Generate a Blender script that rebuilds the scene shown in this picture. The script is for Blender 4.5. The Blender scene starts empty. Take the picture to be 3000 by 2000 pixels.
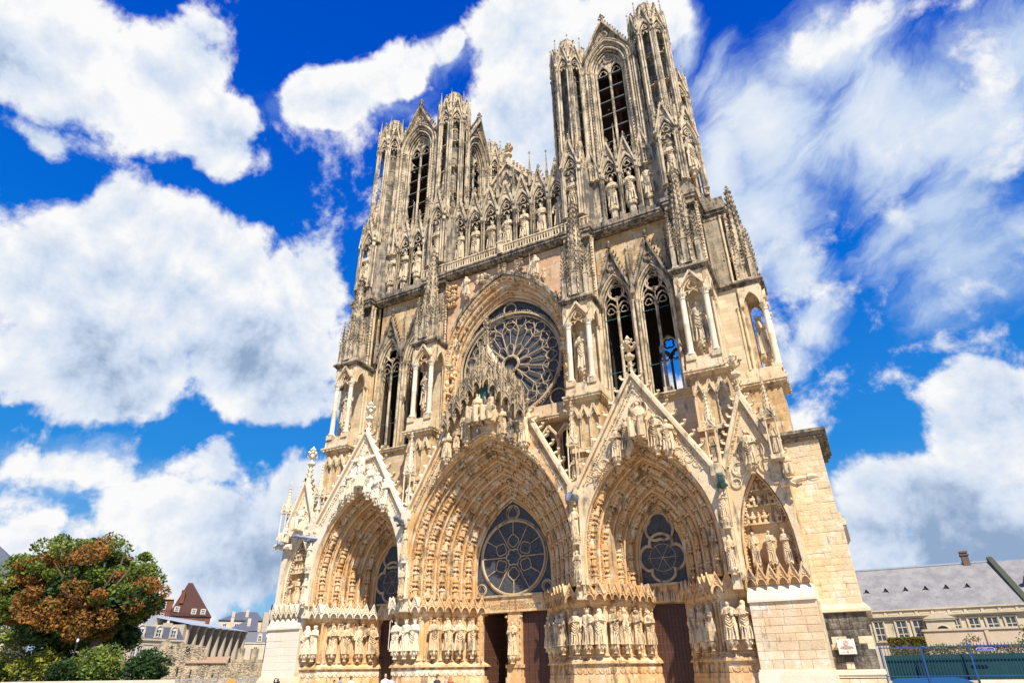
import bpy, math, random
from mathutils import Vector, Matrix, Euler
random.seed(7)
scene = bpy.context.scene
COL = scene.collection
PI = math.pi

# ------------------------------------------------------------------ camera
CAMP = (27.369, -48.484, 1.6)
YAW, PITCH, ROLL, FPX = -0.485, 0.494, -0.013, 1817.5
def cam_axes():
    cy, sy, cp, sp = math.cos(YAW), math.sin(YAW), math.cos(PITCH), math.sin(PITCH)
    f = Vector((sy*cp, cy*cp, sp)); r = Vector((cy, -sy, 0)); u = r.cross(f)
    cr, sr = math.cos(ROLL), math.sin(ROLL)
    return cr*r + sr*u, -sr*r + cr*u, f
R_, U_, F_ = cam_axes()
cam_d = bpy.data.cameras.new('camera'); cam = bpy.data.objects.new('camera', cam_d); COL.objects.link(cam)
m = Matrix((R_, U_, -F_)).transposed().to_4x4(); m.translation = Vector(CAMP); cam.matrix_world = m
cam_d.sensor_width = 36; cam_d.lens = FPX/3000*36; cam_d.clip_end = 6000; cam_d.clip_start = 0.1
scene.camera = cam
scene.render.resolution_x, scene.render.resolution_y = 1024, 682
scene.view_settings.view_transform = 'Standard'; scene.view_settings.look = 'None'
scene.view_settings.exposure = 0.48; scene.view_settings.gamma = 1.0
scene.view_settings.use_curve_mapping = False

# ------------------------------------------------------------------ sun and sky
SUN = Vector((0.95, -1.0, 1.62)).normalized()
sd = bpy.data.lights.new('sun', 'SUN'); sd.energy = 5.0; sd.angle = math.radians(0.5); sd.color = (1.0, 0.935, 0.83)
so = bpy.data.objects.new('sun', sd); COL.objects.link(so)
so.rotation_euler = SUN.to_track_quat('Z', 'Y').to_euler(); so.location = (60, -60, 100)
world = bpy.data.worlds.new('World'); scene.world = world; world.use_nodes = True
def build_world():
    nt = world.node_tree; N = nt.nodes; L = nt.links; N.clear()
    def nd(t, **k):
        n = N.new(t)
        for a, b in k.items(): setattr(n, a, b)
        return n
    def mth(op, a, b=None, clamp=False):
        n = nd('ShaderNodeMath', operation=op, use_clamp=clamp)
        for i, v in enumerate((a, b)):
            if v is None: continue
            if isinstance(v, (int, float)): n.inputs[i].default_value = v
            else: L.new(v, n.inputs[i])
        return n.outputs[0]
    tc = nd('ShaderNodeTexCoord'); d = tc.outputs['Generated']
    sky = nd('ShaderNodeTexSky', sky_type='NISHITA', sun_disc=False)
    sky.sun_elevation = math.asin(SUN.z); sky.sun_rotation = math.atan2(SUN.x, SUN.y)
    sky.air_density = 1.0; sky.dust_density = 0.6; sky.ozone_density = 2.5
    hs = nd('ShaderNodeHueSaturation'); hs.inputs['Saturation'].default_value = 1.62; hs.inputs['Hue'].default_value = 0.487; hs.inputs['Value'].default_value = SKYV
    L.new(sky.outputs[0], hs.inputs['Color'])
    # clouds: soft lobes at fixed compass directions, broken up by fractal noise
    def noise(vec, scale, detail, rough, dist=0.0):
        n = nd('ShaderNodeTexNoise'); n.inputs['Scale'].default_value = scale; n.inputs['Detail'].default_value = detail
        n.inputs['Roughness'].default_value = rough; n.inputs['Distortion'].default_value = dist
        L.new(vec, n.inputs['Vector']); return n
    warp = noise(d, 5.0, 5, 0.55)
    wv = nd('ShaderNodeVectorMath', operation='SCALE'); 
    sub = nd('ShaderNodeVectorMath', operation='SUBTRACT'); L.new(warp.outputs['Color'], sub.inputs[0]); sub.inputs[1].default_value = (.5, .5, .5)
    L.new(sub.outputs[0], wv.inputs[0]); wv.inputs['Scale'].default_value = 0.16
    dw = nd('ShaderNodeVectorMath', operation='ADD'); L.new(d, dw.inputs[0]); L.new(wv.outputs[0], dw.inputs[1])
    def lobe_field(vec, lst):
        acc = None
        for (dx, dy, dz, ra, rb, rot, st) in lst:
            mp = nd('ShaderNodeMapping', vector_type='TEXTURE')
            c = Vector((dx, dy, dz)).normalized()
            zax = c; xax = Vector((0, 0, 1)).cross(c)*-1
            xax.normalize(); yax = zax.cross(xax)
            if yax.z < 0: yax = -yax; xax = -xax
            xr = xax*math.cos(rot) + yax*math.sin(rot); yr = zax.cross(xr)
            M = Matrix((xr, yr, zax)).transposed()
            mp.inputs['Location'].default_value = c
            mp.inputs['Rotation'].default_value = M.to_euler()
            mp.inputs['Scale'].default_value = (ra, rb, 0.8)
            L.new(vec, mp.inputs['Vector'])
            ln = nd('ShaderNodeVectorMath', operation='LENGTH'); L.new(mp.outputs[0], ln.inputs[0])
            v = mth('MULTIPLY', mth('SUBTRACT', 1.0, ln.outputs['Value']), st)
            acc = v if acc is None else mth('MAXIMUM', acc, v)
        return acc
    lobes = lobe_field(dw.outputs[0], CLOUDS)
    # general scattered cloud where no lobe is set
    gen = noise(d, 1.9, 3, 0.5)
    lobes = mth('MAXIMUM', lobes, mth('MULTIPLY', mth('SUBTRACT', gen.outputs['Fac'], 0.70), 1.0))
    fb = noise(d, 8.0, 10, 0.61, 0.15)
    mid = noise(d, 3.6, 4, 0.5, 0.3)
    dens = mth('ADD', mth('ADD', lobes, mth('MULTIPLY', mth('SUBTRACT', mid.outputs['Fac'], 0.46), 0.6)), mth('MULTIPLY', mth('SUBTRACT', fb.outputs['Fac'], 0.5), 1.9))
    cov = nd('ShaderNodeMapRange', interpolation_type='SMOOTHSTEP'); L.new(dens, cov.inputs['Value'])
    cov.inputs['From Min'].default_value = -0.02; cov.inputs['From Max'].default_value = 0.27
    # shading of the cloud: compare density with a sample moved towards the sun
    off = nd('ShaderNodeVectorMath', operation='ADD'); L.new(d, off.inputs[0]); off.inputs[1].default_value = tuple(SUN*0.035)
    fb2 = noise(off.outputs[0], 8.0, 10, 0.61, 0.15)
    lit = mth('SUBTRACT', fb.outputs['Fac'], fb2.outputs['Fac'])
    big = noise(d, 3.2, 5, 0.55)
    greyf = mth('ADD', mth('MULTIPLY', lit, 2.2), mth('MULTIPLY', mth('SUBTRACT', big.outputs['Fac'], 0.5), 1.5))
    thick = mth('MULTIPLY', mth('SUBTRACT', dens, 0.45), 0.30)
    g = mth('SUBTRACT', mth('ADD', greyf, 0.68), thick)
    # large grey undersides at given directions
    for (dx, dy, dz, ra, rb, rot, st) in GREYS:
        c = Vector((dx, dy, dz)).normalized()
        sb = nd('ShaderNodeVectorMath', operation='DISTANCE'); L.new(dw.outputs[0], sb.inputs[0]); sb.inputs[1].default_value = c
        k = nd('ShaderNodeMapRange', interpolation_type='SMOOTHSTEP'); L.new(sb.outputs['Value'], k.inputs['Value'])
        k.inputs['From Min'].default_value = 0.0; k.inputs['From Max'].default_value = ra; k.inputs['To Min'].default_value = st; k.inputs['To Max'].default_value = 0.0
        g = mth('SUBTRACT', g, mth('MULTIPLY', k.outputs[0], mth('ADD', 0.35, mth('MULTIPLY', fb.outputs['Fac'], 1.1))))
    ramp = nd('ShaderNodeValToRGB'); L.new(g, ramp.inputs[0])
    e = ramp.color_ramp.elements; e[0].position = 0.0; e[0].color = (0.30, 0.42, 0.62, 1); e[1].position = 0.85; e[1].color = (1.0, 1.0, 1.0, 1)
    x = e.new(0.38); x.color = (0.66, 0.76, 0.92, 1)
    sc = nd('ShaderNodeVectorMath', operation='SCALE'); L.new(ramp.outputs['Color'], sc.inputs[0]); sc.inputs['Scale'].default_value = CLOUDV
    # clear sky: the Nishita sky deepened to the azure the photograph shows
    sx = nd('ShaderNodeSeparateXYZ'); L.new(d, sx.inputs[0])
    zr = nd('ShaderNodeValToRGB'); L.new(sx.outputs[2], zr.inputs[0]); ce = zr.color_ramp.elements
    ce[0].position = 0.0; ce[0].color = (.42, .66, .90, 1); ce[1].position = 1.0; ce[1].color = (0, .05, .58, 1)
    for p_, c_ in ((.10, (.26, .56, .95, 1)), (.28, (.035, .32, .90, 1)), (.50, (.003, .19, .86, 1)), (.75, (0, .10, .76, 1))):
        q_ = ce.new(p_); q_.color = c_
    zs = nd('ShaderNodeVectorMath', operation='SCALE'); L.new(zr.outputs['Color'], zs.inputs[0]); zs.inputs['Scale'].default_value = 6.4
    mb_ = nd('ShaderNodeMixRGB'); mb_.inputs[0].default_value = 0.88; L.new(hs.outputs[0], mb_.inputs[1]); L.new(zs.outputs[0], mb_.inputs[2])
    # thin streaked cloud
    mpw = nd('ShaderNodeMapping', vector_type='TEXTURE'); L.new(dw.outputs[0], mpw.inputs['Vector'])
    mpw.inputs['Rotation'].default_value = WROT; mpw.inputs['Scale'].default_value = (1.9, .75, 1.0)
    fw = noise(mpw.outputs[0], 6.0, 10, 0.62, 0.3)
    wl = lobe_field(dw.outputs[0], WISPS)
    wd = mth('ADD', wl, mth('MULTIPLY', mth('SUBTRACT', fw.outputs['Fac'], 0.47), 2.1))
    wc = nd('ShaderNodeMapRange', interpolation_type='SMOOTHSTEP'); L.new(wd, wc.inputs['Value']); wc.inputs['From Min'].default_value = 0.0; wc.inputs['From Max'].default_value = 0.75; wc.inputs['To Max'].default_value = 0.94
    wr = nd('ShaderNodeValToRGB'); L.new(mth('ADD', mth('MULTIPLY', wd, .55), mth('MULTIPLY', mth('SUBTRACT', big.outputs['Fac'], .5), 2.0)), wr.inputs[0])
    we = wr.color_ramp.elements; we[0].position = 0.0; we[0].color = (.42, .58, .84, 1); we[1].position = .75; we[1].color = (.95, .98, 1.0, 1); w3 = we.new(.35); w3.color = (.60, .73, .93, 1)
    ws = nd('ShaderNodeVectorMath', operation='SCALE'); L.new(wr.outputs['Color'], ws.inputs[0]); ws.inputs['Scale'].default_value = CLOUDV
    mw = nd('ShaderNodeMixRGB'); L.new(wc.outputs[0], mw.inputs[0]); L.new(mb_.outputs[0], mw.inputs[1]); L.new(ws.outputs[0], mw.inputs[2])
    mix = nd('ShaderNodeMixRGB'); L.new(cov.outputs[0], mix.inputs[0]); L.new(mw.outputs[0], mix.inputs[1]); L.new(sc.outputs[0], mix.inputs[2])
    bg = nd('ShaderNodeBackground'); bg.inputs['Strength'].default_value = 0.095; L.new(mix.outputs[0], bg.inputs[0])
    out = nd('ShaderNodeOutputWorld'); L.new(bg.outputs[0], out.inputs[0])
    world.cycles.sampling_method = 'MANUAL'; world.cycles.sample_map_resolution = 512
SKYV = 0.95; CLOUDV = 7.3
CLOUDS = [
  (-0.7189,0.1726,0.6733,0.117,0.113,2.502,1.00),
  (-0.6573,0.2630,0.7062,0.105,0.090,2.614,1.00),
  (-0.6488,0.3514,0.6750,0.071,0.063,3.255,0.95),
  (-0.7705,0.2258,0.5961,0.058,0.032,2.606,0.50),
  (-0.8147,0.3405,0.4694,0.157,0.109,2.788,1.00),
  (-0.7365,0.4057,0.5413,0.114,0.103,2.814,1.00),
  (-0.7073,0.5389,0.4576,0.144,0.110,2.946,1.00),
  (-0.7786,0.4334,0.4537,0.138,0.109,2.869,1.00),
  (-0.7094,0.4587,0.5351,0.143,0.100,2.864,1.00),
  (-0.6499,0.5460,0.5287,0.100,0.105,2.943,1.00),
  (-0.7359,0.5449,0.4020,0.152,0.077,3.139,0.95),
  (-0.8344,0.3967,0.3827,0.156,0.082,2.878,0.95),
  (-0.8799,0.3482,0.3233,0.043,0.025,2.888,0.50),
  (-0.5207,0.4339,0.7353,0.061,0.047,2.860,0.75),
  (-0.4324,0.4569,0.7774,0.081,0.038,2.416,0.80),
  (-0.3571,0.4783,0.8023,0.038,0.026,2.504,0.70),
  (-0.2426,0.5321,0.8111,0.107,0.096,-3.083,1.00),
  (-0.2998,0.6120,0.7318,0.125,0.106,-3.108,0.95),
  (-0.1357,0.5677,0.8120,0.098,0.072,-2.925,0.90),
  (-0.3877,0.5783,0.7178,0.086,0.057,3.078,0.70),
  (0.1185,0.6672,0.7354,0.063,0.042,-3.133,0.55),
  (0.1678,0.9512,0.2591,0.076,0.083,-2.927,1.00),
  (0.0910,0.9740,0.2073,0.102,0.084,-2.992,1.00),
  (0.1534,0.9774,0.1456,0.113,0.089,-3.018,1.00),
  (0.0368,0.9899,0.1370,0.100,0.066,-3.049,0.90),
  (-0.8773,0.4163,0.2390,0.068,0.028,2.980,0.65),
  (-0.7811,0.5609,0.2744,0.090,0.037,3.020,0.70),
  (-0.8440,0.4259,0.3260,0.054,0.020,2.929,0.50),
  (-0.7826,0.5855,0.2116,0.161,0.066,3.055,0.95),
  (-0.7629,0.6299,0.1453,0.146,0.099,3.094,1.00),
  (-0.8343,0.5080,0.2140,0.077,0.052,3.029,0.80),
  (-0.9009,0.4043,0.1578,0.034,0.031,3.034,0.75),
  (-0.7047,0.6704,0.2321,0.074,0.081,3.077,0.70),
]
WISPS = [
  (0.1212,0.6761,0.7268,0.104,0.080,-3.137,1.00),
  (0.0101,0.7303,0.6831,0.111,0.136,-3.121,1.00),
  (-0.0082,0.8086,0.5883,0.113,0.082,-2.834,0.90),
  (0.1622,0.7586,0.6311,0.150,0.132,-2.642,0.95),
  (0.2729,0.7155,0.6431,0.112,0.084,-2.496,0.80),
  (0.2262,0.8475,0.4802,0.117,0.132,-2.708,0.95),
  (0.2337,0.7753,0.5868,0.118,0.127,-2.602,0.90),
  (-0.0591,0.7640,0.6425,0.056,0.137,-2.858,0.80),
  (-0.0466,0.6177,0.7850,0.030,0.072,-2.801,0.60),
  (0.0274,0.8510,0.5244,0.074,0.069,-2.837,0.80),
  (0.0573,0.8947,0.4430,0.055,0.056,-2.862,0.80),
  (-0.0163,0.9133,0.4070,0.064,0.032,-2.925,0.60),
  (-0.4905,0.4542,0.7437,0.123,0.065,2.898,0.60),
  (-0.3649,0.4789,0.7984,0.057,0.040,3.020,0.60),
  (-0.8773,0.4163,0.2390,0.091,0.039,2.980,0.50),
]
WROT = (-0.8072, -0.4374, -0.5327)
GREYS = [
  (-0.7626,0.6351,0.1228,0.232,0,0,0.45),
  (0.1097,0.9867,0.1196,0.190,0,0,0.75),
  (-0.7606,0.2450,0.6012,0.101,0,0,0.45),
  (-0.8306,0.4072,0.3798,0.162,0,0,0.55),
  (-0.7019,0.6017,0.3812,0.141,0,0,0.45),
  (-0.8423,0.2838,0.4582,0.087,0,0,0.30),
  (-0.2285,0.6617,0.7141,0.150,0,0,0.40),
  (-0.7783,0.2783,0.5629,0.093,0,0,0.25),
  (0.0198,0.8138,0.5809,0.228,0,0,0.45),
  (0.2161,0.8300,0.5142,0.207,0,0,0.50),
]

build_world()

# ------------------------------------------------------------------ materials
def mat_base(name):
    m = bpy.data.materials.new(name); m.use_nodes = True
    nt = m.node_tree; b = nt.nodes['Principled BSDF']
    return m, nt, b
STONE_K = 1.0
def stone(name, c1, c2, dark, stain=0.3, blocks=None, rough=0.85, bump=0.35, mortar=0.55, warm=None, scale=1.0, objvar=0.0, streak=1.0):
    def tone(c, k=STONE_K): return (c[0]*k, c[1]*k*.98, c[2]*k*.93)
    c1, c2, dark = tone(c1), tone(c2), tone(dark, .7); warm = tone(warm) if warm else None
    m, nt, b = mat_base(name); N = nt.nodes; L = nt.links
    geo = N.new('ShaderNodeNewGeometry'); P = geo.outputs['Position']
    def noise(sc, det=4, ro=.6, vec=P):
        n = N.new('ShaderNodeTexNoise'); n.inputs['Scale'].default_value = sc; n.inputs['Detail'].default_value = det
        n.inputs['Roughness'].default_value = ro; L.new(vec, n.inputs['Vector']); return n.outputs['Fac']
    def ramp(v, a, bb):
        r = N.new('ShaderNodeMapRange'); r.interpolation_type = 'SMOOTHSTEP'; L.new(v, r.inputs['Value'])
        r.inputs['From Min'].default_value = a; r.inputs['From Max'].default_value = bb; return r.outputs[0]
    def mix(f, a, bb, mode='MIX'):
        x = N.new('ShaderNodeMixRGB'); x.blend_type = mode
        for i, v in enumerate((f, a, bb)):
            if isinstance(v, (int, float)): x.inputs[i].default_value = v
            elif isinstance(v, tuple): x.inputs[i].default_value = (*v, 1)
            else: L.new(v, x.inputs[i])
        return x.outputs[0]
    col = mix(ramp(noise(.55*scale, 5), .35, .65), c1, c2)
    if warm: col = mix(ramp(noise(.9*scale, 4, .6), .52, .66), col, warm)
    col = mix(ramp(noise(6*scale, 6, .7), .3, .75), col, mix(.5, col, (0, 0, 0), 'MIX') if False else col)
    hgt = noise(7*scale, 8, .7)
    if blocks:
        sp = N.new('ShaderNodeSeparateXYZ'); L.new(P, sp.inputs[0])
        ad = N.new('ShaderNodeMath'); L.new(sp.outputs[0], ad.inputs[0]); L.new(sp.outputs[1], ad.inputs[1])
        cb = N.new('ShaderNodeCombineXYZ'); L.new(ad.outputs[0], cb.inputs[0]); L.new(sp.outputs[2], cb.inputs[1])
        br = N.new('ShaderNodeTexBrick'); L.new(cb.outputs[0], br.inputs['Vector'])
        br.inputs['Scale'].default_value = 1; br.inputs['Brick Width'].default_value = blocks[0]; br.inputs['Row Height'].default_value = blocks[1]
        br.inputs['Mortar Size'].default_value = .012; br.inputs['Mortar Smooth'].default_value = .3
        br.inputs['Color1'].default_value = (1, 1, 1, 1); br.inputs['Color2'].default_value = (.74, .72, .68, 1); br.inputs['Mortar'].default_value = (mortar, mortar*.95, mortar*.9, 1)
        col = mix(.9, col, br.outputs['Color'], 'MULTIPLY')
    # dark weathering: streaks that run down plus patches
    mp = N.new('ShaderNodeMapping'); L.new(P, mp.inputs['Vector']); mp.inputs['Scale'].default_value = (2.2, 2.2, .22)
    st = noise(1.3*scale, 6, .65, mp.outputs[0])
    pt = noise(.8*scale, 7, .7)
    s = N.new('ShaderNodeMath'); s.operation = 'ADD'; L.new(st, s.inputs[0]); L.new(pt, s.inputs[1])
    th = 1.25 - stain*.6
    f = ramp(s.outputs[0], th-.12, th+.12)
    fm = N.new('ShaderNodeMath'); fm.operation = 'MULTIPLY'; L.new(f, fm.inputs[0]); fm.inputs[1].default_value = .85*streak
    col = mix(fm.outputs[0], col, dark)
    fine = N.new('ShaderNodeMapRange'); L.new(noise(14*scale, 5, .75), fine.inputs['Value']); fine.inputs['From Min'].default_value = .3; fine.inputs['From Max'].default_value = .7
    fine.inputs['To Min'].default_value = .78; fine.inputs['To Max'].default_value = 1.12
    hs = N.new('ShaderNodeHueSaturation'); L.new(col, hs.inputs['Color']); L.new(fine.outputs[0], hs.inputs['Value'])
    out = hs.outputs[0]
    if objvar:
        oi = N.new('ShaderNodeObjectInfo')
        r = N.new('ShaderNodeMapRange'); L.new(oi.outputs['Random'], r.inputs['Value']); r.inputs['To Min'].default_value = 1-objvar; r.inputs['To Max'].default_value = 1+objvar*.4
        h2 = N.new('ShaderNodeHueSaturation'); L.new(out, h2.inputs['Color']); L.new(r.outputs[0], h2.inputs['Value']); out = h2.outputs[0]
    L.new(out, b.inputs['Base Color']); b.inputs['Roughness'].default_value = rough
    b.inputs['Specular IOR Level'].default_value = .25
    bp = N.new('ShaderNodeBump'); bp.inputs['Strength'].default_value = bump; bp.inputs['Distance'].default_value = .12/scale
    hh = N.new('ShaderNodeMath'); hh.operation = 'ADD'; L.new(hgt, hh.inputs[0])
    if blocks:
        mm = N.new('ShaderNodeMath'); mm.operation = 'MULTIPLY'; L.new(br.outputs['Fac'], mm.inputs[0]); mm.inputs[1].default_value = -.8; L.new(mm.outputs[0], hh.inputs[1])
    else: L.new(noise(2.2, 3), hh.inputs[1])
    L.new(hh.outputs[0], bp.inputs['Height']); L.new(bp.outputs[0], b.inputs['Normal'])
    return m
def plain(name, c, rough=.6, metal=0, var=.15, scale=4, bump=0.0, spec=.4, c2=None, objvar=0):
    m, nt, b = mat_base(name); N = nt.nodes; L = nt.links
    tc = N.new('ShaderNodeNewGeometry')
    n = N.new('ShaderNodeTexNoise'); n.inputs['Scale'].default_value = scale; n.inputs['Detail'].default_value = 6; L.new(tc.outputs['Position'], n.inputs['Vector'])
    x = N.new('ShaderNodeMixRGB'); L.new(n.outputs['Fac'], x.inputs[0])
    x.inputs[1].default_value = (*[v*(1-var) for v in c], 1); x.inputs[2].default_value = (*(c2 or [min(1, v*(1+var)) for v in c]), 1)
    out = x.outputs[0]
    if objvar:
        oi = N.new('ShaderNodeObjectInfo')
        r = N.new('ShaderNodeMapRange'); L.new(oi.outputs['Random'], r.inputs['Value']); r.inputs['To Min'].default_value = 1-objvar; r.inputs['To Max'].default_value = 1+objvar*.4
        h2 = N.new('ShaderNodeHueSaturation'); L.new(out, h2.inputs['Color']); L.new(r.outputs[0], h2.inputs['Value']); out = h2.outputs[0]
    L.new(out, b.inputs['Base Color']); b.inputs['Roughness'].default_value = rough; b.inputs['Metallic'].default_value = metal
    b.inputs['Specular IOR Level'].default_value = spec
    if bump:
        bp = N.new('ShaderNodeBump'); bp.inputs['Strength'].default_value = bump; bp.inputs['Distance'].default_value = .05; L.new(n.outputs['Fac'], bp.inputs['Height']); L.new(bp.outputs[0], b.inputs['Normal'])
    return m
M = {}
M['pale'] = stone('pale_stone', (.84, .76, .62), (.78, .66, .49), (.52, .43, .33), stain=.0, bump=.2)
M['pale_block'] = stone('pale_ashlar', (.82, .74, .61), (.76, .66, .51), (.5, .42, .33), stain=0, blocks=(1.1, .52), bump=.2, mortar=.75)
M['portal'] = stone('portal_stone', (.78, .55, .31), (.69, .41, .18), (.26, .16, .09), stain=.24, warm=(.82, .67, .46), bump=.4)
M['figure'] = stone('figure_stone', (.80, .64, .43), (.70, .51, .30), (.26, .20, .14), stain=.28, bump=.3)
M['cream'] = stone('cream_stone', (.78, .65, .45), (.70, .53, .33), (.24, .19, .14), stain=.22, bump=.3)
M['cream_block'] = stone('cream_ashlar', (.78, .67, .49), (.72, .57, .37), (.30, .25, .19), stain=.06, blocks=(1.15, .46), bump=.3)
M['gold_block'] = stone('golden_ashlar', (.78, .57, .31), (.70, .45, .22), (.26, .21, .16), stain=.22, blocks=(1.0, .5), bump=.35, warm=(.74, .62, .44))
M['pink_block'] = stone('rosy_ashlar', (.78, .52, .33), (.74, .46, .28), (.42, .33, .24), stain=.16, blocks=(1.3, .62), bump=.3, warm=(.70, .60, .44))
M['grey'] = stone('weathered_stone', (.70, .58, .41), (.56, .45, .30), (.15, .13, .11), stain=.38, bump=.5)
M['grey_shaft'] = stone('weathered_shaft_stone', (.76, .64, .46), (.58, .47, .32), (.16, .14, .12), stain=.33, bump=.5)
M['canopy'] = stone('canopy_stone', (.58, .46, .30), (.48, .37, .24), (.15, .12, .09), stain=.34, bump=.5)
M['dark'] = stone('blackened_stone', (.34, .28, .21), (.46, .37, .26), (.08, .072, .062), stain=.42, bump=.5)
M['dark_block'] = stone('blackened_ashlar', (.50, .42, .31), (.38, .32, .25), (.10, .095, .09), stain=.42, blocks=(1.0, .5), bump=.4)
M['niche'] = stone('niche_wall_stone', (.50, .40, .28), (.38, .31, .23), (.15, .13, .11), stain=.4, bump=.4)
M['statue'] = stone('statue_stone', (.76, .63, .44), (.60, .49, .34), (.20, .17, .14), stain=.26, bump=.3)
M['rough'] = stone('rough_ashlar', (.80, .66, .45), (.75, .57, .34), (.40, .31, .21), stain=.06, warm=(.82, .74, .60), bump=.45, scale=1.2, objvar=.10)
M['rose_stone'] = stone('rose_bar_stone', (.60, .47, .31), (.50, .38, .24), (.2, .16, .11), stain=.2, bump=.3)  # tone lowered so the tracery carries part of its deep arch's shade
M['rough_dark'] = stone('sooty_ashlar', (.34, .29, .23), (.22, .19, .16), (.07, .065, .06), stain=.45, bump=.7, objvar=.4)
M['block_warm'] = stone('block_stone', (.80, .64, .44), (.74, .53, .32), (.40, .30, .22), stain=.06, warm=(.82, .74, .60), bump=.35, objvar=.13)
M['block_pale'] = stone('new_block_stone', (.84, .76, .65), (.81, .72, .59), (.7, .6, .48), stain=-.3, bump=.12, objvar=.03)
M['mortar'] = plain('mortar', (.58, .47, .33), .9, scale=3)
M['glass'] = None
def glass_mat(name, base, sc=14):
    m, nt, b = mat_base(name); N = nt.nodes; L = nt.links
    g = N.new('ShaderNodeNewGeometry')
    v = N.new('ShaderNodeTexVoronoi'); v.feature = 'DISTANCE_TO_EDGE'; v.inputs['Scale'].default_value = sc*.45; L.new(g.outputs['Position'], v.inputs['Vector'])
    v2 = N.new('ShaderNodeTexVoronoi'); v2.inputs['Scale'].default_value = sc*.45; L.new(g.outputs['Position'], v2.inputs['Vector'])
    n = N.new('ShaderNodeTexNoise'); n.inputs['Scale'].default_value = sc; n.inputs['Detail'].default_value = 5; L.new(g.outputs['Position'], n.inputs['Vector'])
    mr = N.new('ShaderNodeMapRange'); L.new(v.outputs['Distance'], mr.inputs['Value']); mr.inputs['From Max'].default_value = .06
    hs = N.new('ShaderNodeHueSaturation'); hs.inputs['Saturation'].default_value = .35; hs.inputs['Value'].default_value = .16; L.new(v2.outputs['Color'], hs.inputs['Color'])
    x = N.new('ShaderNodeMixRGB'); L.new(n.outputs['Fac'], x.inputs[0]); x.inputs[1].default_value = (*base, 1); L.new(hs.outputs[0], x.inputs[2])
    y = N.new('ShaderNodeMixRGB'); L.new(mr.outputs[0], y.inputs[0]); y.inputs[1].default_value = (.015, .015, .018, 1); L.new(x.outputs[0], y.inputs[2])
    L.new(y.outputs[0], b.inputs['Base Color']); b.inputs['Roughness'].default_value = .5; b.inputs['Specular IOR Level'].default_value = .2
    bp = N.new('ShaderNodeBump'); bp.inputs['Strength'].default_value = .8; bp.inputs['Distance'].default_value = .04; L.new(n.outputs['Fac'], bp.inputs['Height']); L.new(bp.outputs[0], b.inputs['Normal'])
    return m
M['glass'] = glass_mat('leaded_glass', (.075, .078, .088))
M['void'] = plain('dark_interior', (.025, .02, .018), .9)
M['door'] = plain('door_wood', (.085, .034, .018), .55, scale=3, var=.35, bump=.2)
M['iron'] = plain('iron', (.05, .05, .055), .5, .7)
M['lead'] = plain('lead_grey', (.17, .19, .24), .5, .3, scale=8)
M['verdigris'] = plain('green_bronze', (.05, .16, .16), .6, .2, scale=6, var=.4)
M['louvre'] = plain('louvre_slate', (.13, .13, .12), .8, scale=6, var=.5, bump=.3)
M['timber'] = plain('old_timber', (.13, .06, .035), .8, scale=3, var=.4)
M['slate'] = plain('slate', (.10, .11, .14), .5, scale=2.5, var=.3, bump=.2)

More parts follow.
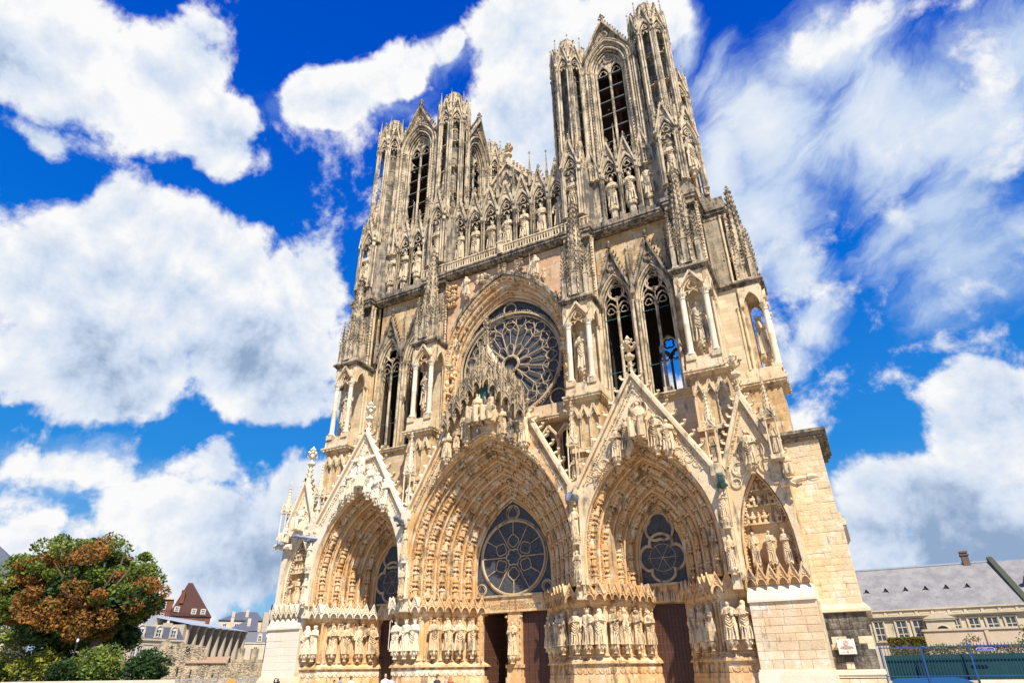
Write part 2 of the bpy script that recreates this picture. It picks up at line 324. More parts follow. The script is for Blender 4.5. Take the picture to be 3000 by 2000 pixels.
# ------------------------------------------------------------------ mesh builder
class MB:
    def __init__(s): s.v = []; s.f = []; s.sm = []; s.X = None
    def add(s, vs, fs, smooth=False):
        b = len(s.v)
        if s.X is not None: vs = [s.X @ Vector(v) for v in vs]
        s.v.extend([tuple(v) for v in vs]); s.f.extend([tuple(i+b for i in f) for f in fs]); s.sm.extend([smooth]*len(fs))
    def box(s, x0, x1, y0, y1, z0, z1, t=0):
        # t shrinks the top
        vs = [(x0, y0, z0), (x1, y0, z0), (x1, y1, z0), (x0, y1, z0), (x0+t, y0+t, z1), (x1-t, y0+t, z1), (x1-t, y1-t, z1), (x0+t, y1-t, z1)]
        s.add(vs, [(0, 3, 2, 1), (4, 5, 6, 7), (0, 1, 5, 4), (1, 2, 6, 5), (2, 3, 7, 6), (3, 0, 4, 7)])
    def prism(s, poly, y0, y1):
        n = len(poly); vs = [(x, y0, z) for x, z in poly] + [(x, y1, z) for x, z in poly]
        s.add(vs, [tuple(range(n)), tuple(range(2*n-1, n-1, -1))] + [(i, i+n, (i+1) % n+n, (i+1) % n) for i in range(n)])
    def fill(s, xs, lo, hi, y0, y1, sides=True):
        vs = []; n = len(xs)
        for x in xs:
            a, b = (lo(x) if callable(lo) else lo), (hi(x) if callable(hi) else hi)
            b = max(a, b)
            vs += [(x, y0, a), (x, y0, b), (x, y1, b), (x, y1, a)]
        fs = []
        for i in range(n-1):
            p = 4*i; q = p+4
            fs += [(p, q, q+1, p+1), (p+1, q+1, q+2, p+2), (p+2, q+2, q+3, p+3), (p+3, q+3, q, p)]
        if sides: fs += [(0, 1, 2, 3), (4*n-1, 4*n-2, 4*n-3, 4*n-4)]
        s.add(vs, fs)
    def sweep(s, path, prof, N=(0, 1, 0), closed=False, smooth=False, caps=True, scales=None):
        P = [Vector(p) for p in path]; N = Vector(N).normalized(); n = len(P); k = len(prof); vs = []
        for i in range(n):
            if closed: a, b = P[i-1], P[(i+1) % n]
            else: a, b = P[max(i-1, 0)], P[min(i+1, n-1)]
            t1 = (P[i]-a) if (i > 0 or closed) else (b-P[i]); t2 = (b-P[i]) if (i < n-1 or closed) else t1
            if t1.length < 1e-9: t1 = t2
            if t2.length < 1e-9: t2 = t1
            t1.normalize(); t2.normalize(); T = (t1+t2)
            if T.length < 1e-6: T = t1
            T.normalize(); S = T.cross(N)
            if S.length < 1e-5: S = Vector((1, 0, 0)).cross(T)
            S.normalize(); c = max(.4, T.dot(t1)); NN = S.cross(T)
            sc = scales[i] if scales else 1
            for a_, b_ in prof: vs.append(P[i] + S*(a_/c*sc) + NN*(b_*sc))
        fs = []
        m = n if closed else n-1
        for i in range(m):
            for j in range(k):
                p, q = i*k+j, i*k+(j+1) % k; r = ((i+1) % n)*k
                fs.append((p, q, r+(j+1) % k, r+j))
        if caps and not closed: fs += [tuple(range(k-1, -1, -1)), tuple(range((n-1)*k, n*k))]
        s.add(vs, fs, smooth)
    def tube(s, path, r, n=6, N=(0, 1, 0), closed=False, scales=None, smooth=True):
        s.sweep(path, [(r*math.cos(2*PI*i/n), r*math.sin(2*PI*i/n)) for i in range(n)], N, closed, smooth, scales=scales)
    def bar(s, path, w, d, N=(0, 1, 0), closed=False):
        s.sweep(path, [(-w, -d), (w, -d), (w, d), (-w, d)], N, closed)
    def lathe(s, x, y, prof, n=8, rot=0, sx=1, sy=1, smooth=True):
        vs = []; k = len(prof)
        for r, z in prof:
            for j in range(n):
                a = 2*PI*j/n+rot; vs.append((x+r*math.cos(a)*sx, y+r*math.sin(a)*sy, z))
        fs = [(i*n+j, i*n+(j+1) % n, (i+1)*n+(j+1) % n, (i+1)*n+j) for i in range(k-1) for j in range(n)]
        fs += [tuple(range(n-1, -1, -1)), tuple(range((k-1)*n, k*n))]
        s.add(vs, fs, smooth)
    def blob(s, p, rx, ry=None, rz=None, rnd=0.0):
        ry = ry or rx; rz = rz or rx; x, y, z = p
        q = lambda: 1+random.uniform(-rnd, rnd)
        vs = [(x+rx*q(), y, z), (x, y+ry*q(), z), (x-rx*q(), y, z), (x, y-ry*q(), z), (x, y, z+rz*q()), (x, y, z-rz*q())]
        s.add(vs, [(0, 1, 4), (1, 2, 4), (2, 3, 4), (3, 0, 4), (1, 0, 5), (2, 1, 5), (3, 2, 5), (0, 3, 5)])
    def ball(s, p, rx, ry=None, rz=None, n=8, m=5):
        ry = ry or rx; rz = rz or rx
        s.lathe(0, 0, [(0, 0)], 3) if False else None
        vs = []; fs = []
        for i in range(m+1):
            t = PI*i/m
            for j in range(n):
                a = 2*PI*j/n; vs.append((p[0]+rx*math.sin(t)*math.cos(a), p[1]+ry*math.sin(t)*math.sin(a), p[2]-rz*math.cos(t)))
        fs = [(i*n+j, i*n+(j+1) % n, (i+1)*n+(j+1) % n, (i+1)*n+j) for i in range(m) for j in range(n)]
        s.add(vs, fs, True)
    def crocket(s, p, d, sz=.3, N=(0, 1, 0), up=(0, 0, 1)):
        # hooked leaf standing out along d and curling up
        p = Vector(p); d = Vector(d).normalized(); u = Vector(up); u = (u-d*u.dot(d)); u = u.normalized() if u.length > 1e-3 else Vector((0, 0, 1))
        q = [p-d*sz*.05, p+d*sz*.40+u*sz*.12, p+d*sz*.62+u*sz*.42, p+d*sz*.42+u*sz*.66]
        w = [.32, .28, .26, .22]; sd = d.cross(u); vs = []
        for a, b in zip(q, w): vs += [a-sd*b*sz, a+sd*b*sz, a+(u*.8-d*.3).normalized()*b*sz*1.3]
        fs = [(0, 2, 1), (9, 10, 11)]
        for i in range(3):
            for j in range(3): fs.append((3*i+j, 3*i+(j+1) % 3, 3*i+3+(j+1) % 3, 3*i+3+j))
        s.add(vs, fs)
        e = q[3]+d*sz*.16-u*sz*.02; s.blob(tuple(e), sz*.26, sz*.26, sz*.24, .3)
    def finial(s, p, h, N=None):
        x, y, z = p
        s.lathe(x, y, [(h*.06, z), (h*.04, z+h*.3), (h*.13, z+h*.34), (h*.05, z+h*.4), (h*.035, z+h*.72), (h*.1, z+h*.8), (h*.02, z+h)], 6)
        for k in range(4):
            a = PI/2*k
            s.blob((x+math.cos(a)*h*.17, y+math.sin(a)*h*.17, z+h*.45), h*.1, h*.1, h*.09, .3)
            s.blob((x+math.cos(a)*h*.11, y+math.sin(a)*h*.11, z+h*.7), h*.07, h*.07, h*.07, .3)
    def mesh(s, name, mat):
        me = bpy.data.meshes.new(name); me.from_pydata(s.v, [], s.f)
        if any(s.sm):
            me.polygons.foreach_set('use_smooth', s.sm)
            try: me.set_sharp_from_angle(angle=math.radians(42))
            except Exception: pass
        if mat: me.materials.append(mat)
        return me
ORG = {}
def _link(o, parent, org):
    COL.objects.link(o); ORG[o.name] = org
    if parent is not None:
        o.parent = parent
def tag(o, label=None, cat=None, group=None, kind=None):
    if label: o['label'] = label
    if cat: o['category'] = cat
    if group: o['group'] = group
    if kind: o['kind'] = kind
    return o
def obj(name, mb, mat, parent=None, loc=(0, 0, 0), rz=0.0, kind=None, label=None, scale=None, rot=None):
    """link a mesh builder (or mesh) as one object; location is relative to the parent's frame"""
    me = mb.mesh(name, mat) if isinstance(mb, MB) else mb
    o = bpy.data.objects.new(name, me); COL.objects.link(o)
    o.location = loc; o.rotation_euler = rot or (0, 0, rz)
    if scale: o.scale = scale if hasattr(scale, '__len__') else (scale,)*3
    if parent is not None: o.parent = parent
    if kind: o['kind'] = kind
    if label: o['label'] = label
    return o
def empty(name, loc, rz=0, label=None, cat=None, group=None):
    o = bpy.data.objects.new(name, None); COL.objects.link(o); o.location = loc; o.rotation_euler = (0, 0, rz); o.empty_display_size = .5
    return tag(o, label, cat, group)
def meshof(mb, name, mat): return mb.mesh(name, mat)

# ------------------------------------------------------------------ shapes in the wall plane (x, z)
def arch(cx, zs, w, h, n=8, leg=0.0):
    r = (w*w+h*h)/(2*w); phi = math.atan2(h, r-w)
    L = [(cx-w+r-r*math.cos(phi*i/n), zs+r*math.sin(phi*i/n)) for i in range(n+1)]
    L[-1] = (cx, zs+h)
    R = [(2*cx-x, z) for x, z in reversed(L[:-1])]
    P = L+R
    if leg: P = [(cx-w, zs-leg)] + P + [(cx+w, zs-leg)]
    return P
def arch_z(cx, zs, w, h):
    r = (w*w+h*h)/(2*w)
    def f(x):
        d = w-abs(x-cx)
        if d <= 0: return zs
        return zs+math.sqrt(max(0, r*r-(r-d)**2))
    return f
def p3(P, y): return [(x, y, z) for x, z in P]
def foil(cx, cz, r, n, ph=0.0, k=40, deep=.30):
    return [(cx+r*(1-deep+deep*abs(math.cos(n*(a-ph)/2))**.6)*math.cos(a), cz+r*(1-deep+deep*abs(math.cos(n*(a-ph)/2))**.6)*math.sin(a)) for a in [2*PI*i/k for i in range(k)]]
def circ(cx, cz, r, k=24): return [(cx+r*math.cos(2*PI*i/k), cz+r*math.sin(2*PI*i/k)) for i in range(k)]
def capital(mb, x, y, z, r, h=.35, n=8):
    mb.lathe(x, y, [(r*.95, z-h), (r*1.2, z-h+.04), (r*1.02, z-h+.07), (r*1.15, z-h*.45), (r*1.7, z-h*.12), (r*1.75, z), (r*1.75, z+.001)], n)
    for k in range(6):
        a = PI/3*k; mb.blob((x+math.cos(a)*r*1.45, y+math.sin(a)*r*1.45, z-h*.28), r*.35, r*.35, r*.4, .2)
def shaft(mb, x, y, z0, z1, r, n=8, cap=True, base=True):
    ch = r*2.6 if cap else 0
    mb.lathe(x, y, ([(r*1.7, z0), (r*1.7, z0+r*.8), (r*1.3, z0+r*1.1), (r*1.35, z0+r*1.4)] if base else [])+[(r, z0+(r*1.6 if base else 0)), (r, z1-ch)], n)
    if cap: capital(mb, x, y, z1, r, ch, n)
def leafband(mb, path, sp, sz, N=(0, 1, 0), off=(0, 0, 0)):
    for i in range(len(path)-1):
        a, b = Vector(path[i]), Vector(path[i+1]); L = (b-a).length; k = max(1, round(L/sp))
        for j in range(k):
            p = a.lerp(b, (j+random.uniform(.3, .7))/k)
            q = sz*random.uniform(.7, 1.2)
            mb.blob((p.x+off[0]+random.uniform(-.3, .3)*sz, p.y+off[1], p.z+off[2]+random.uniform(-.3, .3)*sz), q, q*.8, q*.9, .35)
def niche(mb, W, z0, zc, h, tip, r=.11, y=0.0, depth=.9, cusp=True, croc=4, cs=.28, back=False, sides=(True, True), fin=True, orders=2, gth=.22, mould=.11):
    """open gabled bay in the plane y, centred on x=0: clustered shafts, pointed mouldings, cusps, gable with crockets"""
    hw = W/2
    for s_, on in ((-1, sides[0]), (1, sides[1])):
        if on:
            shaft(mb, s_*hw, y, z0, zc, r, 8)
            shaft(mb, s_*(hw-r*1.5), y+r*1.4, z0, zc, r*.7, 6); shaft(mb, s_*(hw+r*1.5), y+r*1.4, z0, zc, r*.7, 6)
    w1 = hw-r*.6
    for k in range(orders):
        ww = w1-k*mould*1.7; hh = h*(ww/w1)
        mb.tube(p3(arch(0, zc, ww, hh, 6), y+k*mould*1.2), mould*(1-.2*k), 6)
    fx = [(-hw+2*hw*i/14) for i in range(15)]
    az = arch_z(0, zc, w1, h)
    gl = lambda x: zc+h*.35+(tip-zc-h*.35)*(1-abs(x)/hw)
    mb.fill(fx, az, gl, y+.02, y+gth)
    for s_ in (-1, 1):
        mb.bar([(s_*hw, y-.03, zc+h*.35), (0, y-.03, tip)], .1, .14+gth*.3)
        dx, dz = hw, (tip-zc-h*.35); ln = math.hypot(dx, dz); nx, nz = s_*dz/ln, dx/ln
        for i in range(croc):
            t = (i+.8)/(croc+.6); mb.crocket((s_*hw*(1-t)+nx*.08, y+.04, zc+h*.35+dz*t+nz*.08), (nx, 0, nz*.6), cs)
    if fin: mb.finial((0, y+.04, tip-.05), cs*3.0)
    # pierced trefoil in the gable
    mb.tube(p3(foil(0, zc+h+(tip-zc-h)*.33, W*.13, 3, PI/2, 18), y-.03), W*.025, 4, closed=True)
    if cusp:
        w2 = w1-orders*mould*1.3
        mb.tube(p3(foil(0, zc+h*.42, w2*.55, 3, PI/2, 24, .36), y+.12), mould*.55, 5, closed=True)
        for s_ in (-1, 1):
            mb.tube(p3([(s_*w2, zc), (s_*w2*.9, zc+h*.12), (s_*w2*.42, zc+h*.10), (s_*w2*.5, zc-h*.06)], y+.12), mould*.5, 5)
            mb.tube(p3([(s_*w2*.5, zc-h*.06), (s_*w2*.3, zc+h*.08), (0, zc+h*.16)], y+.12), mould*.45, 5)
def pinnacle(mb, x, y, z, w, h, n=4, croc=5, body=.35):
    zb = z+h*body
    mb.box(x-w/2, x+w/2, y-w/2, y+w/2, z, zb)
    mb.box(x-w*.62, x+w*.62, y-w*.62, y+w*.62, zb, zb+w*.18)
    for k in range(4):
        a = PI/2*k-PI/2; c, s_ = math.cos(a), math.sin(a)
        q = (x+c*w*.5, y+s_*w*.5)
        t = (-s_*w*.5, c*w*.5)
        mb.add([(q[0]-t[0], q[1]-t[1], zb+w*.18), (q[0]+t[0], q[1]+t[1], zb+w*.18), (q[0], q[1], zb+w*1.3), (x, y, zb+w*.9)], [(0, 1, 2), (1, 3, 2), (3, 0, 2)])
    mb.lathe(x, y, [(w*.55, zb), (w*.06, z+h*.94)], 4, PI/4, smooth=False)
    for i in range(croc):
        t = (i+1)/(croc+1.5); r = w*.55*(1-t)+w*.06*t; zz = zb+(h*.94-h*body)*t
        for k in range(4):
            a = PI/4+PI/2*k; mb.crocket((x+math.cos(a)*r*.9, y+math.sin(a)*r*.9, zz), (math.cos(a), math.sin(a), .1), w*.3)
    mb.finial((x, y, z+h*.9), h*.1+w*.3)

# ------------------------------------------------------------------ statues (unit height, facing -y)
def statue_mb(seed=0, arms='fold', head='hair', wings=False, prop=None, n=18, seated=False, low=False):
    rg = random.Random(seed); mb = MB()
    if low: n = 10
    k1, k2, ph = rg.choice([5, 6, 7]), rg.choice([3, 4]), rg.uniform(0, 6)
    sway = rg.uniform(-.02, .02); lean = rg.uniform(-.012, .012)
    if not seated:
        R = [(0, .14, .105, .9), (.03, .135, .105, 1.1), (.12, .128, .10, 1.2), (.25, .122, .095, 1.2), (.38, .118, .09, 1.1), (.48, .118, .088, .9), (.56, .112, .082, .7), (.62, .105, .078, .5), (.68, .112, .08, .4), (.74, .125, .082, .3), (.79, .13, .078, .15), (.825, .105, .065, 0), (.845, .05, .042, 0), (.865, .038, .04, 0)]
    else:
        R = [(0, .15, .13, .9), (.05, .15, .13, 1.1), (.2, .145, .13, 1.2), (.36, .15, .14, 1.1), (.44, .15, .13, .7), (.47, .14, .11, .5), (.55, .135, .10, .4), (.64, .14, .10, .3), (.72, .165, .10, .2), (.78, .165, .09, .1), (.815, .12, .07, 0), (.84, .055, .045, 0), (.86, .045, .045, 0)]
    vs = []; fs = []
    for i, (z, rx, ry, fo) in enumerate(R):
        cx = sway*math.sin(z*PI)+lean*z; cy = -(.06 if seated and z < .45 else 0)
        for j in range(n):
            a = 2*PI*j/n; f = 1+fo*(.15*math.sin(k1*a+ph+z*3.5)+.10*math.sin(k2*a+ph*2-z*5))
            vs.append((cx+rx*f*math.cos(a), cy+ry*f*math.sin(a), z))
    hz = .925; cx = lean; hx = rg.uniform(-.006, .006)
    for i, (t, rr) in enumerate([(-.055, .033), (-.035, .048), (0, .054), (.035, .048), (.06, .028), (.068, .004)]):
        for j in range(n):
            a = 2*PI*j/n; fy = 1.12
            nose = .012 if (i == 2 and j == int(n*.75)) else 0
            vs.append((cx+hx+rr*.9*math.cos(a), -.006+rr*fy*math.sin(a)-nose, hz+t))
    K = len(vs)//n
    for i in range(K-1):
        for j in range(n): fs.append((i*n+j, i*n+(j+1) % n, (i+1)*n+(j+1) % n, (i+1)*n+j))
    fs += [tuple(range(n-1, -1, -1)), tuple(range((K-1)*n, K*n))]
    mb.add(vs, fs, True)
    if seated:
        for s_ in (-1, 1):
            mb.tube([(s_*.09, -.02, .44), (s_*.11, -.20, .45), (s_*.115, -.30, .43), (s_*.115, -.31, .22), (s_*.12, -.28, .0)], .085, 8, N=(1, 0, 0), scales=[1.1, 1.05, .95, .9, 1.0])
            mb.tube([(s_*.02, -.30, .38), (s_*.05, -.31, .2), (s_*.03, -.28, .02)], .03, 5, N=(1, 0, 0))
        mb.box(-.17, .17, .0, .2, -.02, .40)
    # drapery ridges falling across the body
    if not low:
        for q in range(5):
            x0 = rg.uniform(-.1, -.03); z0 = .30+.07*q; s_ = rg.choice((-1, 1))
            mb.tube([(s_*x0, -.085, z0+.05), (0, -.105, z0-.02), (-s_*x0*.9, -.09, z0+.07)], .018, 4, N=(0, 1, 0))
        for q in range(4):
            x0 = -.08+.055*q; mb.tube([(x0, -.092, .33), (x0*1.15+.01, -.105, .15), (x0*1.25, -.11, .0)], .017, 4, N=(0, 1, 0))
    z_s = .775
    def arm(s_, el, hd):
        mb.tube([(s_*.115, 0, z_s), el, hd], .034, 6, N=(.3, 1, .2), scales=[1.15, 1.0, .7])
        mb.ball(hd, .024, .022, .028, 6, 4)
    if seated: dz = .0
    if arms == 'fold':
        arm(-1, (-.145, -.04, .63), (-.02, -.115, .665)); arm(1, (.145, -.04, .64), (.03, -.12, .69))
    elif arms == 'book':
        arm(-1, (-.145, -.04, .62), (-.07, -.13, .64)); arm(1, (.15, -.03, .62), (.06, -.12, .66)); mb.box(-.05, .06, -.15, -.12, .62, .73)
    elif arms == 'raise':
        arm(-1, (-.16, -.05, .68), (-.15, -.11, .82)); arm(1, (.15, -.03, .62), (.05, -.12, .60))
    elif arms == 'down':
        arm(-1, (-.155, -.01, .62), (-.15, -.06, .49)); arm(1, (.15, -.03, .63), (.08, -.12, .60))
    elif arms == 'out':
        arm(-1, (-.2, -.03, .76), (-.33, -.04, .79)); arm(1, (.2, -.03, .76), (.33, -.04, .79))
    if head == 'crown':
        mb.lathe(lean, -.006, [(.052, .955), (.062, .995)], 8)
        for k in range(6): a = PI/3*k; mb.blob((lean+.06*math.cos(a), -.006+.06*math.sin(a), 1.01), .014, .014, .022)
        mb.blob((lean, -.05, .885), .03, .022, .04)
    elif head == 'mitre':
        mb.lathe(lean, -.006, [(.052, .95), (.056, .985), (.004, 1.075)], 6, sy=.6)
    elif head == 'veil':
        mb.lathe(lean, .008, [(.10, .80), (.075, .86), (.066, .93), (.055, .975), (.01, 1.0)], 9, sy=.9)
    elif head == 'hair':
        mb.ball((lean, .016, .945), .06, .055, .05, 8, 5); mb.blob((lean, .035, .885), .055, .03, .05)
        mb.blob((lean, -.045, .885), .026, .02, .035)
    elif head == 'hood':
        mb.lathe(lean, .012, [(.085, .82), (.07, .88), (.066, .94), (.03, .99), (.004, 1.0)], 8)
    elif head == 'halo':
        mb.ball((lean, .012, .945), .056, .052, .05, 8, 5)
        mb.tube([(lean+.10*math.cos(a), .05, .935+.10*math.sin(a)) for a in [2*PI*i/16 for i in range(16)]], .009, 4, closed=True)
        mb.lathe(0, 0, [(.1, 0), (.1, .01)], 3) if False else None
    if wings:
        for s_ in (-1, 1):
            pts = [(.05, .80), (.14, .93), (.22, .90), (.27, .78), (.25, .62), (.20, .45), (.15, .52), (.08, .66)]
            mb.prism([(s_*a, b) for a, b in (pts if s_ < 0 else pts[::-1])], .055, .08)
            for q in range(4): mb.tube([(s_*(.09+.03*q), .05, .86-.03*q), (s_*(.15+.03*q), .05, .52+.05*q)], .008, 4)
    if prop == 'staff': mb.tube([(-.15, -.11, .0), (-.145, -.11, 1.02)], .011, 5, N=(1, 0, 0)); mb.blob((-.145, -.11, 1.04), .03, .02, .03)
    elif prop == 'crozier':
        mb.tube([(-.15, -.11, .05), (-.145, -.11, .95)]+[(-.145+.035-.035*math.cos(a), -.11, .95+.05*math.sin(a)) for a in (.6, 1.2, 2, 2.8, 3.6)], .010, 5)
    elif prop == 'cross': mb.bar([(-.13, -.1, .55), (-.13, -.1, 1.05)], .012, .012); mb.bar([(-.19, -.1, .95), (-.07, -.1, .95)], .012, .012, N=(0, 1, 0))
    elif prop == 'child':
        mb.lathe(.075, -.115, [(.035, .60), (.042, .66), (.04, .72), (.018, .745)], 8); mb.ball((.075, -.12, .775), .03, .03, .034, 6, 4)
    elif prop == 'shield': mb.ball((.03, -.15, .55), .075, .02, .085, 10, 5)
    elif prop == 'model': mb.box(.02, .12, -.16, -.09, .62, .70); mb.lathe(.07, -.125, [(.045, .70), (.005, .78)], 4, PI/4, smooth=False)
    if not seated:
        mb.blob((-.055, -.10, .012), .035, .06, .02); mb.blob((.05, -.10, .012), .035, .06, .02)
    return mb
SM = {}
def statue_mesh(key, mat, **k):
    kk = (key, mat.name)
    if kk not in SM: SM[kk] = statue_mb(**k).mesh('figure', mat)
    return SM[kk]
VAR = [dict(seed=1, arms='fold', head='hair'), dict(seed=2, arms='book', head='veil'), dict(seed=3, arms='raise', head='hair', prop='staff'), dict(seed=4, arms='down', head='hood'),
       dict(seed=5, arms='fold', head='crown'), dict(seed=6, arms='book', head='mitre', prop='crozier'), dict(seed=7, arms='fold', head='halo', wings=True), dict(seed=8, arms='book', head='crown', prop='staff'),
       dict(seed=9, arms='fold', head='veil', prop='child'), dict(seed=10, arms='down', head='hair', prop='shield'), dict(seed=11, arms='raise', head='mitre'), dict(seed=12, arms='book', head='hood', prop='model')]
PED = {}
def pedestal_mesh(mat):
    if mat.name not in PED:
        mb = MB(); mb.lathe(0, 0, [(.13, -.62), (.20, -.58), (.14, -.52), (.16, -.40), (.30, -.18), (.34, -.16), (.34, -.02), (.30, 0)], 8)
        for k in range(8):
            a = PI/4*k; mb.prism([(0, 0)]*0 or [(-.01, 0), (.01, 0), (0, .01)], 0, .001) if False else None
            mb.add([(.35*math.cos(a-.3), .35*math.sin(a-.3), -.14), (.35*math.cos(a+.3), .35*math.sin(a+.3), -.14), (.36*math.cos(a), .36*math.sin(a), -.33), (.22*math.cos(a), .22*math.sin(a), -.2)], [(0, 1, 2), (1, 3, 2), (3, 0, 2)])
        PED[mat.name] = mb.mesh('pedestal', mat)
    return PED[mat.name]
def put_statue(name, var, loc, h, mat, label, group, cat='statue', rz=0.0, ped=True, pedmat=None, wide=1.0, **over):
    v = dict(VAR[var]); v.update(over)
    t = empty(name, loc, rz, label, cat, group)
    obj('figure', statue_mesh((var, tuple(sorted(over.items()))), mat, **v), None, t, scale=(h*wide, h*wide, h))
    if ped: obj('pedestal', pedestal_mesh(pedmat or mat), None, t, scale=h/2.4)
    return t

# ================================================================== THE CATHEDRAL
CATH = empty('cathedral', (0, 0, 0), 0, 'huge gothic cathedral of cream and weathered stone with two open belfry towers', 'cathedral')
T = 14.1                                     # axis of the towers
def vprism(mb, poly, z0, z1, poly2=None):
    n = len(poly); q = poly2 or poly
    mb.add([(x, y, z0) for x, y in poly]+[(x, y, z1) for x, y in q], [tuple(range(n-1, -1, -1)), tuple(range(n, 2*n))]+[(i, (i+1) % n, (i+1) % n+n, i+n) for i in range(n)])
def chain_off(ch, d):
    out = []
    for i, p in enumerate(ch):
        ns = []
        if i > 0: a, b = ch[i-1], p; l = math.hypot(b[0]-a[0], b[1]-a[1]); ns.append(((b[1]-a[1])/l, -(b[0]-a[0])/l))
        if i < len(ch)-1: a, b = p, ch[i+1]; l = math.hypot(b[0]-a[0], b[1]-a[1]); ns.append(((b[1]-a[1])/l, -(b[0]-a[0])/l))
        if len(ns) == 1: n = ns[0]; out.append((p[0]+n[0]*d, p[1]+n[1]*d))
        else:
            nx, ny = ns[0][0]+ns[1][0], ns[0][1]+ns[1][1]; l = math.hypot(nx, ny); nx, ny = nx/l, ny/l
            c = max(.5, nx*ns[0][0]+ny*ns[0][1]); out.append((p[0]+nx*d/c, p[1]+ny*d/c))
    return out
def mirx(ch): return [(-x, y) for x, y in reversed(ch)]

# ---- piers between the portals (plan chains run left to right along the front)
CH_IN = [(3.35, 3.6), (7.2, -.55), (9.6, -.55), (12.1, 3.9)]
CH_OUT = [(14.95, 3.9), (18.3, -.55), (20.25, -.55)]
canopy_mb = MB()
w_ = .36
for s_ in (-1, 1):
    canopy_mb.add([(s_*w_, 0, 0), (0, 0, .82), (0, .75, .82), (s_*w_, .75, 0), (s_*w_, 0, -.12), (s_*w_, .75, -.12)], [(0, 1, 2, 3) if s_ < 0 else (3, 2, 1, 0), (0, 3, 5, 4)])
canopy_mb.fill([-w_+2*w_*i/8 for i in range(9)], lambda x: -.38+arch_z(0, 0, w_-.03, .46)(x), lambda x: .82*(1-abs(x)/w_), .0, .10)
canopy_mb.bar([(-w_, -.04, 0), (0, -.04, .84), (w_, -.04, 0)], .045, .06)
canopy_mb.tube(p3(arch(0, -.38, w_-.06, .42, 4), -.02), .035, 5)
canopy_mb.tube(p3(foil(0, .22, .12, 3, PI/2, 15), -.03), .02, 4, closed=True)
for s_ in (-1, 1): canopy_mb.lathe(s_*w_, .02, [(.02, -.52), (.06, -.42), (.05, -.1), (.03, 0)], 6)
canopy_mb.box(-w_, w_, .3, .75, -.38, .0)
CANOPY = {k: canopy_mb.mesh('canopy', M[k]) for k in ('portal', 'pale')}
drape_mb = MB()      # one swag of carved drapery, 0.9 wide
for k in range(5):
    r = .09+.085*k
    drape_mb.tube([(-.42+.0*k, 0, 0)] + [(-.42+.84*t, -.03-.02*math.sin(PI*t), -.10-r*1.15*math.sin(PI*t)) for t in (.12, .3, .5, .7, .88)] + [(.42, 0, 0)], .034, 5)
for s_ in (-1, 1):
    for k in range(3): drape_mb.tube([(s_*(.40-.05*k), -.02, .03), (s_*(.44-.05*k), -.04, -.3), (s_*(.42-.06*k), -.03, -.62)], .03, 5)
DRAPE = {k: drape_mb.mesh('drapery', M[k]) for k in ('portal', 'pale')}
def jamb_pier(chain, name, mat, dmat, mirror):
    ch = mirx(chain) if mirror else chain
    def poly(d, yb=5.0):
        c = chain_off(ch, d); return c+[(c[-1][0], yb), (c[0][0], yb)]
    mb = MB()
    vprism(mb, poly(.42), -.3, 1.0); vprism(mb, poly(.36), 1.0, 1.35); vprism(mb, poly(.30), 1.35, 1.62)
    vprism(mb, poly(.20), 1.62, 2.33); vprism(mb, poly(.46), 2.33, 2.42); vprism(mb, poly(.40), 2.42, 2.5)
    vprism(mb, poly(.38), 2.5, 2.74, poly(.14)); vprism(mb, poly(.10), 2.74, 2.86); vprism(mb, poly(0), 2.86, 6.1)
    vprism(mb, poly(.10), 6.1, 6.18); vprism(mb, poly(.14), 6.18, 6.4, poly(.32)); vprism(mb, poly(.32), 6.4, 7.15); vprism(mb, poly(.32), 7.15, 7.6, poly(-.2))
    pier = obj(name, mb, M[mat], CATH)
    mb2 = MB(); c = chain_off(ch, .18); leafband(mb2, [(x, y, 6.28) for x, y in c], .14, .085); leafband(mb2, [(x, y, 6.08) for x, y in chain_off(ch, .1)], .16, .07)
    obj('leaf_frieze', mb2, M[mat], pier, kind='stuff')
    return pier, ch
def along(ch, d, sp, ends=.0):
    c = chain_off(ch, d); out = []
    for i in range(len(c)-1):
        a, b = c[i], c[i+1]; L = math.hypot(b[0]-a[0], b[1]-a[1]); n = max(1, round(L/sp)); rz = math.atan2(b[1]-a[1], b[0]-a[0])
        for k in range(n): t = (k+.5)/n; out.append((a[0]+(b[0]-a[0])*t, a[1]+(b[1]-a[1])*t, rz, L/n, i))
    return out
PIERS = []
mbc = MB(); shaft(mbc, 0, 0, 2.8, 6.15, .12, 8); COLON = mbc.mesh('colonnette', M['portal'])
for chain, mirror, mat in ((CH_IN, False, 'portal'), (CH_IN, True, 'portal'), (CH_OUT, False, 'portal'), (CH_OUT, True, 'portal')):
    pier, ch = jamb_pier(chain, 'jamb_pier', mat, mat, mirror); PIERS.append((pier, ch))
    pk = 'pale' if (mirror) else 'portal'
    for x, y, rz, L, i in along(ch, .78, .72):
        obj('canopy', CANOPY[pk if not (chain is CH_IN and i == 2 and mirror) else 'portal'], None, pier, (x, y, 6.95), rz, scale=(L/.72, 1, 1))
    for x, y, rz, L, i in along(ch, .21, .86):
        obj('drapery', DRAPE[pk], None, pier, (x, y, 2.30), rz, scale=(L/.86, 1, 1))
    mbc = MB()
    for x, y, rz, L, i in along(ch, .10, 1.0):
        if i == (1 if len(ch) == 4 else (0 if mirror else 1)): continue
        ca, sa = math.cos(rz), math.sin(rz)
        obj('colonnette', COLON, None, pier, (x-ca*L*.5, y-sa*L*.5, 0)); obj('colonnette', COLON, None, pier, (x+ca*.02, y+sa*.02+.06, 0), scale=(.85, .85, 1))

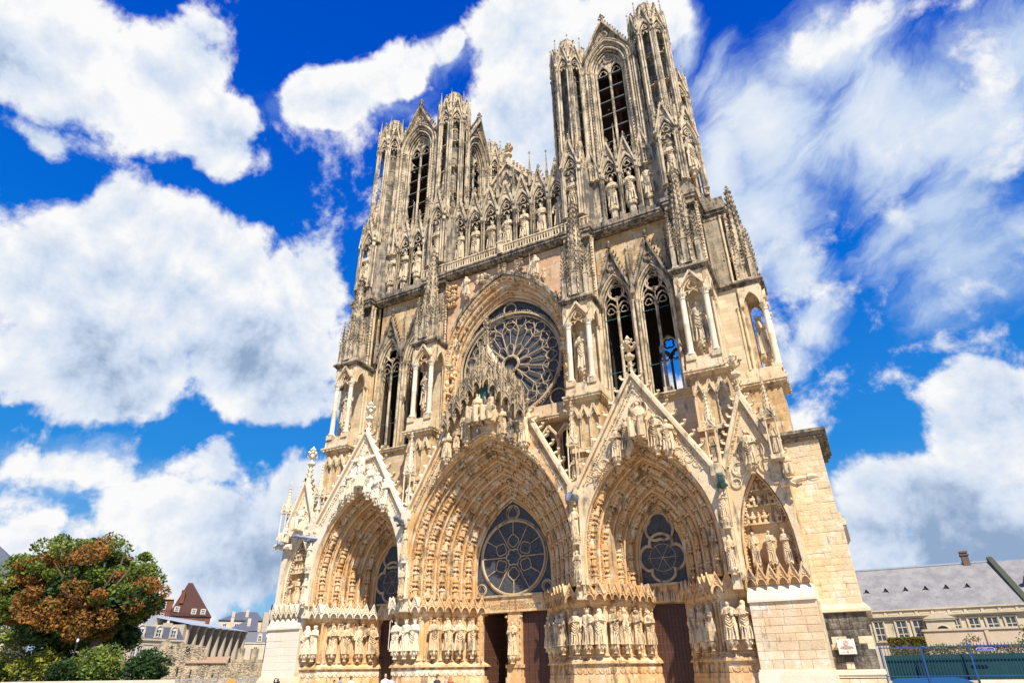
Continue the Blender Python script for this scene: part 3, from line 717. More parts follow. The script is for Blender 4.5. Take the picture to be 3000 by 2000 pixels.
# ---- the three portals: stepped orders from outside to inside (axis, half width, apex, depth)
def lerp(a, b, t): return a+(b-a)*t
ZS = 7.6; ST = 2.3
def sarch(cx, w, a, n): return arch(cx, ZS+ST, w, a-ZS-ST, n, leg=ST)
vf = statue_mb(21, 'fold', 'hair', low=True); vf2 = statue_mb(22, 'book', 'veil', low=True); vf3 = statue_mb(23, 'raise', 'crown', low=True)
VF = []
for v in (vf, vf2, vf3):
    v.X = None
    v.lathe(0, 0, [(.10, -.16), (.14, -.06), (.17, -.03), (.17, 0)], 6)
    v.lathe(0, .04, [(.12, 1.10), (.2, 1.12), (.16, 1.25), (.10, 1.3), (.09, 1.4)], 6, smooth=False)
    for k in range(5):
        a = PI+PI*k/4; v.add([(.2*math.cos(a-.4), .04+.2*math.sin(a-.4), 1.13), (.2*math.cos(a+.4), .04+.2*math.sin(a+.4), 1.13), (.19*math.cos(a), .04+.19*math.sin(a), 1.34), (.17*math.cos(a), .04+.17*math.sin(a), 1.0)], [(0, 1, 2), (1, 0, 3)])
    VF.append(v.mesh('voussoir_figure', M['portal']))
# seated pairs: reversed look by scaling
def portal(cxo, cxi, wo, wi, ao, ai, yo, yi, steps, nfig, npt=12, rnd=1):
    rg = random.Random(rnd)
    Q = [(lerp(cxo, cxi, k/steps), lerp(wo, wi, k/steps), lerp(ao, ai, (k/steps)**1.05), lerp(yo, yi, k/steps)) for k in range(steps+1)]
    mb = MB(); leaf = MB(); figs = []
    for k in range(steps):
        cx, w, a, y = Q[k]; cx2, w2, a2, y2 = Q[k+1]
        P = sarch(cx, w, a, npt); ym = y2-.12
        Pm = sarch(lerp(cx, cx2, .2), w-(w-w2)*.25, lerp(a, a2, .25), npt)
        P2 = sarch(cx2, w2, a2, npt)
        rows = [p3(P, y), p3(P, lerp(y, ym, .35)), p3(Pm, lerp(y, ym, .5)), p3(Pm, ym), p3(P2, y2)]
        n = len(P); vs = [v for r in rows for v in r]
        mb.add(vs, [(i*n+j, i*n+j+1, (i+1)*n+j+1, (i+1)*n+j) for i in range(len(rows)-1) for j in range(n-1)])
        mb.tube(p3(P, y+.04), .13, 7); mb.tube(p3(Pm, lerp(y, ym, .46)), .08, 6); mb.tube(p3([(lerp(p[0], q[0], .4), lerp(p[1], q[1], .4)) for p, q in zip(P2, Pm)], y2-.1), .07, 6)
        leafband(leaf, p3([(lerp(p[0], q[0], .55), lerp(p[1], q[1], .55)) for p, q in zip(P, Pm)], lerp(y, ym, .30)), .15, .10)
        leafband(leaf, p3([(lerp(p[0], q[0], .18), lerp(p[1], q[1], .18)) for p, q in zip(P2, Pm)], y2-.16), .16, .075)
        # figures ride in the hollow of the order
        wf = lerp(w, w2, .62); af = lerp(a, a2, .62); cf = lerp(cx, cx2, .6); yf = lerp(y, y2, .50)
        A = sarch(cf, wf, af, 39); L = sum(math.dist(A[i], A[i+1]) for i in range(40)); nf = max(4, round(L/nfig)); st = L/nf
        for side in (0, 1):
            B = A[:41] if side == 0 else A[40:][::-1]
            acc = 0; nxt = .10*st
            for i in range(40):
                d = math.dist(B[i], B[i+1])
                while acc+d >= nxt and nxt < L-.4*st:
                    t = (nxt-acc)/d; x = lerp(B[i][0], B[i+1][0], t); z = lerp(B[i][1], B[i+1][1], t)
                    up = Vector((B[i+1][0]-B[i][0], 0, B[i+1][1]-B[i][1])).normalized()
                    fx = (1 if side == 0 else -1)
                    inw = Vector((up.z*fx, 0, -up.x*fx)) if side == 0 else Vector((-up.z, 0, up.x))
                    front = (inw*.62+Vector((0, -.78, 0))).normalized()
                    figs.append((x, yf, z, up, front, st)); nxt += st
                acc += d
    cx, w, a, y = Q[-1]
    P = sarch(cx, w, a, npt)
    mb.tube(p3(P, y), .16, 7); mb.tube(p3(sarch(cx, w-.22, a-.3, npt), y+.12), .09, 6)
    return Q, mb, leaf, figs
PORT = []
for cxo, cxi, wo, wi, ao, ai, yo, yi, steps, nf, rd in ((0, 0, 8.0, 4.0, 20.9, 16.4, -1.6, 3.0, 5, 1.3, 3), (14.0, 13.55, 5.15, 2.1, 17.95, 13.9, -1.6, 3.0, 4, 1.22, 4), (-14.0, -13.55, 5.15, 2.1, 17.95, 13.9, -1.6, 3.0, 4, 1.22, 5)):
    Q, mb, leaf, figs = portal(cxo, cxi, wo, wi, ao, ai, yo, yi, steps, nf, rnd=rd)
    po = obj('portal', mb, M['portal'], CATH)
    obj('leaf_moulding', leaf, M['portal'], po, kind='stuff')
    for i, (x, y, z, up, fr, st) in enumerate(figs):
        yv = -(fr-up*fr.dot(up)).normalized(); xv = yv.cross(up); Mt = Matrix((xv, yv, up)).transposed()
        sz = st/1.52
        obj('voussoir_figure', VF[(i*7+i//3) % 3], None, po, (x, y, z), rot=Mt.to_euler(), scale=(sz*1.85, sz*1.5, sz*1.02))
    PORT.append((po, Q))

# front skins between the arch and the gable, with copings
def gable(po, cx, w, a, gw, zb, tip, y, mat, leafmat, coping_top=None, crock=True, thick=.55, ncr=12, band=True):
    xs = [cx-gw+2*gw*i/40 for i in range(41)]
    az = arch_z(cx, ZS+ST, w, a-ZS-ST)
    lo = lambda x: az(x) if abs(x-cx) < w else ZS-.6
    hi = lambda x: zb+(tip-zb)*(1-abs(x-cx)/gw)
    mb = MB(); mb.fill(xs, lo, hi, y, y+thick)
    g = obj('gable', mb, M[mat], po)
    dx, dz = gw, tip-zb; ln = math.hypot(dx, dz); nx, nz = dz/ln, dx/ln
    mb = MB()
    for s_ in (-1, 1):
        mb.sweep([(cx+s_*gw, y-.12, zb), (cx, y-.12, tip)], [(-.18, -.22), (.06, -.22), (.20, .0), (.08, .62), (-.18, .62)] if s_ < 0 else [(.18, -.22), (.18, .62), (-.08, .62), (-.20, .0), (-.06, -.22)])
    cp = obj('coping', mb, M['cream'] if cx == 0 else M['pale' if cx < 0 else 'cream'], g)
    if band:
        lb = MB()
        for s_ in (-1, 1):
            p0 = Vector((cx+s_*(gw-.55), y-.06, zb+.0)); p1 = Vector((cx, y-.06, tip-.55*dz/dx*1.0-.2))
            leafband(lb, [tuple(p0), tuple(p1)], .17, .10); leafband(lb, [tuple(p0+Vector((-s_*.25, 0, -.05))), tuple(p1+Vector((0, 0, -.5)))], .19, .09)
        obj('leaf_band', lb, M[leafmat], g, kind='stuff')
    if crock:
        for s_ in (-1, 1):
            for i in range(ncr):
                t = (i+.6)/(ncr+.4)
                x, z = cx+s_*gw*(1-t)+s_*nx*.24, zb+dz*t+nz*.24
                obj('crocket', CROCK if s_ > 0 else CROCKM, None, g, (x, y+.05, z), rot=(0, 0, 0), scale=1.0)
    return g
cm = MB(); cm.crocket((0, 0, 0), (1, 0, .12), .62); CROCK = cm.mesh('crocket', M['cream'])
cm = MB(); cm.crocket((0, 0, 0), (-1, 0, .12), .62); CROCKM = cm.mesh('crocket', M['cream'])
def big_finial(x, y, z, h, mat, parent):
    mb = MB(); mb.lathe(x, y, [(h*.10, z-h*.35), (h*.075, z), (h*.055, z+h*.35)], 4, PI/4, smooth=False)
    mb.lathe(x, y, [(h*.05, z+h*.33), (h*.13, z+h*.40), (h*.13, z+h*.46), (h*.05, z+h*.5), (h*.04, z+h*.62), (h*.09, z+h*.68), (h*.035, z+h*.74), (h*.03, z+h*.86), (h*.07, z+h*.9), (h*.01, z+h)], 6)
    for k in range(4):
        a = PI/2*k; c, s_ = math.cos(a), math.sin(a)
        mb.crocket((x+c*h*.04, y+s_*h*.04, z+h*.6), (c, s_, .1), h*.22); mb.crocket((x+c*h*.03, y+s_*h*.03, z+h*.78), (c, s_, .1), h*.13)
        for q in range(4): mb.crocket((x+c*h*(.09-.012*q), y+s_*h*(.09-.012*q), z-h*.3+h*.16*q), (c, s_, .1), h*.09)
    obj('finial', mb, mat, parent)
GY = -1.95
gC = gable(PORT[0][0], 0, 8.05, 20.9, 8.25, 15.0, 30.2, GY, 'portal', 'grey', crock=False)
for s_ in (-1, 1):
    for i in range(11):
        t = (i+.5)/18; obj('crocket', (CROCK if s_ > 0 else CROCKM), None, gC, (s_*(8.25*(1-t)+.22), GY+.05, 15+15.2*t+.12))
big_finial(0, GY+.1, 31.0, 2.6, M['grey'], gC)
gR = gable(PORT[1][0], 14.1, 5.2, 17.95, 5.45, 15.0, 24.0, GY, 'cream', 'cream', ncr=9); big_finial(14.1, GY+.15, 23.9, 3.7, M['cream'], gR)
gL = gable(PORT[2][0], -14.1, 5.2, 17.95, 5.45, 15.0, 24.0, GY, 'pale', 'pale', ncr=9); big_finial(-14.1, GY+.15, 23.9, 3.4, M['pale'], gL)

# ---- tympana, lintels, doors
def tymp(po, cx, w, a, y, kind):
    mb = MB()
    mb.fill([cx-w+2*w*i/28 for i in range(29)], ZS+.2, arch_z(cx, ZS+ST, w, a-ZS-ST), y+.25, y+.3)
    gl = obj('stained_glass', mb, M['glass'], po)
    mb = MB()
    if kind == 'rose':
        c = 11.05; R = 3.12
        mb.tube(p3(circ(cx, c, R+.06, 48), y+.15), .11, 6, closed=True); mb.tube(p3(circ(cx, c, R+.24, 48), y+.22), .06, 5, closed=True)
        mb.tube(p3(foil(cx, c, .72, 6, 0, 36, .22), y+.2), .06, 5, closed=True)
        for k in range(6):
            b = PI/3*k+PI/6; mb.tube(p3(foil(cx+1.42*math.cos(b), c+1.42*math.sin(b), .56, 4, b, 28, .25), y+.2), .042, 5, closed=True)
            mb.tube(p3([(cx+.7*math.cos(b+PI/6), c+.7*math.sin(b+PI/6)), (cx+2.0*math.cos(b+PI/6), c+2.0*math.sin(b+PI/6))], y+.2), .05, 5)
        for k in range(12):
            b = PI/6*k+PI/12*0; r0 = 2.0 if k % 2 == 0 else 1.95
            mb.tube(p3([(cx+r0*math.cos(b), c+r0*math.sin(b)), (cx+R*math.cos(b), c+R*math.sin(b))], y+.18), .048, 5)
            b2 = b+PI/12; mb.tube(p3(foil(cx+2.62*math.cos(b2), c+2.62*math.sin(b2), .40, 3, b2, 18, .3), y+.27), .014, 4, closed=True)
        for q in (-1, 1): mb.tube(p3(circ(cx+q*(w-.62), ZS+.82, .48, 18), y+.18), .07, 5, closed=True); mb.tube(p3(foil(cx+q*(w-.62), ZS+.82, .36, 3, PI/2, 18), y+.2), .04, 4, closed=True)
        mb.tube(p3(circ(cx, 14.98, .66, 20), y+.18), .08, 5, closed=True); mb.tube(p3(foil(cx, 14.98, .52, 3, PI/2, 18), y+.2), .045, 4, closed=True)
    else:
        mb.tube(p3(foil(cx, 9.85, 1.86, 4, 0, 56, .30), y+.15), .13, 6, closed=True)
        mb.tube(p3(foil(cx, 12.2, 1.18, 3, PI/2, 42, .28), y+.15), .12, 6, closed=True)
        mb.tube(p3(circ(cx, 9.85, 1.05, 24), y+.25), .02, 4, closed=True)
        for k in range(6): b = PI/3*k; mb.tube(p3([(cx, 9.85), (cx+1.15*math.cos(b), 9.85+1.15*math.sin(b))], y+.25), .018, 4)
    mb.box(cx-w-.1, cx+w+.1, y-.1, y+.3, ZS+.12, ZS+.3)
    obj('tracery', mb, M['rose_stone'], po)
    return gl
tymp(PORT[0][0], 0, 3.9, 16.25, 3.0, 'rose'); tymp(PORT[1][0], 13.55, 2.0, 13.75, 3.0, 'foil'); tymp(PORT[2][0], -13.55, 2.0, 13.75, 3.0, 'foil')
def text(name, body, size, mat, parent, loc, rz=0, rot=None, ext=.01, align='CENTER', label=None, sx=1):
    c = bpy.data.curves.new(name, 'FONT'); c.body = body; c.size = size; c.extrude = ext; c.align_x = align; c.align_y = 'CENTER'; c.space_line = .85
    c.materials.append(mat)
    o = bpy.data.objects.new(name, c); COL.objects.link(o); o.location = loc; o.rotation_euler = rot or (PI/2, 0, rz); o.scale = (sx, 1, 1)
    if parent: o.parent = parent
    if label: o['label'] = label
    return o
M['ink'] = plain('engraved_letters', (.22, .14, .07), .9)
def doors(po, cx, hw, y, central=False):
    mb = MB(); mb.box(cx-hw-.5, cx+hw+.5, y-.45, y+.6, 6.5, ZS+.12); li = obj('lintel', mb, M['portal'], po)
    def leaf(x0, x1, rz=0):
        w = x1-x0; sb = MB(); mb = MB(); mb.box(0, w, 0, .12, 0, 6.45)
        n = 5
        for k in range(n): mb.box(k*w/n+.015, (k+1)*w/n-.015, -.035, 0, .05, 6.2)
        mb.box(0, w, -.06, 0, 6.22, 6.34)
        for zz in [1.2+.62*q for q in range(9)]:
            for k in range(2*n): sb.blob(((k+.5)*w/2/n, -.045, zz), .032, .03, .032)
        o = obj('door', mb, M['door'], po, (x0, y+.15, 0.0), rz); obj('studs', sb, M['lead'], po, (x0, y+.15, 0.0), rz, kind='stuff'); return o
    if central:
        leaf(.62, hw); leaf(-hw, -.62, PI*.42)
        mb = MB(); mb.box(-.62, .62, y-.3, y+.3, 2.4, 6.5); mb.box(-.75, .75, y-.5, y+.3, -.3, 1.5); mb.box(-.66, .66, y-.42, y+.3, 1.5, 2.2); mb.box(-.75, .75, y-.5, y+.3, 2.2, 2.45)
        mb.box(-.6, .6, y-.42, y-.25, 2.9, 3.15)
        tr = obj('trumeau', mb, M['portal'], po)
        lm = MB()
        for q in (-1, 1):
            for k in range(6): lm.blob((q*.58, y-.36, 3.0+.55*k), .09, .08, .2, .2)
            lm.blob((q*.72, y-.4, 6.1), .16, .1, .1, .3)
        obj('relief_figures', lm, M['portal'], tr, kind='stuff')
        text('inscription', 'DEO OPTIMO MAXIMO\nSUB INVOC BEATAE MARIAE VIRGINIS DEIPARAE\nTEMPLUM SAECULO XIII REAEDIFICATUM', .27, M['ink'], li, (0, y-.455, 7.02), sx=.94)
    else:
        leaf(cx-hw, cx); leaf(cx, cx+hw)
        for k in range(4):
            x = cx-hw-.1+(k+.5)*(2*hw+.2)/4
            lm = MB()
            for q in (-.18, .02, .2): lm.lathe(x+q, y-.48, [(.10, 6.62), (.09, 6.9), (.1, 7.1), (.05, 7.2), (.07, 7.28), (.01, 7.38)], 6)
            lm.box(x-.33, x+.33, y-.52, y-.42, 6.54, 6.62)
            obj('relief_scene', lm, M['portal'], li)
    # carved door jambs
    for s_ in (-1, 1):
        mb = MB(); xx = cx+s_*(hw+.28)
        mb.box(xx-.28, xx+.28, y-.42, y+.5, 2.4, 6.5)
        for k in range(8):
            z = 2.75+k*.46; mb.box(xx-.16, xx+.16, y-.46, y-.42, z-.04, z); mb.lathe(xx, y-.46, [(.09, z), (.08, z+.18), (.1, z+.26), (.05, z+.31), (.06, z+.36), (.01, z+.41)], 6)
            mb.lathe(xx-s_*.3, y-.3, [(.08, z), (.07, z+.18), (.09, z+.26), (.05, z+.31), (.05, z+.36), (.01, z+.41)], 6)
        obj('jamb_relief', mb, M['portal'], po)
doors(PORT[0][0], 0, 3.25, 3.5, True); doors(PORT[1][0], 13.5, 1.4, 3.7); doors(PORT[2][0], -13.5, 1.4, 3.7)

# ---- end blocks with their blind gabled bay
stone_n = [0]
def blocks(parent, x0, x1, z0, z1, y, rowh, bw, mats, rg, proud=.02, gap=.012, xr=None, name='stone_block', rough=0.0, dark=None):
    """courses of individually cut stones; x limits may depend on z"""
    z = z0
    while z < z1-.12:
        h = min(rowh*rg.uniform(.85, 1.15), z1-z)
        if z1-(z+h) < .15: h = z1-z
        xa = xr(z+h/2)[0] if xr else x0; xb = xr(z+h/2)[1] if xr else x1
        x = xa; first = True
        while x < xb-.02:
            w = bw*rg.uniform(.6, 1.4)*(.6 if first else 1); first = False
            if xb-(x+w) < bw*.45: w = xb-x
            key = rg.randrange(4)
            mm = mats[0] if not dark or not dark(x+w/2, z+h/2, rg) else mats[1]
            me = BLK[(mm, key)]
            o = obj(name, me, None, parent, (x+gap/2, y-rg.uniform(0, proud), z+gap/2), scale=(w-gap, 1, h-gap))
            x += w
        z += h
BLK = {}
for mm in ('rough', 'rough_dark', 'block_warm', 'block_pale'):
    for key in range(4):
        rg = random.Random(hash((mm, key)) % 1000 if False else key+len(mm)*7); b = MB(); g = 5 if 'rough' in mm else 1
        amp = {'rough': .014, 'rough_dark': .02}.get(mm, 0.0)
        if g == 1:
            e = .012; b.add([(0, 0, 0), (1, 0, 0), (1, .3, 0), (0, .3, 0), (0, 0, 1), (1, 0, 1), (1, .3, 1), (0, .3, 1), (.02, -e, .04), (.98, -e, .04), (.98, -e, .96), (.02, -e, .96)],
                  [(8, 9, 10, 11), (0, 1, 9, 8), (1, 5, 10, 9), (5, 4, 11, 10), (4, 0, 8, 11), (1, 2, 6, 5), (3, 0, 4, 7), (4, 5, 6, 7), (0, 3, 2, 1)])
        else:
            vs = []
            for i in range(g+1):
                for j in range(g): 
                    ed = i in (0, g) or j in (0, g-1); vs.append((i/g+(0 if i in (0, g) else rg.uniform(-.05, .05)), 0 if ed else -rg.uniform(.2, 1)*amp, j/(g-1)))
            fs = [(i*g+j, (i+1)*g+j, (i+1)*g+j+1, i*g+j+1) for i in range(g) for j in range(g-1)]
            nb = len(vs); vs += [(0, .3, 0), (1, .3, 0), (1, .3, 1), (0, .3, 1)]; q = [0, g*g, g*g+g-1, g-1]
            vs += [(0, 0, 0), (1, 0, 0), (1, 0, 1), (0, 0, 1)]
            fs += [(nb+4, nb, nb+1, nb+5)[::-1], (nb+5, nb+1, nb+2, nb+6)[::-1], (nb+6, nb+2, nb+3, nb+7)[::-1], (nb+7, nb+3, nb, nb+4)[::-1]]
            b.add(vs, fs)
        BLK[(mm, key)] = b.mesh('stone_block', M[mm])
def end_block(s_):
    mat = 'portal' if s_ > 0 else 'pale'; bm = 'block_warm' if s_ > 0 else 'block_pale'
    xi, xo = 20.25, 24.37; Y = -1.5
    X = lambda a: s_*a
    def bx(mb, a, b, *r, **k): mb.box(min(X(a), X(b)), max(X(a), X(b)), *r, **k)
    mb = MB(); bx(mb, xi+.02, xo-.02, Y+.04, 5, 1.9, 5.9); pass
    e = obj('end_pier', mb, M['mortar'] if s_ > 0 else M['pale'], CATH)
    mb = MB(); bx(mb, xi-.16, xo+.14, Y-.3, 5.01, -.3, 1.46); bx(mb, xi-.13, xo+.11, Y-.24, 5.01, 1.46, 1.64); bx(mb, xi-.07, xo+.06, Y-.12, 5.01, 1.64, 1.78); obj('base_moulding', mb, M['pale'], e)
    rg = random.Random(5+s_)
    blocks(e, min(X(xi), X(xo)), max(X(xi), X(xo)), 1.76, 5.72, Y, (.5 if s_ > 0 else .6), (1.05 if s_ > 0 else 1.5), (bm,), rg, gap=(.014 if s_ > 0 else .006))
    # right flank of the block, seen end on
    mb = MB(); xs = 20.25 if s_ < 0 else 24.37
    mb.box(X(xo)-.01 if s_ > 0 else X(xi)-.01, X(xo)+.03 if s_ > 0 else X(xi)+.03, Y+.02, 4.9, 1.76, 5.9); obj('side_facing', mb, M['cream_block'] if s_ > 0 else M['pale_block'], e)
    # sloping weathering and upper bay
    mb = MB()
    a, b = min(X(xi), X(xo)), max(X(xi), X(xo))
    mb.add([(a-.05, Y-.16, 5.86), (b+.05, Y-.16, 5.86), (b, Y+.35, 6.75), (a, Y+.35, 6.75), (a-.05, Y-.16, 5.72), (b+.05, Y-.16, 5.72), (b, 5, 6.75), (a, 5, 6.75), (b+.05, 5, 5.72), (a-.05, 5, 5.72)],
           [(0, 1, 2, 3), (4, 5, 1, 0), (1, 5, 8, 6, 2), (4, 0, 3, 7, 9), (5, 4, 9, 8), (2, 6, 7, 3)])
    obj('weathering', mb, M['pale'], e)
    c = X(22.2); hw = 1.68; zs = 9.4; ap = 14.5; yb = -.15
    mb = MB(); mb.fill([c-hw-.42+(2*hw+.84)*i/2 for i in range(3)], 6.7, 15.2, yb, yb+.4); bx(mb, xi-.6, xi+.15, Y+.5, 5, 6.7, 15.0); bx(mb, xo-.5, xo-.1, Y+.5, 5, 6.7, 15.0)
    obj('bay_wall', mb, M['portal'] if s_ > 0 else M['portal'], e)
    mb = MB(); lf = MB()
    for k in range(3):
        w = hw+.42-.2*k; h = ap+.55-.3*k-zs
        mb.tube(p3(arch(c, zs, w, h, 8, leg=2.4), Y+.42+.2*k), .12-.015*k, 6)
    leafband(lf, p3(arch(c, zs, hw+.15, ap-zs+.1, 10, leg=2.4), Y+.6), .2, .10)
    leafband(lf, p3(arch(c, zs, hw-.1, ap-zs-.3, 10, leg=2.4), Y+.95), .24, .12)
    P = arch(c, zs, hw+.05, ap-zs, 8, leg=2.4); n = len(P)
    mb.add(p3(P, Y+.4)+p3(P, yb), [(j, j+1, n+j+1, n+j) for j in range(n-1)])
    obj('bay_arch', mb, M[mat], e); obj('leaf_arch', lf, M[mat], e, kind='stuff')
    g = MB(); gw = 2.12; zb = 15.0; tip = 20.6 if s_ > 0 else 20.3
    az = arch_z(c, zs, hw+.1, ap-zs+.1)
    g.fill([c-gw+2*gw*i/24 for i in range(25)], lambda x: (az(x) if abs(x-c) < hw+.1 else 7.0), lambda x: (zb+(tip-zb)*(1-abs(x-c)/gw)), Y+.25, Y+.6)
    ga = obj('gable', g, M['cream'] if s_ > 0 else M['pale'], e)
    mb = MB()
    for q in (-1, 1):
        mb.sweep([(c+q*gw, Y+.15, zb-.1), (c, Y+.15, tip)], [(-.2, -.3), (.08, -.3), (.2, 0), (.08, .6), (-.2, .6)] if q < 0 else [(.2, -.3), (.2, .6), (-.08, .6), (-.2, 0), (-.08, -.3)])
    for (dx, dz, r, nn) in ((0, 17.15, .26, 4), (.32, 16.6, .0, 4), (0, 16.0, .95, 6), (-.95, 14.75, .52, 4), (.95, 14.75, .52, 4), (-1.35, 13.75, .34, 4), (1.35, 13.75, .34, 4)):
        if r: mb.tube(p3(circ(c+dx, dz, r, 20), Y+.2), .07, 5, closed=True); mb.tube(p3(foil(c+dx, dz, r*.78, nn, PI/4, 30, .3), Y+.22), .04, 4, closed=True)
    obj('coping', mb, M['cream'] if s_ > 0 else M['pale'], ga)
    lb = MB()
    for q in (-1, 1): leafband(lb, [(c+q*(gw-.38), Y+.2, zb), (c, Y+.2, tip-1.2)], .17, .10)
    obj('leaf_band', lb, M['cream' if s_ > 0 else 'pale'], ga, kind='stuff')
    dx, dz = gw, tip-zb; ln = math.hypot(dx, dz); nx, nz = dz/ln, dx/ln
    for q in (-1, 1):
        for i in range(8):
            t = (i+.5)/8.4; obj('crocket', CROCK if q > 0 else CROCKM, None, ga, (c+q*gw*(1-t)+q*nx*.2, Y+.3, zb+dz*t+nz*.2), scale=.85)
    big_finial(c, Y+.35, tip+.2, 3.4, M['cream'] if s_ > 0 else M['pale'], ga)
    for k in range(6):
        obj('canopy', CANOPY['portal' if s_ > 0 else 'pale'], None, e, (a+.34+k*.688, Y-.05+.1, 7.15), scale=(.95, 1, 1))
    for (x, y, z0, h) in ((X(xi-.05), Y-.1, 14.9, 6.2), (X(xo-.2), Y+.1, 14.9, 6.0)):
        pass
    # carved scenes in the bay
    lm = MB(); rg = random.Random(9)
    for r, (z, hh, wd) in enumerate(((13.35, .75, .75), (12.25, .85, 1.1), (11.0, .9, 1.35))):
        lm.box(c-wd, c+wd, yb-.35, yb, z-.12, z)
        k = int(wd*2/.36)
        for i in range(k):
            x = c-wd+.18+i*(2*wd-.36)/max(1, k-1); q = rg.uniform(.85, 1.05)*hh
            lm.lathe(x, yb-.22, [(.13, z), (.10, z+q*.5), (.14, z+q*.72), (.05, z+q*.8), (.08, z+q*.88), (.01, z+q)], 7); lm.blob((x+rg.uniform(-.12, .12), yb-.36, z+q*.5), .09, .1, .07, .4)
        if r: 
            for i in range(3): lm.ball((c-wd*.6+i*wd*.6, yb-.3, z+.38), .26, .12, .14, 7, 4)
    obj('relief_scenes', lm, M['portal'] if s_ > 0 else M['figure'], e)
    return e, c
ENDR, cR = end_block(1); ENDL, cL = end_block(-1)

# ---- slim shrines standing between the gables
def shrine(x, y, z0, h, mat):
    mb = MB(); zc = z0+h*.43
    for a, b in ((-1, -1), (1, -1), (-1, 1), (1, 1)): shaft(mb, a*.34, b*.34, z0, zc, .06, 6)
    mb.box(-.46, .46, -.46, .46, z0-.3, z0); mb.box(-.42, .42, -.42, .42, zc, zc+.1)
    for k in range(4):
        mb.X = Matrix.Rotation(PI/2*k, 4, 'Z') @ Matrix.Translation((0, -.4, 0))
        mb.tube(p3(arch(0, zc-.05, .32, .4, 4), 0), .05, 5); mb.bar([(-.44, 0, zc+.1), (0, 0, zc+.95), (.44, 0, zc+.1)], .05, .05)
        mb.fill([-.4, -.2, 0, .2, .4], lambda q: zc+.1+.1*(1-abs(q)/.4), lambda q: zc+.1+.8*(1-abs(q)/.44), 0.02, .1)
        mb.finial((0, 0, zc+.9), .35); mb.X = None
        a = PI/4+PI/2*k; pinnacle(mb, .36*math.cos(a)*1.3, .36*math.sin(a)*1.3, zc+.1, .16, h*.22, croc=3)
    mb.lathe(0, 0, [(.34, zc+.3), (.30, zc+.7), (.05, z0+h*.94)], 8, smooth=False)
    for i in range(6):
        t = (i+1)/7; r = .30*(1-t)+.05*t; zz = zc+.7+(z0+h*.94-zc-.7)*t
        for k in range(8): a = PI/4*k; mb.crocket((r*math.cos(a)*.9, r*math.sin(a)*.9, zz), (math.cos(a), math.sin(a), .1), .14)
    mb.finial((0, 0, z0+h*.9), h*.12)
    obj('shrine', mb, mat, CATH, (x, y, 0))
for x, z0, h, mt in ((-8.45, 15.4, 7.3, 'pale'), (8.45, 15.4, 7.1, 'cream'), (-19.75, 15.2, 6.2, 'pale'), (19.75, 15.2, 6.1, 'cream'), (24.05, 15.2, 6.2, 'cream'), (-24.0, 14.3, 5.6, 'pale')):
    shrine(x, GY+.15, z0, h, M[mt])
# stacked figures on the strips between the arches
for s_ in (-1, 1):
    for x, mt in ((8.3, 'pale' if s_ < 0 else 'cream'), (19.75, 'pale' if s_ < 0 else 'cream')):
        mb = MB(); X = s_*x
        mb.box(X-.3, X+.3, -1.75, 3, 6.6, 15.2)
        shaft(mb, X-.28, -1.85, 7.6, 10.8, .12, 7); shaft(mb, X+.28, -1.85, 7.6, 10.8, .12, 7); capital(mb, X, -2.0, 11.1, .26, .6, 8)
        mb.box(X-.42, X+.42, -2.3, -1.4, 14.3, 15.1); mb.lathe(X, -2.05, [(.15, 13.6), (.34, 14.1), (.38, 14.3)], 8)
        obj('pier_strip', mb, M[mt], CATH)

# ================================================================== upper front
PINN = {}
M['dark_fill'] = plain('near_black_fill', (.055, .042, .032), .95, scale=2, var=.4)  # near-black tone; inside the towers it paints the interior shade
def pins(parent, pts, w, h, croc, mat):
    k = (w, h, croc, mat)
    if k not in PINN: mb = MB(); pinnacle(mb, 0, 0, 0, w, h, croc=croc); PINN[k] = mb.mesh('pinnacle', M[mat])
    for x, y, z in pts: obj('pinnacle', PINN[k], None, parent, (x, y, z))
def wall_part(name, mat, f, parent=CATH, kind=None):
    mb = MB(); f(mb); return obj(name, mb, M[mat], parent, kind=kind)
def cornice(mb, x0, x1, y, z, h=.45, out=.35, leaf=None, depth=.6):
    mb.box(x0, x1, y-out*.35, y+depth, z-h, z-h*.62); mb.box(x0, x1, y-out*.75, y+depth, z-h*.62, z-h*.25); mb.box(x0, x1, y-out, y+depth, z-h*.25, z)
    if leaf is not None: leafband(leaf, [(x0, y-out*.6, z-h*.7), (x1, y-out*.6, z-h*.7)], .3, .12)
# lower walls behind the gables
def low(mb):
    mb.box(-10.2, -7.0, 2.2, 4.4, 7.6, 23.0); mb.box(7.0, 10.2, 2.2, 4.4, 7.6, 23.0)
    for s_ in (-1, 1):
        a, b = sorted((s_*7.2, s_*20.5)); mb.box(a, b, 3.4, 14.5, 14.2, 23.1); mb.box(a, b, 2.3, 3.5, 15.0, 23.2)
        a, b = sorted((s_*15.6, s_*22)); mb.box(a, b, 3.6, 15, -.3, 14.4)
    mb.box(-7.4, 7.4, 3.6, 14, 17.0, 24.6)
lw = wall_part('lower_wall', 'cream_block', low)
def sill(mb):
    lf = MB()
    for s_ in (-1, 1):
        a, b = sorted((s_*9.9, s_*18.6)); cornice(mb, a, b, 2.25, 23.3, .5, .4, lf)
    cornice(mb, -7.3, 7.3, 2.3, 23.4, .5, .3, lf); mb.box(-7.3, 7.3, 2.5, 3.6, 23.4, 24.7)
    lf.v and mb.add(lf.v, lf.f)
wall_part('sill_cornice', 'cream', sill)
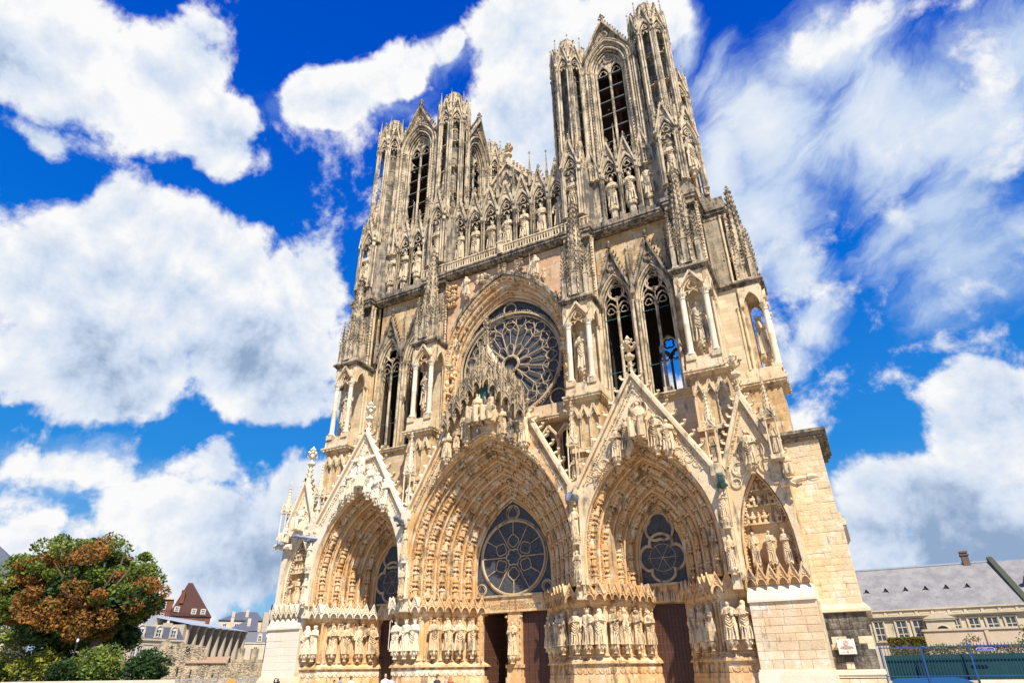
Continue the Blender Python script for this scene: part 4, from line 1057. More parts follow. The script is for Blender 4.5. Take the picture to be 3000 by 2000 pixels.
# gallery of small lights under the rose
for i in range(8):
    x = -6.3+i*1.8
    mb = MB(); niche(mb, 1.7, 18.2, 20.9, 1.2, 22.3, r=.08, croc=0, fin=False, cusp=False, mould=.07)
    mb.box(-.85, .85, .7, .75, 18, 22)
    obj('gallery_bay', mb, M['cream'], lw, (x, 2.2, 0))
    mb = MB(); mb.box(-.7, .7, .6, .68, 18.2, 21.9); obj('pane', mb, M['void'], lw, (x, 2.2, 0))

# portal vault backs so no sky shows between the gables
def backs(mb):
    for cx, w in ((0, 7.8), (14.0, 5.0), (-14.0, 5.0)):
        a = 20.9 if cx == 0 else 17.95
        P = sarch(cx, w+.12, a+.15, 10); n = len(P)
        mb.add(p3(P, -1.5)+p3(P, 2.6), [(j, j+1, n+j+1, n+j) for j in range(n-1)])
wall_part('portal_vault_back', 'cream_block', backs)

# ---- buttresses with tabernacles and spires
def butt_meshes():
    D = {}
    mb = MB(); mb.box(-1.45, 1.45, .15, 5.0, 7.6, 23.2); D['body'] = mb.mesh('buttress', M['gold_block'])
    mb = MB()
    for k in (-1, 0, 1):
        mb.X = Matrix.Translation((k*.9, .02, 0)); niche(mb, .88, 18.9, 21.3, .75, 22.75, r=.055, croc=0, cs=.2, cusp=False, fin=False, orders=1, mould=.06, gth=.1)
        mb.X = None
    mb.box(-1.5, 1.5, -.12, .16, 18.5, 18.85)
    D['arcade'] = mb.mesh('blind_arcade', M['cream'])
    mb = MB(); mb.box(-1.55, 1.55, 0, 5, 23.2, 23.45); mb.box(-1.8, 1.8, -.38, 5, 23.45, 23.62); mb.box(-1.88, 1.88, -.46, 5, 23.62, 23.78)
    mb.box(-1.6, 1.6, -.2, 5, 23.78, 24.7, .04); mb.box(-1.5, 1.5, -.1, 5, 24.7, 25.0)
    for s_ in (-1, 1): mb.box(s_*1.05-.42, s_*1.05+.42, -.3, .5, 24.7, 25.25)
    for k in range(7): mb.blob((-1.5+k*.5, -.38, 23.4), .13, .1, .1, .3)
    for k in range(8): mb.blob((1.8, .1+k*.5, 23.4), .1, .13, .1, .3); mb.blob((-1.8, .1+k*.5, 23.4), .1, .13, .1, .3)
    D['ledge'] = mb.mesh('ledge', M['cream'])
    mb = MB(); mb.lathe(0, 0, [(.40, 25.25), (.40, 25.35), (.33, 25.42), (.35, 25.5), (.265, 25.56), (.255, 28.2), (.262, 28.22), (.255, 28.25), (.245, 30.75)], 12); capital(mb, 0, 0, 31.35, .25, .65, 12)
    D['column'] = mb.mesh('column', M['pale'])
    # canopy over the statue
    mb = MB()
    mb.X = Matrix.Translation((0, -.05, 0)); niche(mb, 2.1, 31.2, 31.35, 1.75, 33.5, r=.01, croc=0, fin=False, sides=(False, False), mould=.1); mb.X = None
    mb.fill([-1.45+2.9*i/14 for i in range(15)], lambda x: 31.35 if abs(x) > 1.0 else arch_z(0, 31.35, 1.0, 1.65)(x), 33.4, .02, .25)
    for s_ in (-1, 1):
        for k in range(4): mb.bar([(s_*(1.12+.09*k), -.02, 32.2+.15*k), (s_*(1.12+.09*k), -.02, 33.4)], .025, .04)
        mb.X = Matrix.Translation((s_*1.42, 1.0, 0)) @ Matrix.Rotation(PI/2, 4, 'Z')
        mb.fill([-1.0+2*i/12 for i in range(13)], lambda x: 31.35 if abs(x) > .75 else arch_z(0, 31.35, .75, 1.5)(x), 33.4, -.12, .12)
        mb.tube(p3(arch(0, 31.35, .72, 1.45, 5), -.1*s_), .07, 5); mb.X = None
        shaft(mb, s_*1.25, 1.95, 25.0, 31.35, .13, 8); shaft(mb, s_*1.42, 2.3, 25.0, 31.35, .1, 8)
    mb.box(-1.5, 1.5, .0, 2.4, 33.35, 33.5); mb.box(-1.35, 1.35, .2, 2.2, 33.0, 33.4)
    D['tabernacle'] = mb.mesh('tabernacle', M['cream'])
    mb = MB(); lf = MB()
    for (x0, x1, y0, y1, z0, z1) in ((-1.55, 1.55, -.1, 5, 33.5, 33.62), (-1.62, 1.62, -.2, 5, 33.62, 33.8), (-1.82, 1.82, -.42, 5, 33.8, 34.0)): mb.box(x0, x1, y0, y1, z0, z1)
    leafband(mb, [(-1.7, -.3, 33.7), (1.7, -.3, 33.7)], .2, .12); leafband(mb, [(1.72, -.3, 33.7), (1.72, 4.5, 33.7)], .2, .12)
    D['cornice'] = mb.mesh('cornice', M['dark'])
    mb = MB(); mb.box(-1.4, 1.4, 2.2, 5.0, 25.0, 42.2); D['core'] = mb.mesh('core', M['cream_block'])
    # spire
    mb = MB(); cy = .72
    mb.box(-1.5, 1.5, -.3, 2.3, 34.0, 34.35, .1)
    mb.lathe(0, cy, [(1.15, 34.3), (.12, 46.2)], 8, PI/8, smooth=False)
    for k in range(8):
        a = PI/8+PI/4*k; mb.bar([(1.27*math.cos(a), cy+1.27*math.sin(a), 34.3), (.13*math.cos(a), cy+.13*math.sin(a), 46.2)], .06, .06, N=(math.cos(a), math.sin(a), .1))
    for (px, py, z0, h, w) in ((-1.15, .0, 34.3, 5.6, .42), (1.15, .0, 34.3, 5.6, .42), (0, -.15, 34.3, 6.6, .48), (-1.2, 1.1, 34.3, 6.0, .4), (1.2, 1.1, 34.3, 6.0, .4), (-.58, -.12, 34.3, 4.2, .3), (.58, -.12, 34.3, 4.2, .3), (-.55, .35, 38.0, 4.2, .3), (.55, .35, 38.0, 4.2, .3), (1.15, 2.0, 34.3, 5.4, .4), (-1.15, 2.0, 34.3, 5.4, .4)):
        pinnacle(mb, px, py, z0, w, h, croc=0, body=.4)
    D['spire'] = mb.mesh('spire', M['grey'])
    mb = MB()
    for k in range(8):
        a = PI/8+PI/4*k
        for q in range(17):
            t = (q+.5)/17.3; r = 1.2*(1-t)+.12*t; mb.crocket((r*math.cos(a), cy+r*math.sin(a), 34.3+11.9*t), (math.cos(a), math.sin(a), .15), .36)
    for (px, py, z0, h, w) in ((-1.15, .0, 34.3, 5.6, .42), (1.15, .0, 34.3, 5.6, .42), (0, -.15, 34.3, 6.6, .48), (-1.2, 1.1, 34.3, 6.0, .4), (1.2, 1.1, 34.3, 6.0, .4), (-.58, -.12, 34.3, 4.2, .3), (.58, -.12, 34.3, 4.2, .3), (1.15, 2.0, 34.3, 5.4, .4), (-1.15, 2.0, 34.3, 5.4, .4)):
        for q in range(6):
            t = (q+.5)/6.5; r = w*.6*(1-t)+.05; zz = z0+h*.42+h*.52*t
            for k in range(4): a = PI/4+PI/2*k; mb.crocket((px+r*math.cos(a), py+r*math.sin(a), zz), (math.cos(a), math.sin(a), .1), .26)
    mb.finial((0, cy, 46.0), 1.0)
    D['crockets'] = mb.mesh('crockets', M['grey'])
    # niche of the kings' level that crowns the buttress
    mb = MB()
    for k in (0, 1, 2, 3):
        mb.X = Matrix.Translation((0, 2.0, 0)) @ Matrix.Rotation(PI/2*k, 4, 'Z') @ Matrix.Translation((0, -1.05, 0))
        niche(mb, 2.1, 44.8, 51.2, 2.6, 56.3, r=.15, croc=6, cs=.34, depth=.4, sides=(True, True), mould=.12); mb.X = None
    D['top'] = mb.mesh('corner_niche', M['grey_shaft'])
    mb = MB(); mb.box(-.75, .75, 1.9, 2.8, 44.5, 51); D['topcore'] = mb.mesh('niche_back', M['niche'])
    mb = MB(); mb.lathe(0, 2.0, [(.7, 52.5), (.6, 55), (.08, 60.5)], 8, smooth=False)
    for k in range(4):
        a = PI/4+PI/2*k; pinnacle(mb, 1.05*math.cos(a)*1.38, 2.0+1.05*math.sin(a)*1.38, 53, .3, 4.2, croc=4)
    D['topspire'] = mb.mesh('spirelet', M['grey'])
    mb = MB(); mb.box(-1.45, 1.45, 1.15, 5, 42.0, 42.6); mb.box(-1.65, 1.65, 1.0, 5, 42.6, 42.95); mb.box(-1.8, 1.8, .9, 5, 42.95, 43.35)
    mb.box(-1.2, 1.2, 1.0, 3.4, 43.35, 44.8); 
    mb.box(-1.4, 1.4, 1.75, 5.0, 34, 42.1)
    D['topledge'] = mb.mesh('upper_ledge', M['dark'])
    mb = MB()
    for s_ in (-1, 1):
        for yy in (1.7, 2.2): shaft(mb, s_*1.42, yy, 34.0, 42.2, .13, 8)
        leafband(mb, [(s_*1.5, 1.6, 34.5), (s_*1.5, 1.6, 42)], .35, .16)
    D['shafts'] = mb.mesh('corner_shafts', M['cream'])
    return D
BD = butt_meshes()
BX = (-19.98, -8.97, 8.97, 19.98)
BUTT = []
for x in BX:
    b = obj('buttress', BD['body'], None, CATH, (x, 0, 0)); BUTT.append(b)
    for k in ('arcade', 'ledge', 'tabernacle', 'cornice', 'core', 'spire', 'crockets', 'top', 'topcore', 'topspire', 'topledge', 'shafts'):
        o = obj(BD[k].name.split('.')[0], BD[k], None, b)
        if k == 'crockets': o['kind'] = 'stuff'
    for s_ in (-1, 1): obj('column', BD['column'], None, b, (s_*1.03, .02, 0))
# side buttresses of the two towers: the same shaft turned a quarter turn
for s_ in (-1, 1):
    b = obj('side_buttress', BD['body'], None, CATH, (s_*(20.1+5.1), 6.4, 0), s_*PI/2); BUTT.append(b)
    for k in ('ledge', 'tabernacle', 'cornice', 'core', 'spire', 'crockets', 'topledge', 'shafts'):
        o = obj(BD[k].name.split('.')[0], BD[k], None, b, (0, {'topledge': .55, 'spire': .3, 'crockets': .3}.get(k, 0), 0))
        if k == 'crockets': o['kind'] = 'stuff'
    mb = MB(); mb.box(-1.2, 1.2, 1.45, 2.25, 25, 33.4); obj('niche_back', mb, M['gold_block'], b)
    for q in (-1, 1): obj('column', BD['column'], None, b, (q*1.03, .02, 0))

# ---- rose stage
def rose(mb):
    xs = [-7.4+14.8*i/48 for i in range(49)]
    mb.fill(xs, lambda x: arch_z(0, 30.6, 6.95, 9.6)(x) if abs(x) < 6.95 else 24.6, 42.3, 1.9, 3.0)
rw = wall_part('rose_wall', 'pink_block', rose)
def nave(mb):
    mb.box(-8.2, 8.2, 3.3, 4.2, 38, 54.2); mb.box(-8.2, 8.2, 9, 60, 0, 41); mb.box(-8.2, 8.2, 4.4, 9, 7.7, 41); mb.box(-8.2, 8.2, 4.6, 5, 7.7, 24.6)
    mb.prism([(-8.2, 41), (8.2, 41), (0, 56.5)], 5, 60)
wall_part('nave', 'cream_block', nave)
mb = MB(); lf = MB()
for w, h, y, r in ((7.25, 9.95, 1.72, .22), (6.95, 9.55, 1.85, .16), (6.7, 9.0, 2.2, .2), (6.45, 8.5, 2.55, .16), (6.25, 8.0, 2.9, .16)):
    mb.tube(p3(arch(0, 30.6, w, h, 14, leg=5.6), y), r, 7)
Ps = [(arch(0, 30.6, 6.95, 9.55, 14, leg=6), 1.9), (arch(0, 30.6, 6.7, 9.0, 14, leg=6), 2.3), (arch(0, 30.6, 6.1, 7.85, 14, leg=6), 3.1)]
n = len(Ps[0][0]); vs = [v for P, y in Ps for v in p3(P, y)]
mb.add(vs, [(i*n+j, i*n+j+1, (i+1)*n+j+1, (i+1)*n+j) for i in range(2) for j in range(n-1)])
leafband(lf, p3(arch(0, 30.6, 7.1, 9.8, 16, leg=4), 1.62), .26, .15); leafband(lf, p3(arch(0, 30.6, 6.6, 8.8, 16, leg=4), 2.25), .5, .26); leafband(lf, p3(arch(0, 30.6, 7.05, 9.7, 16, leg=5), 1.75), .8, .3)
ra = obj('rose_arch', mb, M['portal'], rw); obj('foliage_band', lf, M['cream'], ra, kind='stuff')
# hood of the arch, stepped and mossy
mb = MB(); P = arch(0, 30.6, 7.5, 10.35, 14); mb.sweep(p3(P[5:-5], 1.7), [(-.2, -.35), (.12, -.35), (.3, 0), (.2, .5), (-.2, .5)]); obj('arch_hood', mb, M['dark'], ra)
RC, RR, RY = 30.35, 5.75, 3.0
mb = MB(); mb.fill([-6.3+12.6*i/30 for i in range(31)], 24.4, arch_z(0, 30.6, 6.3, 7.9), RY+.35, RY+.4); rg_ = obj('stained_glass', mb, M['glass'], rw)
mb = MB()
tc_ = lambda P: p3(P, RY+.1)
mb.tube(p3(circ(0, RC, RR+.18, 64), RY-.15), .14, 6, closed=True); mb.tube(p3(circ(0, RC, RR-.1, 64), RY+.1), .1, 6, closed=True)
leafband(mb, p3(circ(0, RC, RR+.42, 32), RY-.2), .22, .11)
mb.tube(p3(arch(0, 30.6, 6.1, 7.6, 16, leg=6), RY), .13, 6)
mb.tube(tc_(circ(0, RC, .92, 24)), .16, 6, closed=True); leafband(mb, p3(circ(0, RC, .85, 16), RY-.05), .2, .09)
for k in range(12):
    a = PI/12+PI/6*k; u = lambda r, b: (r*math.cos(b), RC+r*math.sin(b))
    mb.tube(tc_([u(.95, a), u(3.95, a)]), .065, 6)
    for q in (-1, 1):
        mb.tube(tc_([u(3.95, a), u(4.35, a+q*.05), u(4.75, a+q*.125), u(5.0, a+q*.2), u(4.95, a+q*PI/12)]), .042, 5)
    b = a+PI/12
    mb.tube(tc_([u(1.05, b-.20), u(1.75, b-.215), u(2.25, b-.15), u(2.45, b), u(2.25, b+.15), u(1.75, b+.215), u(1.05, b+.20)]), .042, 5)
    mb.tube(tc_([u(2.45, b), u(4.0, b)]), .043, 5)
    for q in (-1, 1): mb.tube(tc_([u(4.0, b), u(4.25, b+q*.09), u(3.95, b+q*.17), u(3.8, b+q*.25)]), .045, 4)
    mb.tube(p3(foil(*u(5.0, a), .62, 5, a, 30, .22), RY+.1), .045, 5, closed=True)
    mb.tube(p3(foil(*u(4.72, b), .60, 4, b, 28, .25), RY+.14), .042, 5, closed=True)
for x, z, r in ((0, 37.0, .75), (-5.2, 25.6, .85), (5.2, 25.6, .85)): mb.tube(p3(circ(x, z, r, 20), RY+.1), .08, 5, closed=True)
obj('rose_tracery', mb, M['rose_stone'], rw)
# eroded reveal on the left of the rose
lf = MB(); rg = random.Random(4)
for s_ in (-1, 1):
    for k in range(110):
        z = rg.uniform(25, 36.5); w = 6.75 if z < 30.6 else 6.75-(z-30.6)**1.6*.07
        lf.blob((s_*(w+rg.uniform(-.3, .55)), 1.9+rg.uniform(-.3, .5), z), rg.uniform(.15, .4), .25, rg.uniform(.15, .5), .5)
obj('eroded_carving', lf, M['portal'], rw, kind='stuff')

# ---- tower window stage
ZW, ZC = 23.3, 33.7
def tower_stage(s_):
    c = s_*14.0
    def f(mb):
        for x in (-1.93, 1.93):
            pass
        xs = [c-4.2+8.4*i/56 for i in range(57)]
        def lo(x):
            d = x-c
            for m_ in (-1.93, 1.93):
                if abs(d-m_) < 1.62: return arch_z(c+m_, ZC, 1.62, 3.6)(x)
            return ZW
        mb.fill(xs, lo, 42.4, 2.9, 4.0)
        mb.box(c-5.2, c-3.85, 2.9, 14.2, 23.1, 42.4); mb.box(c+3.85, c+6.0, 3.4, 14.2, 23.1, 42.4)
        # back wall with a two-light opening
        bx0, bx1 = (13.1, 15.7) if s_ > 0 else (-15.7, -13.1)
        bc = (bx0+bx1)/2
        mb.fill([c-5+10*i/40 for i in range(41)], lambda x: (arch_z(bc, 32.6, 1.35, 2.4)(x) if abs(x-bc) < 1.35 else 23), 42.4, 13.4, 14.2)
        mb.box(c-5, c+5, 13.4, 14.2, 14, 28.0); mb.box(c-5, c+5, 3.5, 14.2, 42.0, 43.0); mb.box(c-5, c+5, 4, 14, 22.5, 23.1)
    bc_ = s_*14.4
    tw = wall_part('tower', 'gold_block', f)
    mb = MB()
    for m_ in (-1.93, 1.93):
        x = c+m_
        for k, (w, h) in enumerate(((1.72, 3.75), (1.55, 3.5), (1.38, 3.2))): mb.tube(p3(arch(x, ZC, w, h, 7), 2.72+.22*k), .13-.02*k, 6)
        for q in (-1, 1): shaft(mb, x+q*1.72, 2.62, ZW, ZC, .14, 8); shaft(mb, x+q*1.5, 2.9, ZW, ZC, .11, 7); shaft(mb, x+q*1.36, 3.3, ZW, ZC, .09, 7)
    obj('window_shafts', mb, M['grey_shaft'], tw)
    for m_ in (-1.93, 1.93):
        mb = MB(); x = c+m_
        shaft(mb, x, 3.2, ZW, ZC-.5, .15, 8); mb.box(x-.35, x+.35, 2.9, 3.5, ZW, ZW+.9)
        for q in (-1, 1):
            mb.tube(p3(arch(x+q*.7, ZC-.5, .68, 1.15, 5), 3.2), .085, 6); mb.tube(p3(foil(x+q*.7, ZC-.28, .38, 3, PI/2, 24, .35), 3.2), .05, 5, closed=True)
        mb.tube(p3(circ(x, ZC+1.85, .82, 22), 3.2), .10, 6, closed=True); mb.tube(p3(foil(x, ZC+1.85, .7, 4, PI/4, 28, .28), 3.2), .05, 5, closed=True)
        mb.tube(p3([(x-1.3, ZC), (x-1.05, ZC+.9), (x-.62, ZC+1.35), (x, ZC+.75), (x, ZC-.5)], 3.2), .08, 5); mb.tube(p3([(x+1.3, ZC), (x+1.05, ZC+.9), (x+.62, ZC+1.35), (x, ZC+.75)], 3.2), .08, 5)
        o = obj('window_tracery', mb, M['grey'], tw)
        mb = MB()
        for zz in (ZC-1.2, ZC-7.0): mb.box(x-1.5, x+1.5, 3.18, 3.22, zz, zz+.05)
        obj('tie_bar', mb, M['verdigris'], tw)
        # gable above the window
        mb = MB(); mb.X = Matrix.Translation((x, 2.45, 0))
        for q in (-1, 1):
            mb.bar([(q*1.75, 0, 35.3), (0, 0, 40.2)], .11, .25)
            for i in range(9):
                t = (i+.6)/9.5; mb.crocket((q*1.75*(1-t)+q*.12, 0, 35.3+4.9*t+.05), (q, 0, .3), .38)
        mb.fill([-1.7+3.4*i/16 for i in range(17)], lambda u: arch_z(0, ZC, 1.85, 3.9)(u), lambda u: 35.2+4.9*(1-abs(u)/1.75), .1, .4)
        mb.tube(p3(circ(0, 38.15, .42, 16), 0), .07, 5, closed=True); mb.finial((0, 0, 40.0), 1.5); mb.X = None
        obj('window_gable', mb, M['dark'], tw)
    pins(tw, [(c+q, 2.4, 34.4) for q in (-3.85, 0, 3.85)], .36, 6.6, 7, 'dark')
    mb = MB(); lf = MB(); cornice(mb, c-4.2, c+4.2, 2.2, 43.15, .75, .45, lf); mb.add(lf.v, lf.f); obj('cornice', mb, M['dark'], tw)
    mb = MB(); mb.box(c-3.6, c+3.6, 6, 12, 23.2, 23.6); 
    for k in range(6): mb.box(c-3.4+k*1.3, c-3.2+k*1.3, 8, 8.2, 36, 42)
    mb.box(c-3.8, c+3.8, 5.2, 5.6, 38.5, 39.2); mb.box(c-3.8, c+3.8, 9, 9.5, 38.5, 39.2)
    obj('beam_frame', mb, M['timber'], tw, kind='stuff')
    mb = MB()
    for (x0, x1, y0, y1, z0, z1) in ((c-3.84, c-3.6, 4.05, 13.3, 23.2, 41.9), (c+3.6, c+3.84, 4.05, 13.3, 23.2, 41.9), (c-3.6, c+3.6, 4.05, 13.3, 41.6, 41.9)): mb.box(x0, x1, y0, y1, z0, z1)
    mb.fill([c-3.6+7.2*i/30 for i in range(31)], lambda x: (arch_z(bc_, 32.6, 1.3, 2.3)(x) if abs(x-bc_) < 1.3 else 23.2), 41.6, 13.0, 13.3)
    obj('shade_lining', mb, M['dark_fill'], tw)  # added near-black lining, interior shade painted over stone-coloured walls
    mb = MB(); shaft(mb, bc_, 13.6, 28, 32.2, .14, 7)
    for q in (-.66, .66): mb.tube(p3(arch(bc_+q, 32.2, .62, .9, 5), 13.6), .14, 6); mb.tube(p3(foil(bc_+q, 32.35, .5, 3, PI/2, 24, .4), 13.6), .09, 5, closed=True)
    mb.tube(p3(foil(bc_, 33.9, .6, 4, PI/4, 24, .3), 13.6), .1, 5, closed=True); obj('rear_tracery', mb, M['dark'], tw)
    return tw
TOW = {s_: tower_stage(s_) for s_ in (-1, 1)}
# ---- gallery of kings
KY = 2.35
mbn = MB(); niche(mbn, 2.2, 44.0, 50.1, 2.4, 55.0, r=.13, croc=5, cs=.34, mould=.12); KN = mbn.mesh('king_niche', M['grey_shaft'])
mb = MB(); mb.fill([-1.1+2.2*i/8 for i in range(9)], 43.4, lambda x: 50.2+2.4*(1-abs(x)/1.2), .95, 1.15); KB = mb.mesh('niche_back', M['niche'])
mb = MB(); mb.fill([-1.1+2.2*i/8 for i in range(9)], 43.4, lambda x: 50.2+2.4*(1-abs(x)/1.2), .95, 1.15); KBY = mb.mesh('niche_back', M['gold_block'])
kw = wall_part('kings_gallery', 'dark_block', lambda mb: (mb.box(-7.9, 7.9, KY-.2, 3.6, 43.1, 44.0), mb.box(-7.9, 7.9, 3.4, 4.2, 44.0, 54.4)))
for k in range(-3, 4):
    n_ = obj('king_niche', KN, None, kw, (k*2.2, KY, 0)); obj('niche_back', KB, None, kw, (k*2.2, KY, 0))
pins(kw, [((k-.5)*2.2, KY, 52.0+(0 if k % 2 else .8)) for k in range(-3, 5)], .3, 5.6, 6, 'grey')
for s_ in (-1, 1):
    for k in range(4):
        x = s_*14.0+(k-1.5)*2.03
        obj('king_niche', KN, None, TOW[s_], (x, KY+.1, 0), scale=(2.03/2.2, 1, 1))
        solid = (k in (0, 3)) if s_ > 0 else (k in (0,))
        if solid: obj('niche_back', KBY if (s_ > 0 and k == 0) else KB, None, TOW[s_], (x, KY+.1, 0), scale=(.92, 1, 1))
    mb = MB(); mb.box(s_*14-4.3, s_*14+4.3, KY-.15, 4.2, 43.1, 44.0)
    for k in range(5): mb.box(s_*14+(k-2)*2.03-.25, s_*14+(k-2)*2.03+.25, KY-.35, KY+.3, 43.15, 44.4)
    obj('gallery_plinth', mb, M['dark_block'], TOW[s_])
    pins(TOW[s_], [(s_*14+(k-2)*2.03, KY+.1, 52.0) for k in range(5)], .3, 5.6, 6, 'grey')
# small gable with cross and large crockets over the middle of the gallery
mb = MB(); mb.fill([-4.2+8.4*i/20 for i in range(21)], 52.5, lambda x: 53.0+5.2*(1-abs(x)/4.2), KY+.5, KY+1.3)
for k in range(-2, 3): mb.X = Matrix.Translation((k*1.2, KY+.35, 0)); niche(mb, 1.15, 52.5, 55.4-abs(k)*1.3, .8, 57.0-abs(k)*1.3, r=.07, croc=0, fin=False, cusp=False, mould=.06); mb.X = None
cg = obj('central_gable', mb, M['grey'], CATH)
mb = MB()
for s_ in (-1, 1):
    mb.bar([(s_*4.4, KY+.8, 53.0), (0, KY+.8, 58.4)], .16, .55)
    for i in range(9): t = (i+.5)/9.3; mb.crocket((s_*4.4*(1-t)+s_*.15, KY+.8, 53.0+5.4*t+.12), (s_, 0, .45), .75)
obj('coping', mb, M['cream'], cg)
mb = MB(); x, y, z, h = 0, KY+.8, 58.2, 4.2
mb.lathe(x, y, [(.5, z-.5), (.28, z+1.0), (.22, z+1.5)], 4, PI/4, smooth=False); mb.lathe(x, y, [(.2, z+1.4), (.5, z+1.7), (.45, z+1.95), (.18, z+2.1), (.16, z+2.7), (.36, z+2.95), (.12, z+3.3), (.28, z+3.8), (.05, z+4.2)], 7)
for k in range(4):
    a = PI/2*k; c_, s2 = math.cos(a), math.sin(a); mb.crocket((c_*.12, y+s2*.12, z+2.5), (c_, s2, 0), .75); mb.crocket((c_*.1, y+s2*.1, z+3.3), (c_, s2, 0), .4)
obj('finial_cross', mb, M['cream'], cg)
# balustrade in front of the kings
mb = MB(); lf = MB(); cornice(mb, -7.3, 7.3, 1.35, 43.2, .75, .45, lf, depth=1.6); mb.add(lf.v, lf.f)
bal = obj('balustrade', mb, M['dark'], CATH)
mb = MB(); mb.box(-7.3, 7.3, .95, 1.2, 44.25, 44.4); mb.box(-7.3, 7.3, .93, 1.22, 43.2, 43.35); obj('rail', mb, M['cream'], bal)
mb = MB(); mb.lathe(0, 0, [(.09, 0), (.05, .08), (.08, .35), (.05, .72), (.10, .9)], 6); mb.tube(p3(arch(0, .62, .14, .25, 3), 0), .03, 4); BAL = mb.mesh('baluster', M['cream'])
for k in range(44): obj('baluster', BAL, None, bal, (-7.1+k*.33, 1.07, 43.35))
for s_ in (-1, 1):
    for k in range(8): obj('baluster', BAL, None, bal, (s_*8.97-1.5+k*.43, 1.0, 43.38))
    mb = MB(); mb.box(s_*8.97-1.7, s_*8.97+1.7, .90, 1.1, 44.28, 44.42); obj('rail', mb, M['cream'], bal)
mb = MB(); mb.box(-.28, .28, .75, 1.3, 43.2, 44.6); mb.box(-.36, .36, .68, 1.3, 44.6, 44.75); obj('balustrade_pier', mb, M['cream'], bal)

# ---- belfry towers: four tall lancets, louvres, four open stair turrets
BC = 8.75
def belfry_meshes():
    D = {}
    mb = MB(); H = 6.15
    xs = [-3.6+7.2*i/36 for i in range(37)]
    az = arch_z(0, 67.6, 2.15, 3.9); gl = lambda x: 69.8+6.2*(1-abs(x)/2.9) if abs(x) < 2.9 else 69.8
    mb.fill(xs, lambda x: az(x) if abs(x) < 2.15 else 43.2, lambda x: gl(x), -H+.15, -H+.9)
    D['wall'] = mb.mesh('belfry_wall', M['grey'])
    mb = MB(); lf = MB()
    for k, (w, y) in enumerate(((3.35, -.25), (3.05, -.1), (2.72, -.2), (2.45, .02), (2.15, .1), (1.95, .35), (1.72, .6))):
        for s_ in (-1, 1): shaft(mb, s_*w, -H+y, 50, 67.6, .15 if k % 2 == 0 else .10, 7)
        if w < 3.2: mb.tube(p3(arch(0, 67.6, w, 4.6*(w/2.75), 9), -H+y), .14 if k % 2 == 0 else .10, 6)
    for s_ in (-1, 1):
        for w in (2.9, 2.28):
            for q in range(34): lf.crocket((s_*w, -H-.22, 51+q*.5), (0, -1, .2), .22)
    leafband(lf, p3(arch(0, 67.6, 2.6, 4.35, 10), -H-.1), .22, .12)
    D['shafts'] = mb.mesh('lancet_shafts', M['grey_shaft']); D['shaft_leaves'] = lf.mesh('shaft_leaves', M['grey'])
    mb = MB()
    for s_ in (-1, 1):
        mb.bar([(s_*2.95, -H-.1, 69.9), (0, -H-.1, 76.0)], .14, .35)
        for i in range(10): t = (i+.5)/10.3; mb.crocket((s_*2.95*(1-t)+s_*.12, -H-.1, 69.9+6.1*t+.1), (s_, 0, .35), .42)
    mb.tube(p3(foil(0, 73.4, .55, 3, PI/2, 24), -H-.1), .08, 5, closed=True); mb.tube(p3(foil(-.9, 72.2, .35, 3, PI/2, 24), -H-.05), .06, 5, closed=True); mb.tube(p3(foil(.9, 72.2, .35, 3, PI/2, 24), -H-.05), .06, 5, closed=True)
    mb.finial((0, -H-.1, 75.8), 1.9)
    D['gable'] = mb.mesh('belfry_gable', M['grey'])
    mb = MB(); shaft(mb, 0, -H+.75, 48, 67.0, .17, 8)
    for s_ in (-1, 1):
        mb.tube(p3(arch(s_*.85, 67.0, .8, 1.7, 6), -H+.75), .12, 6); mb.tube(p3(foil(s_*.85, 67.4, .5, 3, PI/2, 24, .36), -H+.8), .07, 5, closed=True)
        mb.fill([s_*.85-.85+1.7*i/14 for i in range(15)]+([2.14] if s_ > 0 else []), lambda x: 48 if abs(x) > 1.66 else 67.0+arch_z(s_*.85, 0, .78, 1.6)(x), lambda x: 67.6+arch_z(0, 0, 2.15, 3.9)(x)-67.6*0 if False else arch_z(0, 67.6, 2.15, 3.9)(x), -H+.78, -H+.9)
    mb.tube(p3(foil(0, 69.6, .62, 4, PI/4, 28, .3), -H+.7), .08, 5, closed=True)
    D['mullion'] = mb.mesh('mullion', M['grey'])
    mb = MB()
    for s_ in (-1, 1):
        x0, x1 = sorted((s_*.16, s_*1.66))
        mb.add([(x0, -H+.65, -.15), (x1, -H+.65, -.15), (x1, -H+1.9, .85), (x0, -H+1.9, .85), (x0, -H+.65, 0), (x1, -H+.65, 0), (x1, -H+1.9, 1.0), (x0, -H+1.9, 1.0)], [(0, 3, 2, 1), (4, 5, 6, 7), (0, 1, 5, 4), (1, 2, 6, 5), (2, 3, 7, 6), (3, 0, 4, 7)])
    D['louvre'] = mb.mesh('louvre', M['louvre'])
    # open turret
    mb = MB(); ap = 2.08; fw = 1.72
    for k in range(8):
        mb.X = Matrix.Rotation(PI/4*k, 4, 'Z') @ Matrix.Translation((0, -ap, 0))
        niche(mb, fw, 52.0, 68.9, 2.2, 73.6, r=.15, croc=5, cs=.30, orders=2, mould=.12)
        shaft(mb, fw/2-.32, .22, 52, 68.9, .08, 6); shaft(mb, -fw/2+.32, .22, 52, 68.9, .08, 6)
        mb.X = Matrix.Rotation(PI/4*k+PI/8, 4, 'Z'); pinnacle(mb, 0, -ap/math.cos(PI/8), 70.6, .32, 4.5, croc=4)
    mb.X = None
    D['turret'] = mb.mesh('turret', M['grey_shaft'])
    mb = MB(); mb.lathe(0, 0, [(1.7, 70.0), (1.6, 71.5), (1.15, 75.2), (1.0, 75.6), (1.05, 75.9)], 8, PI/8, smooth=False)
    for k in range(8): a = PI/8+PI/4*k; 
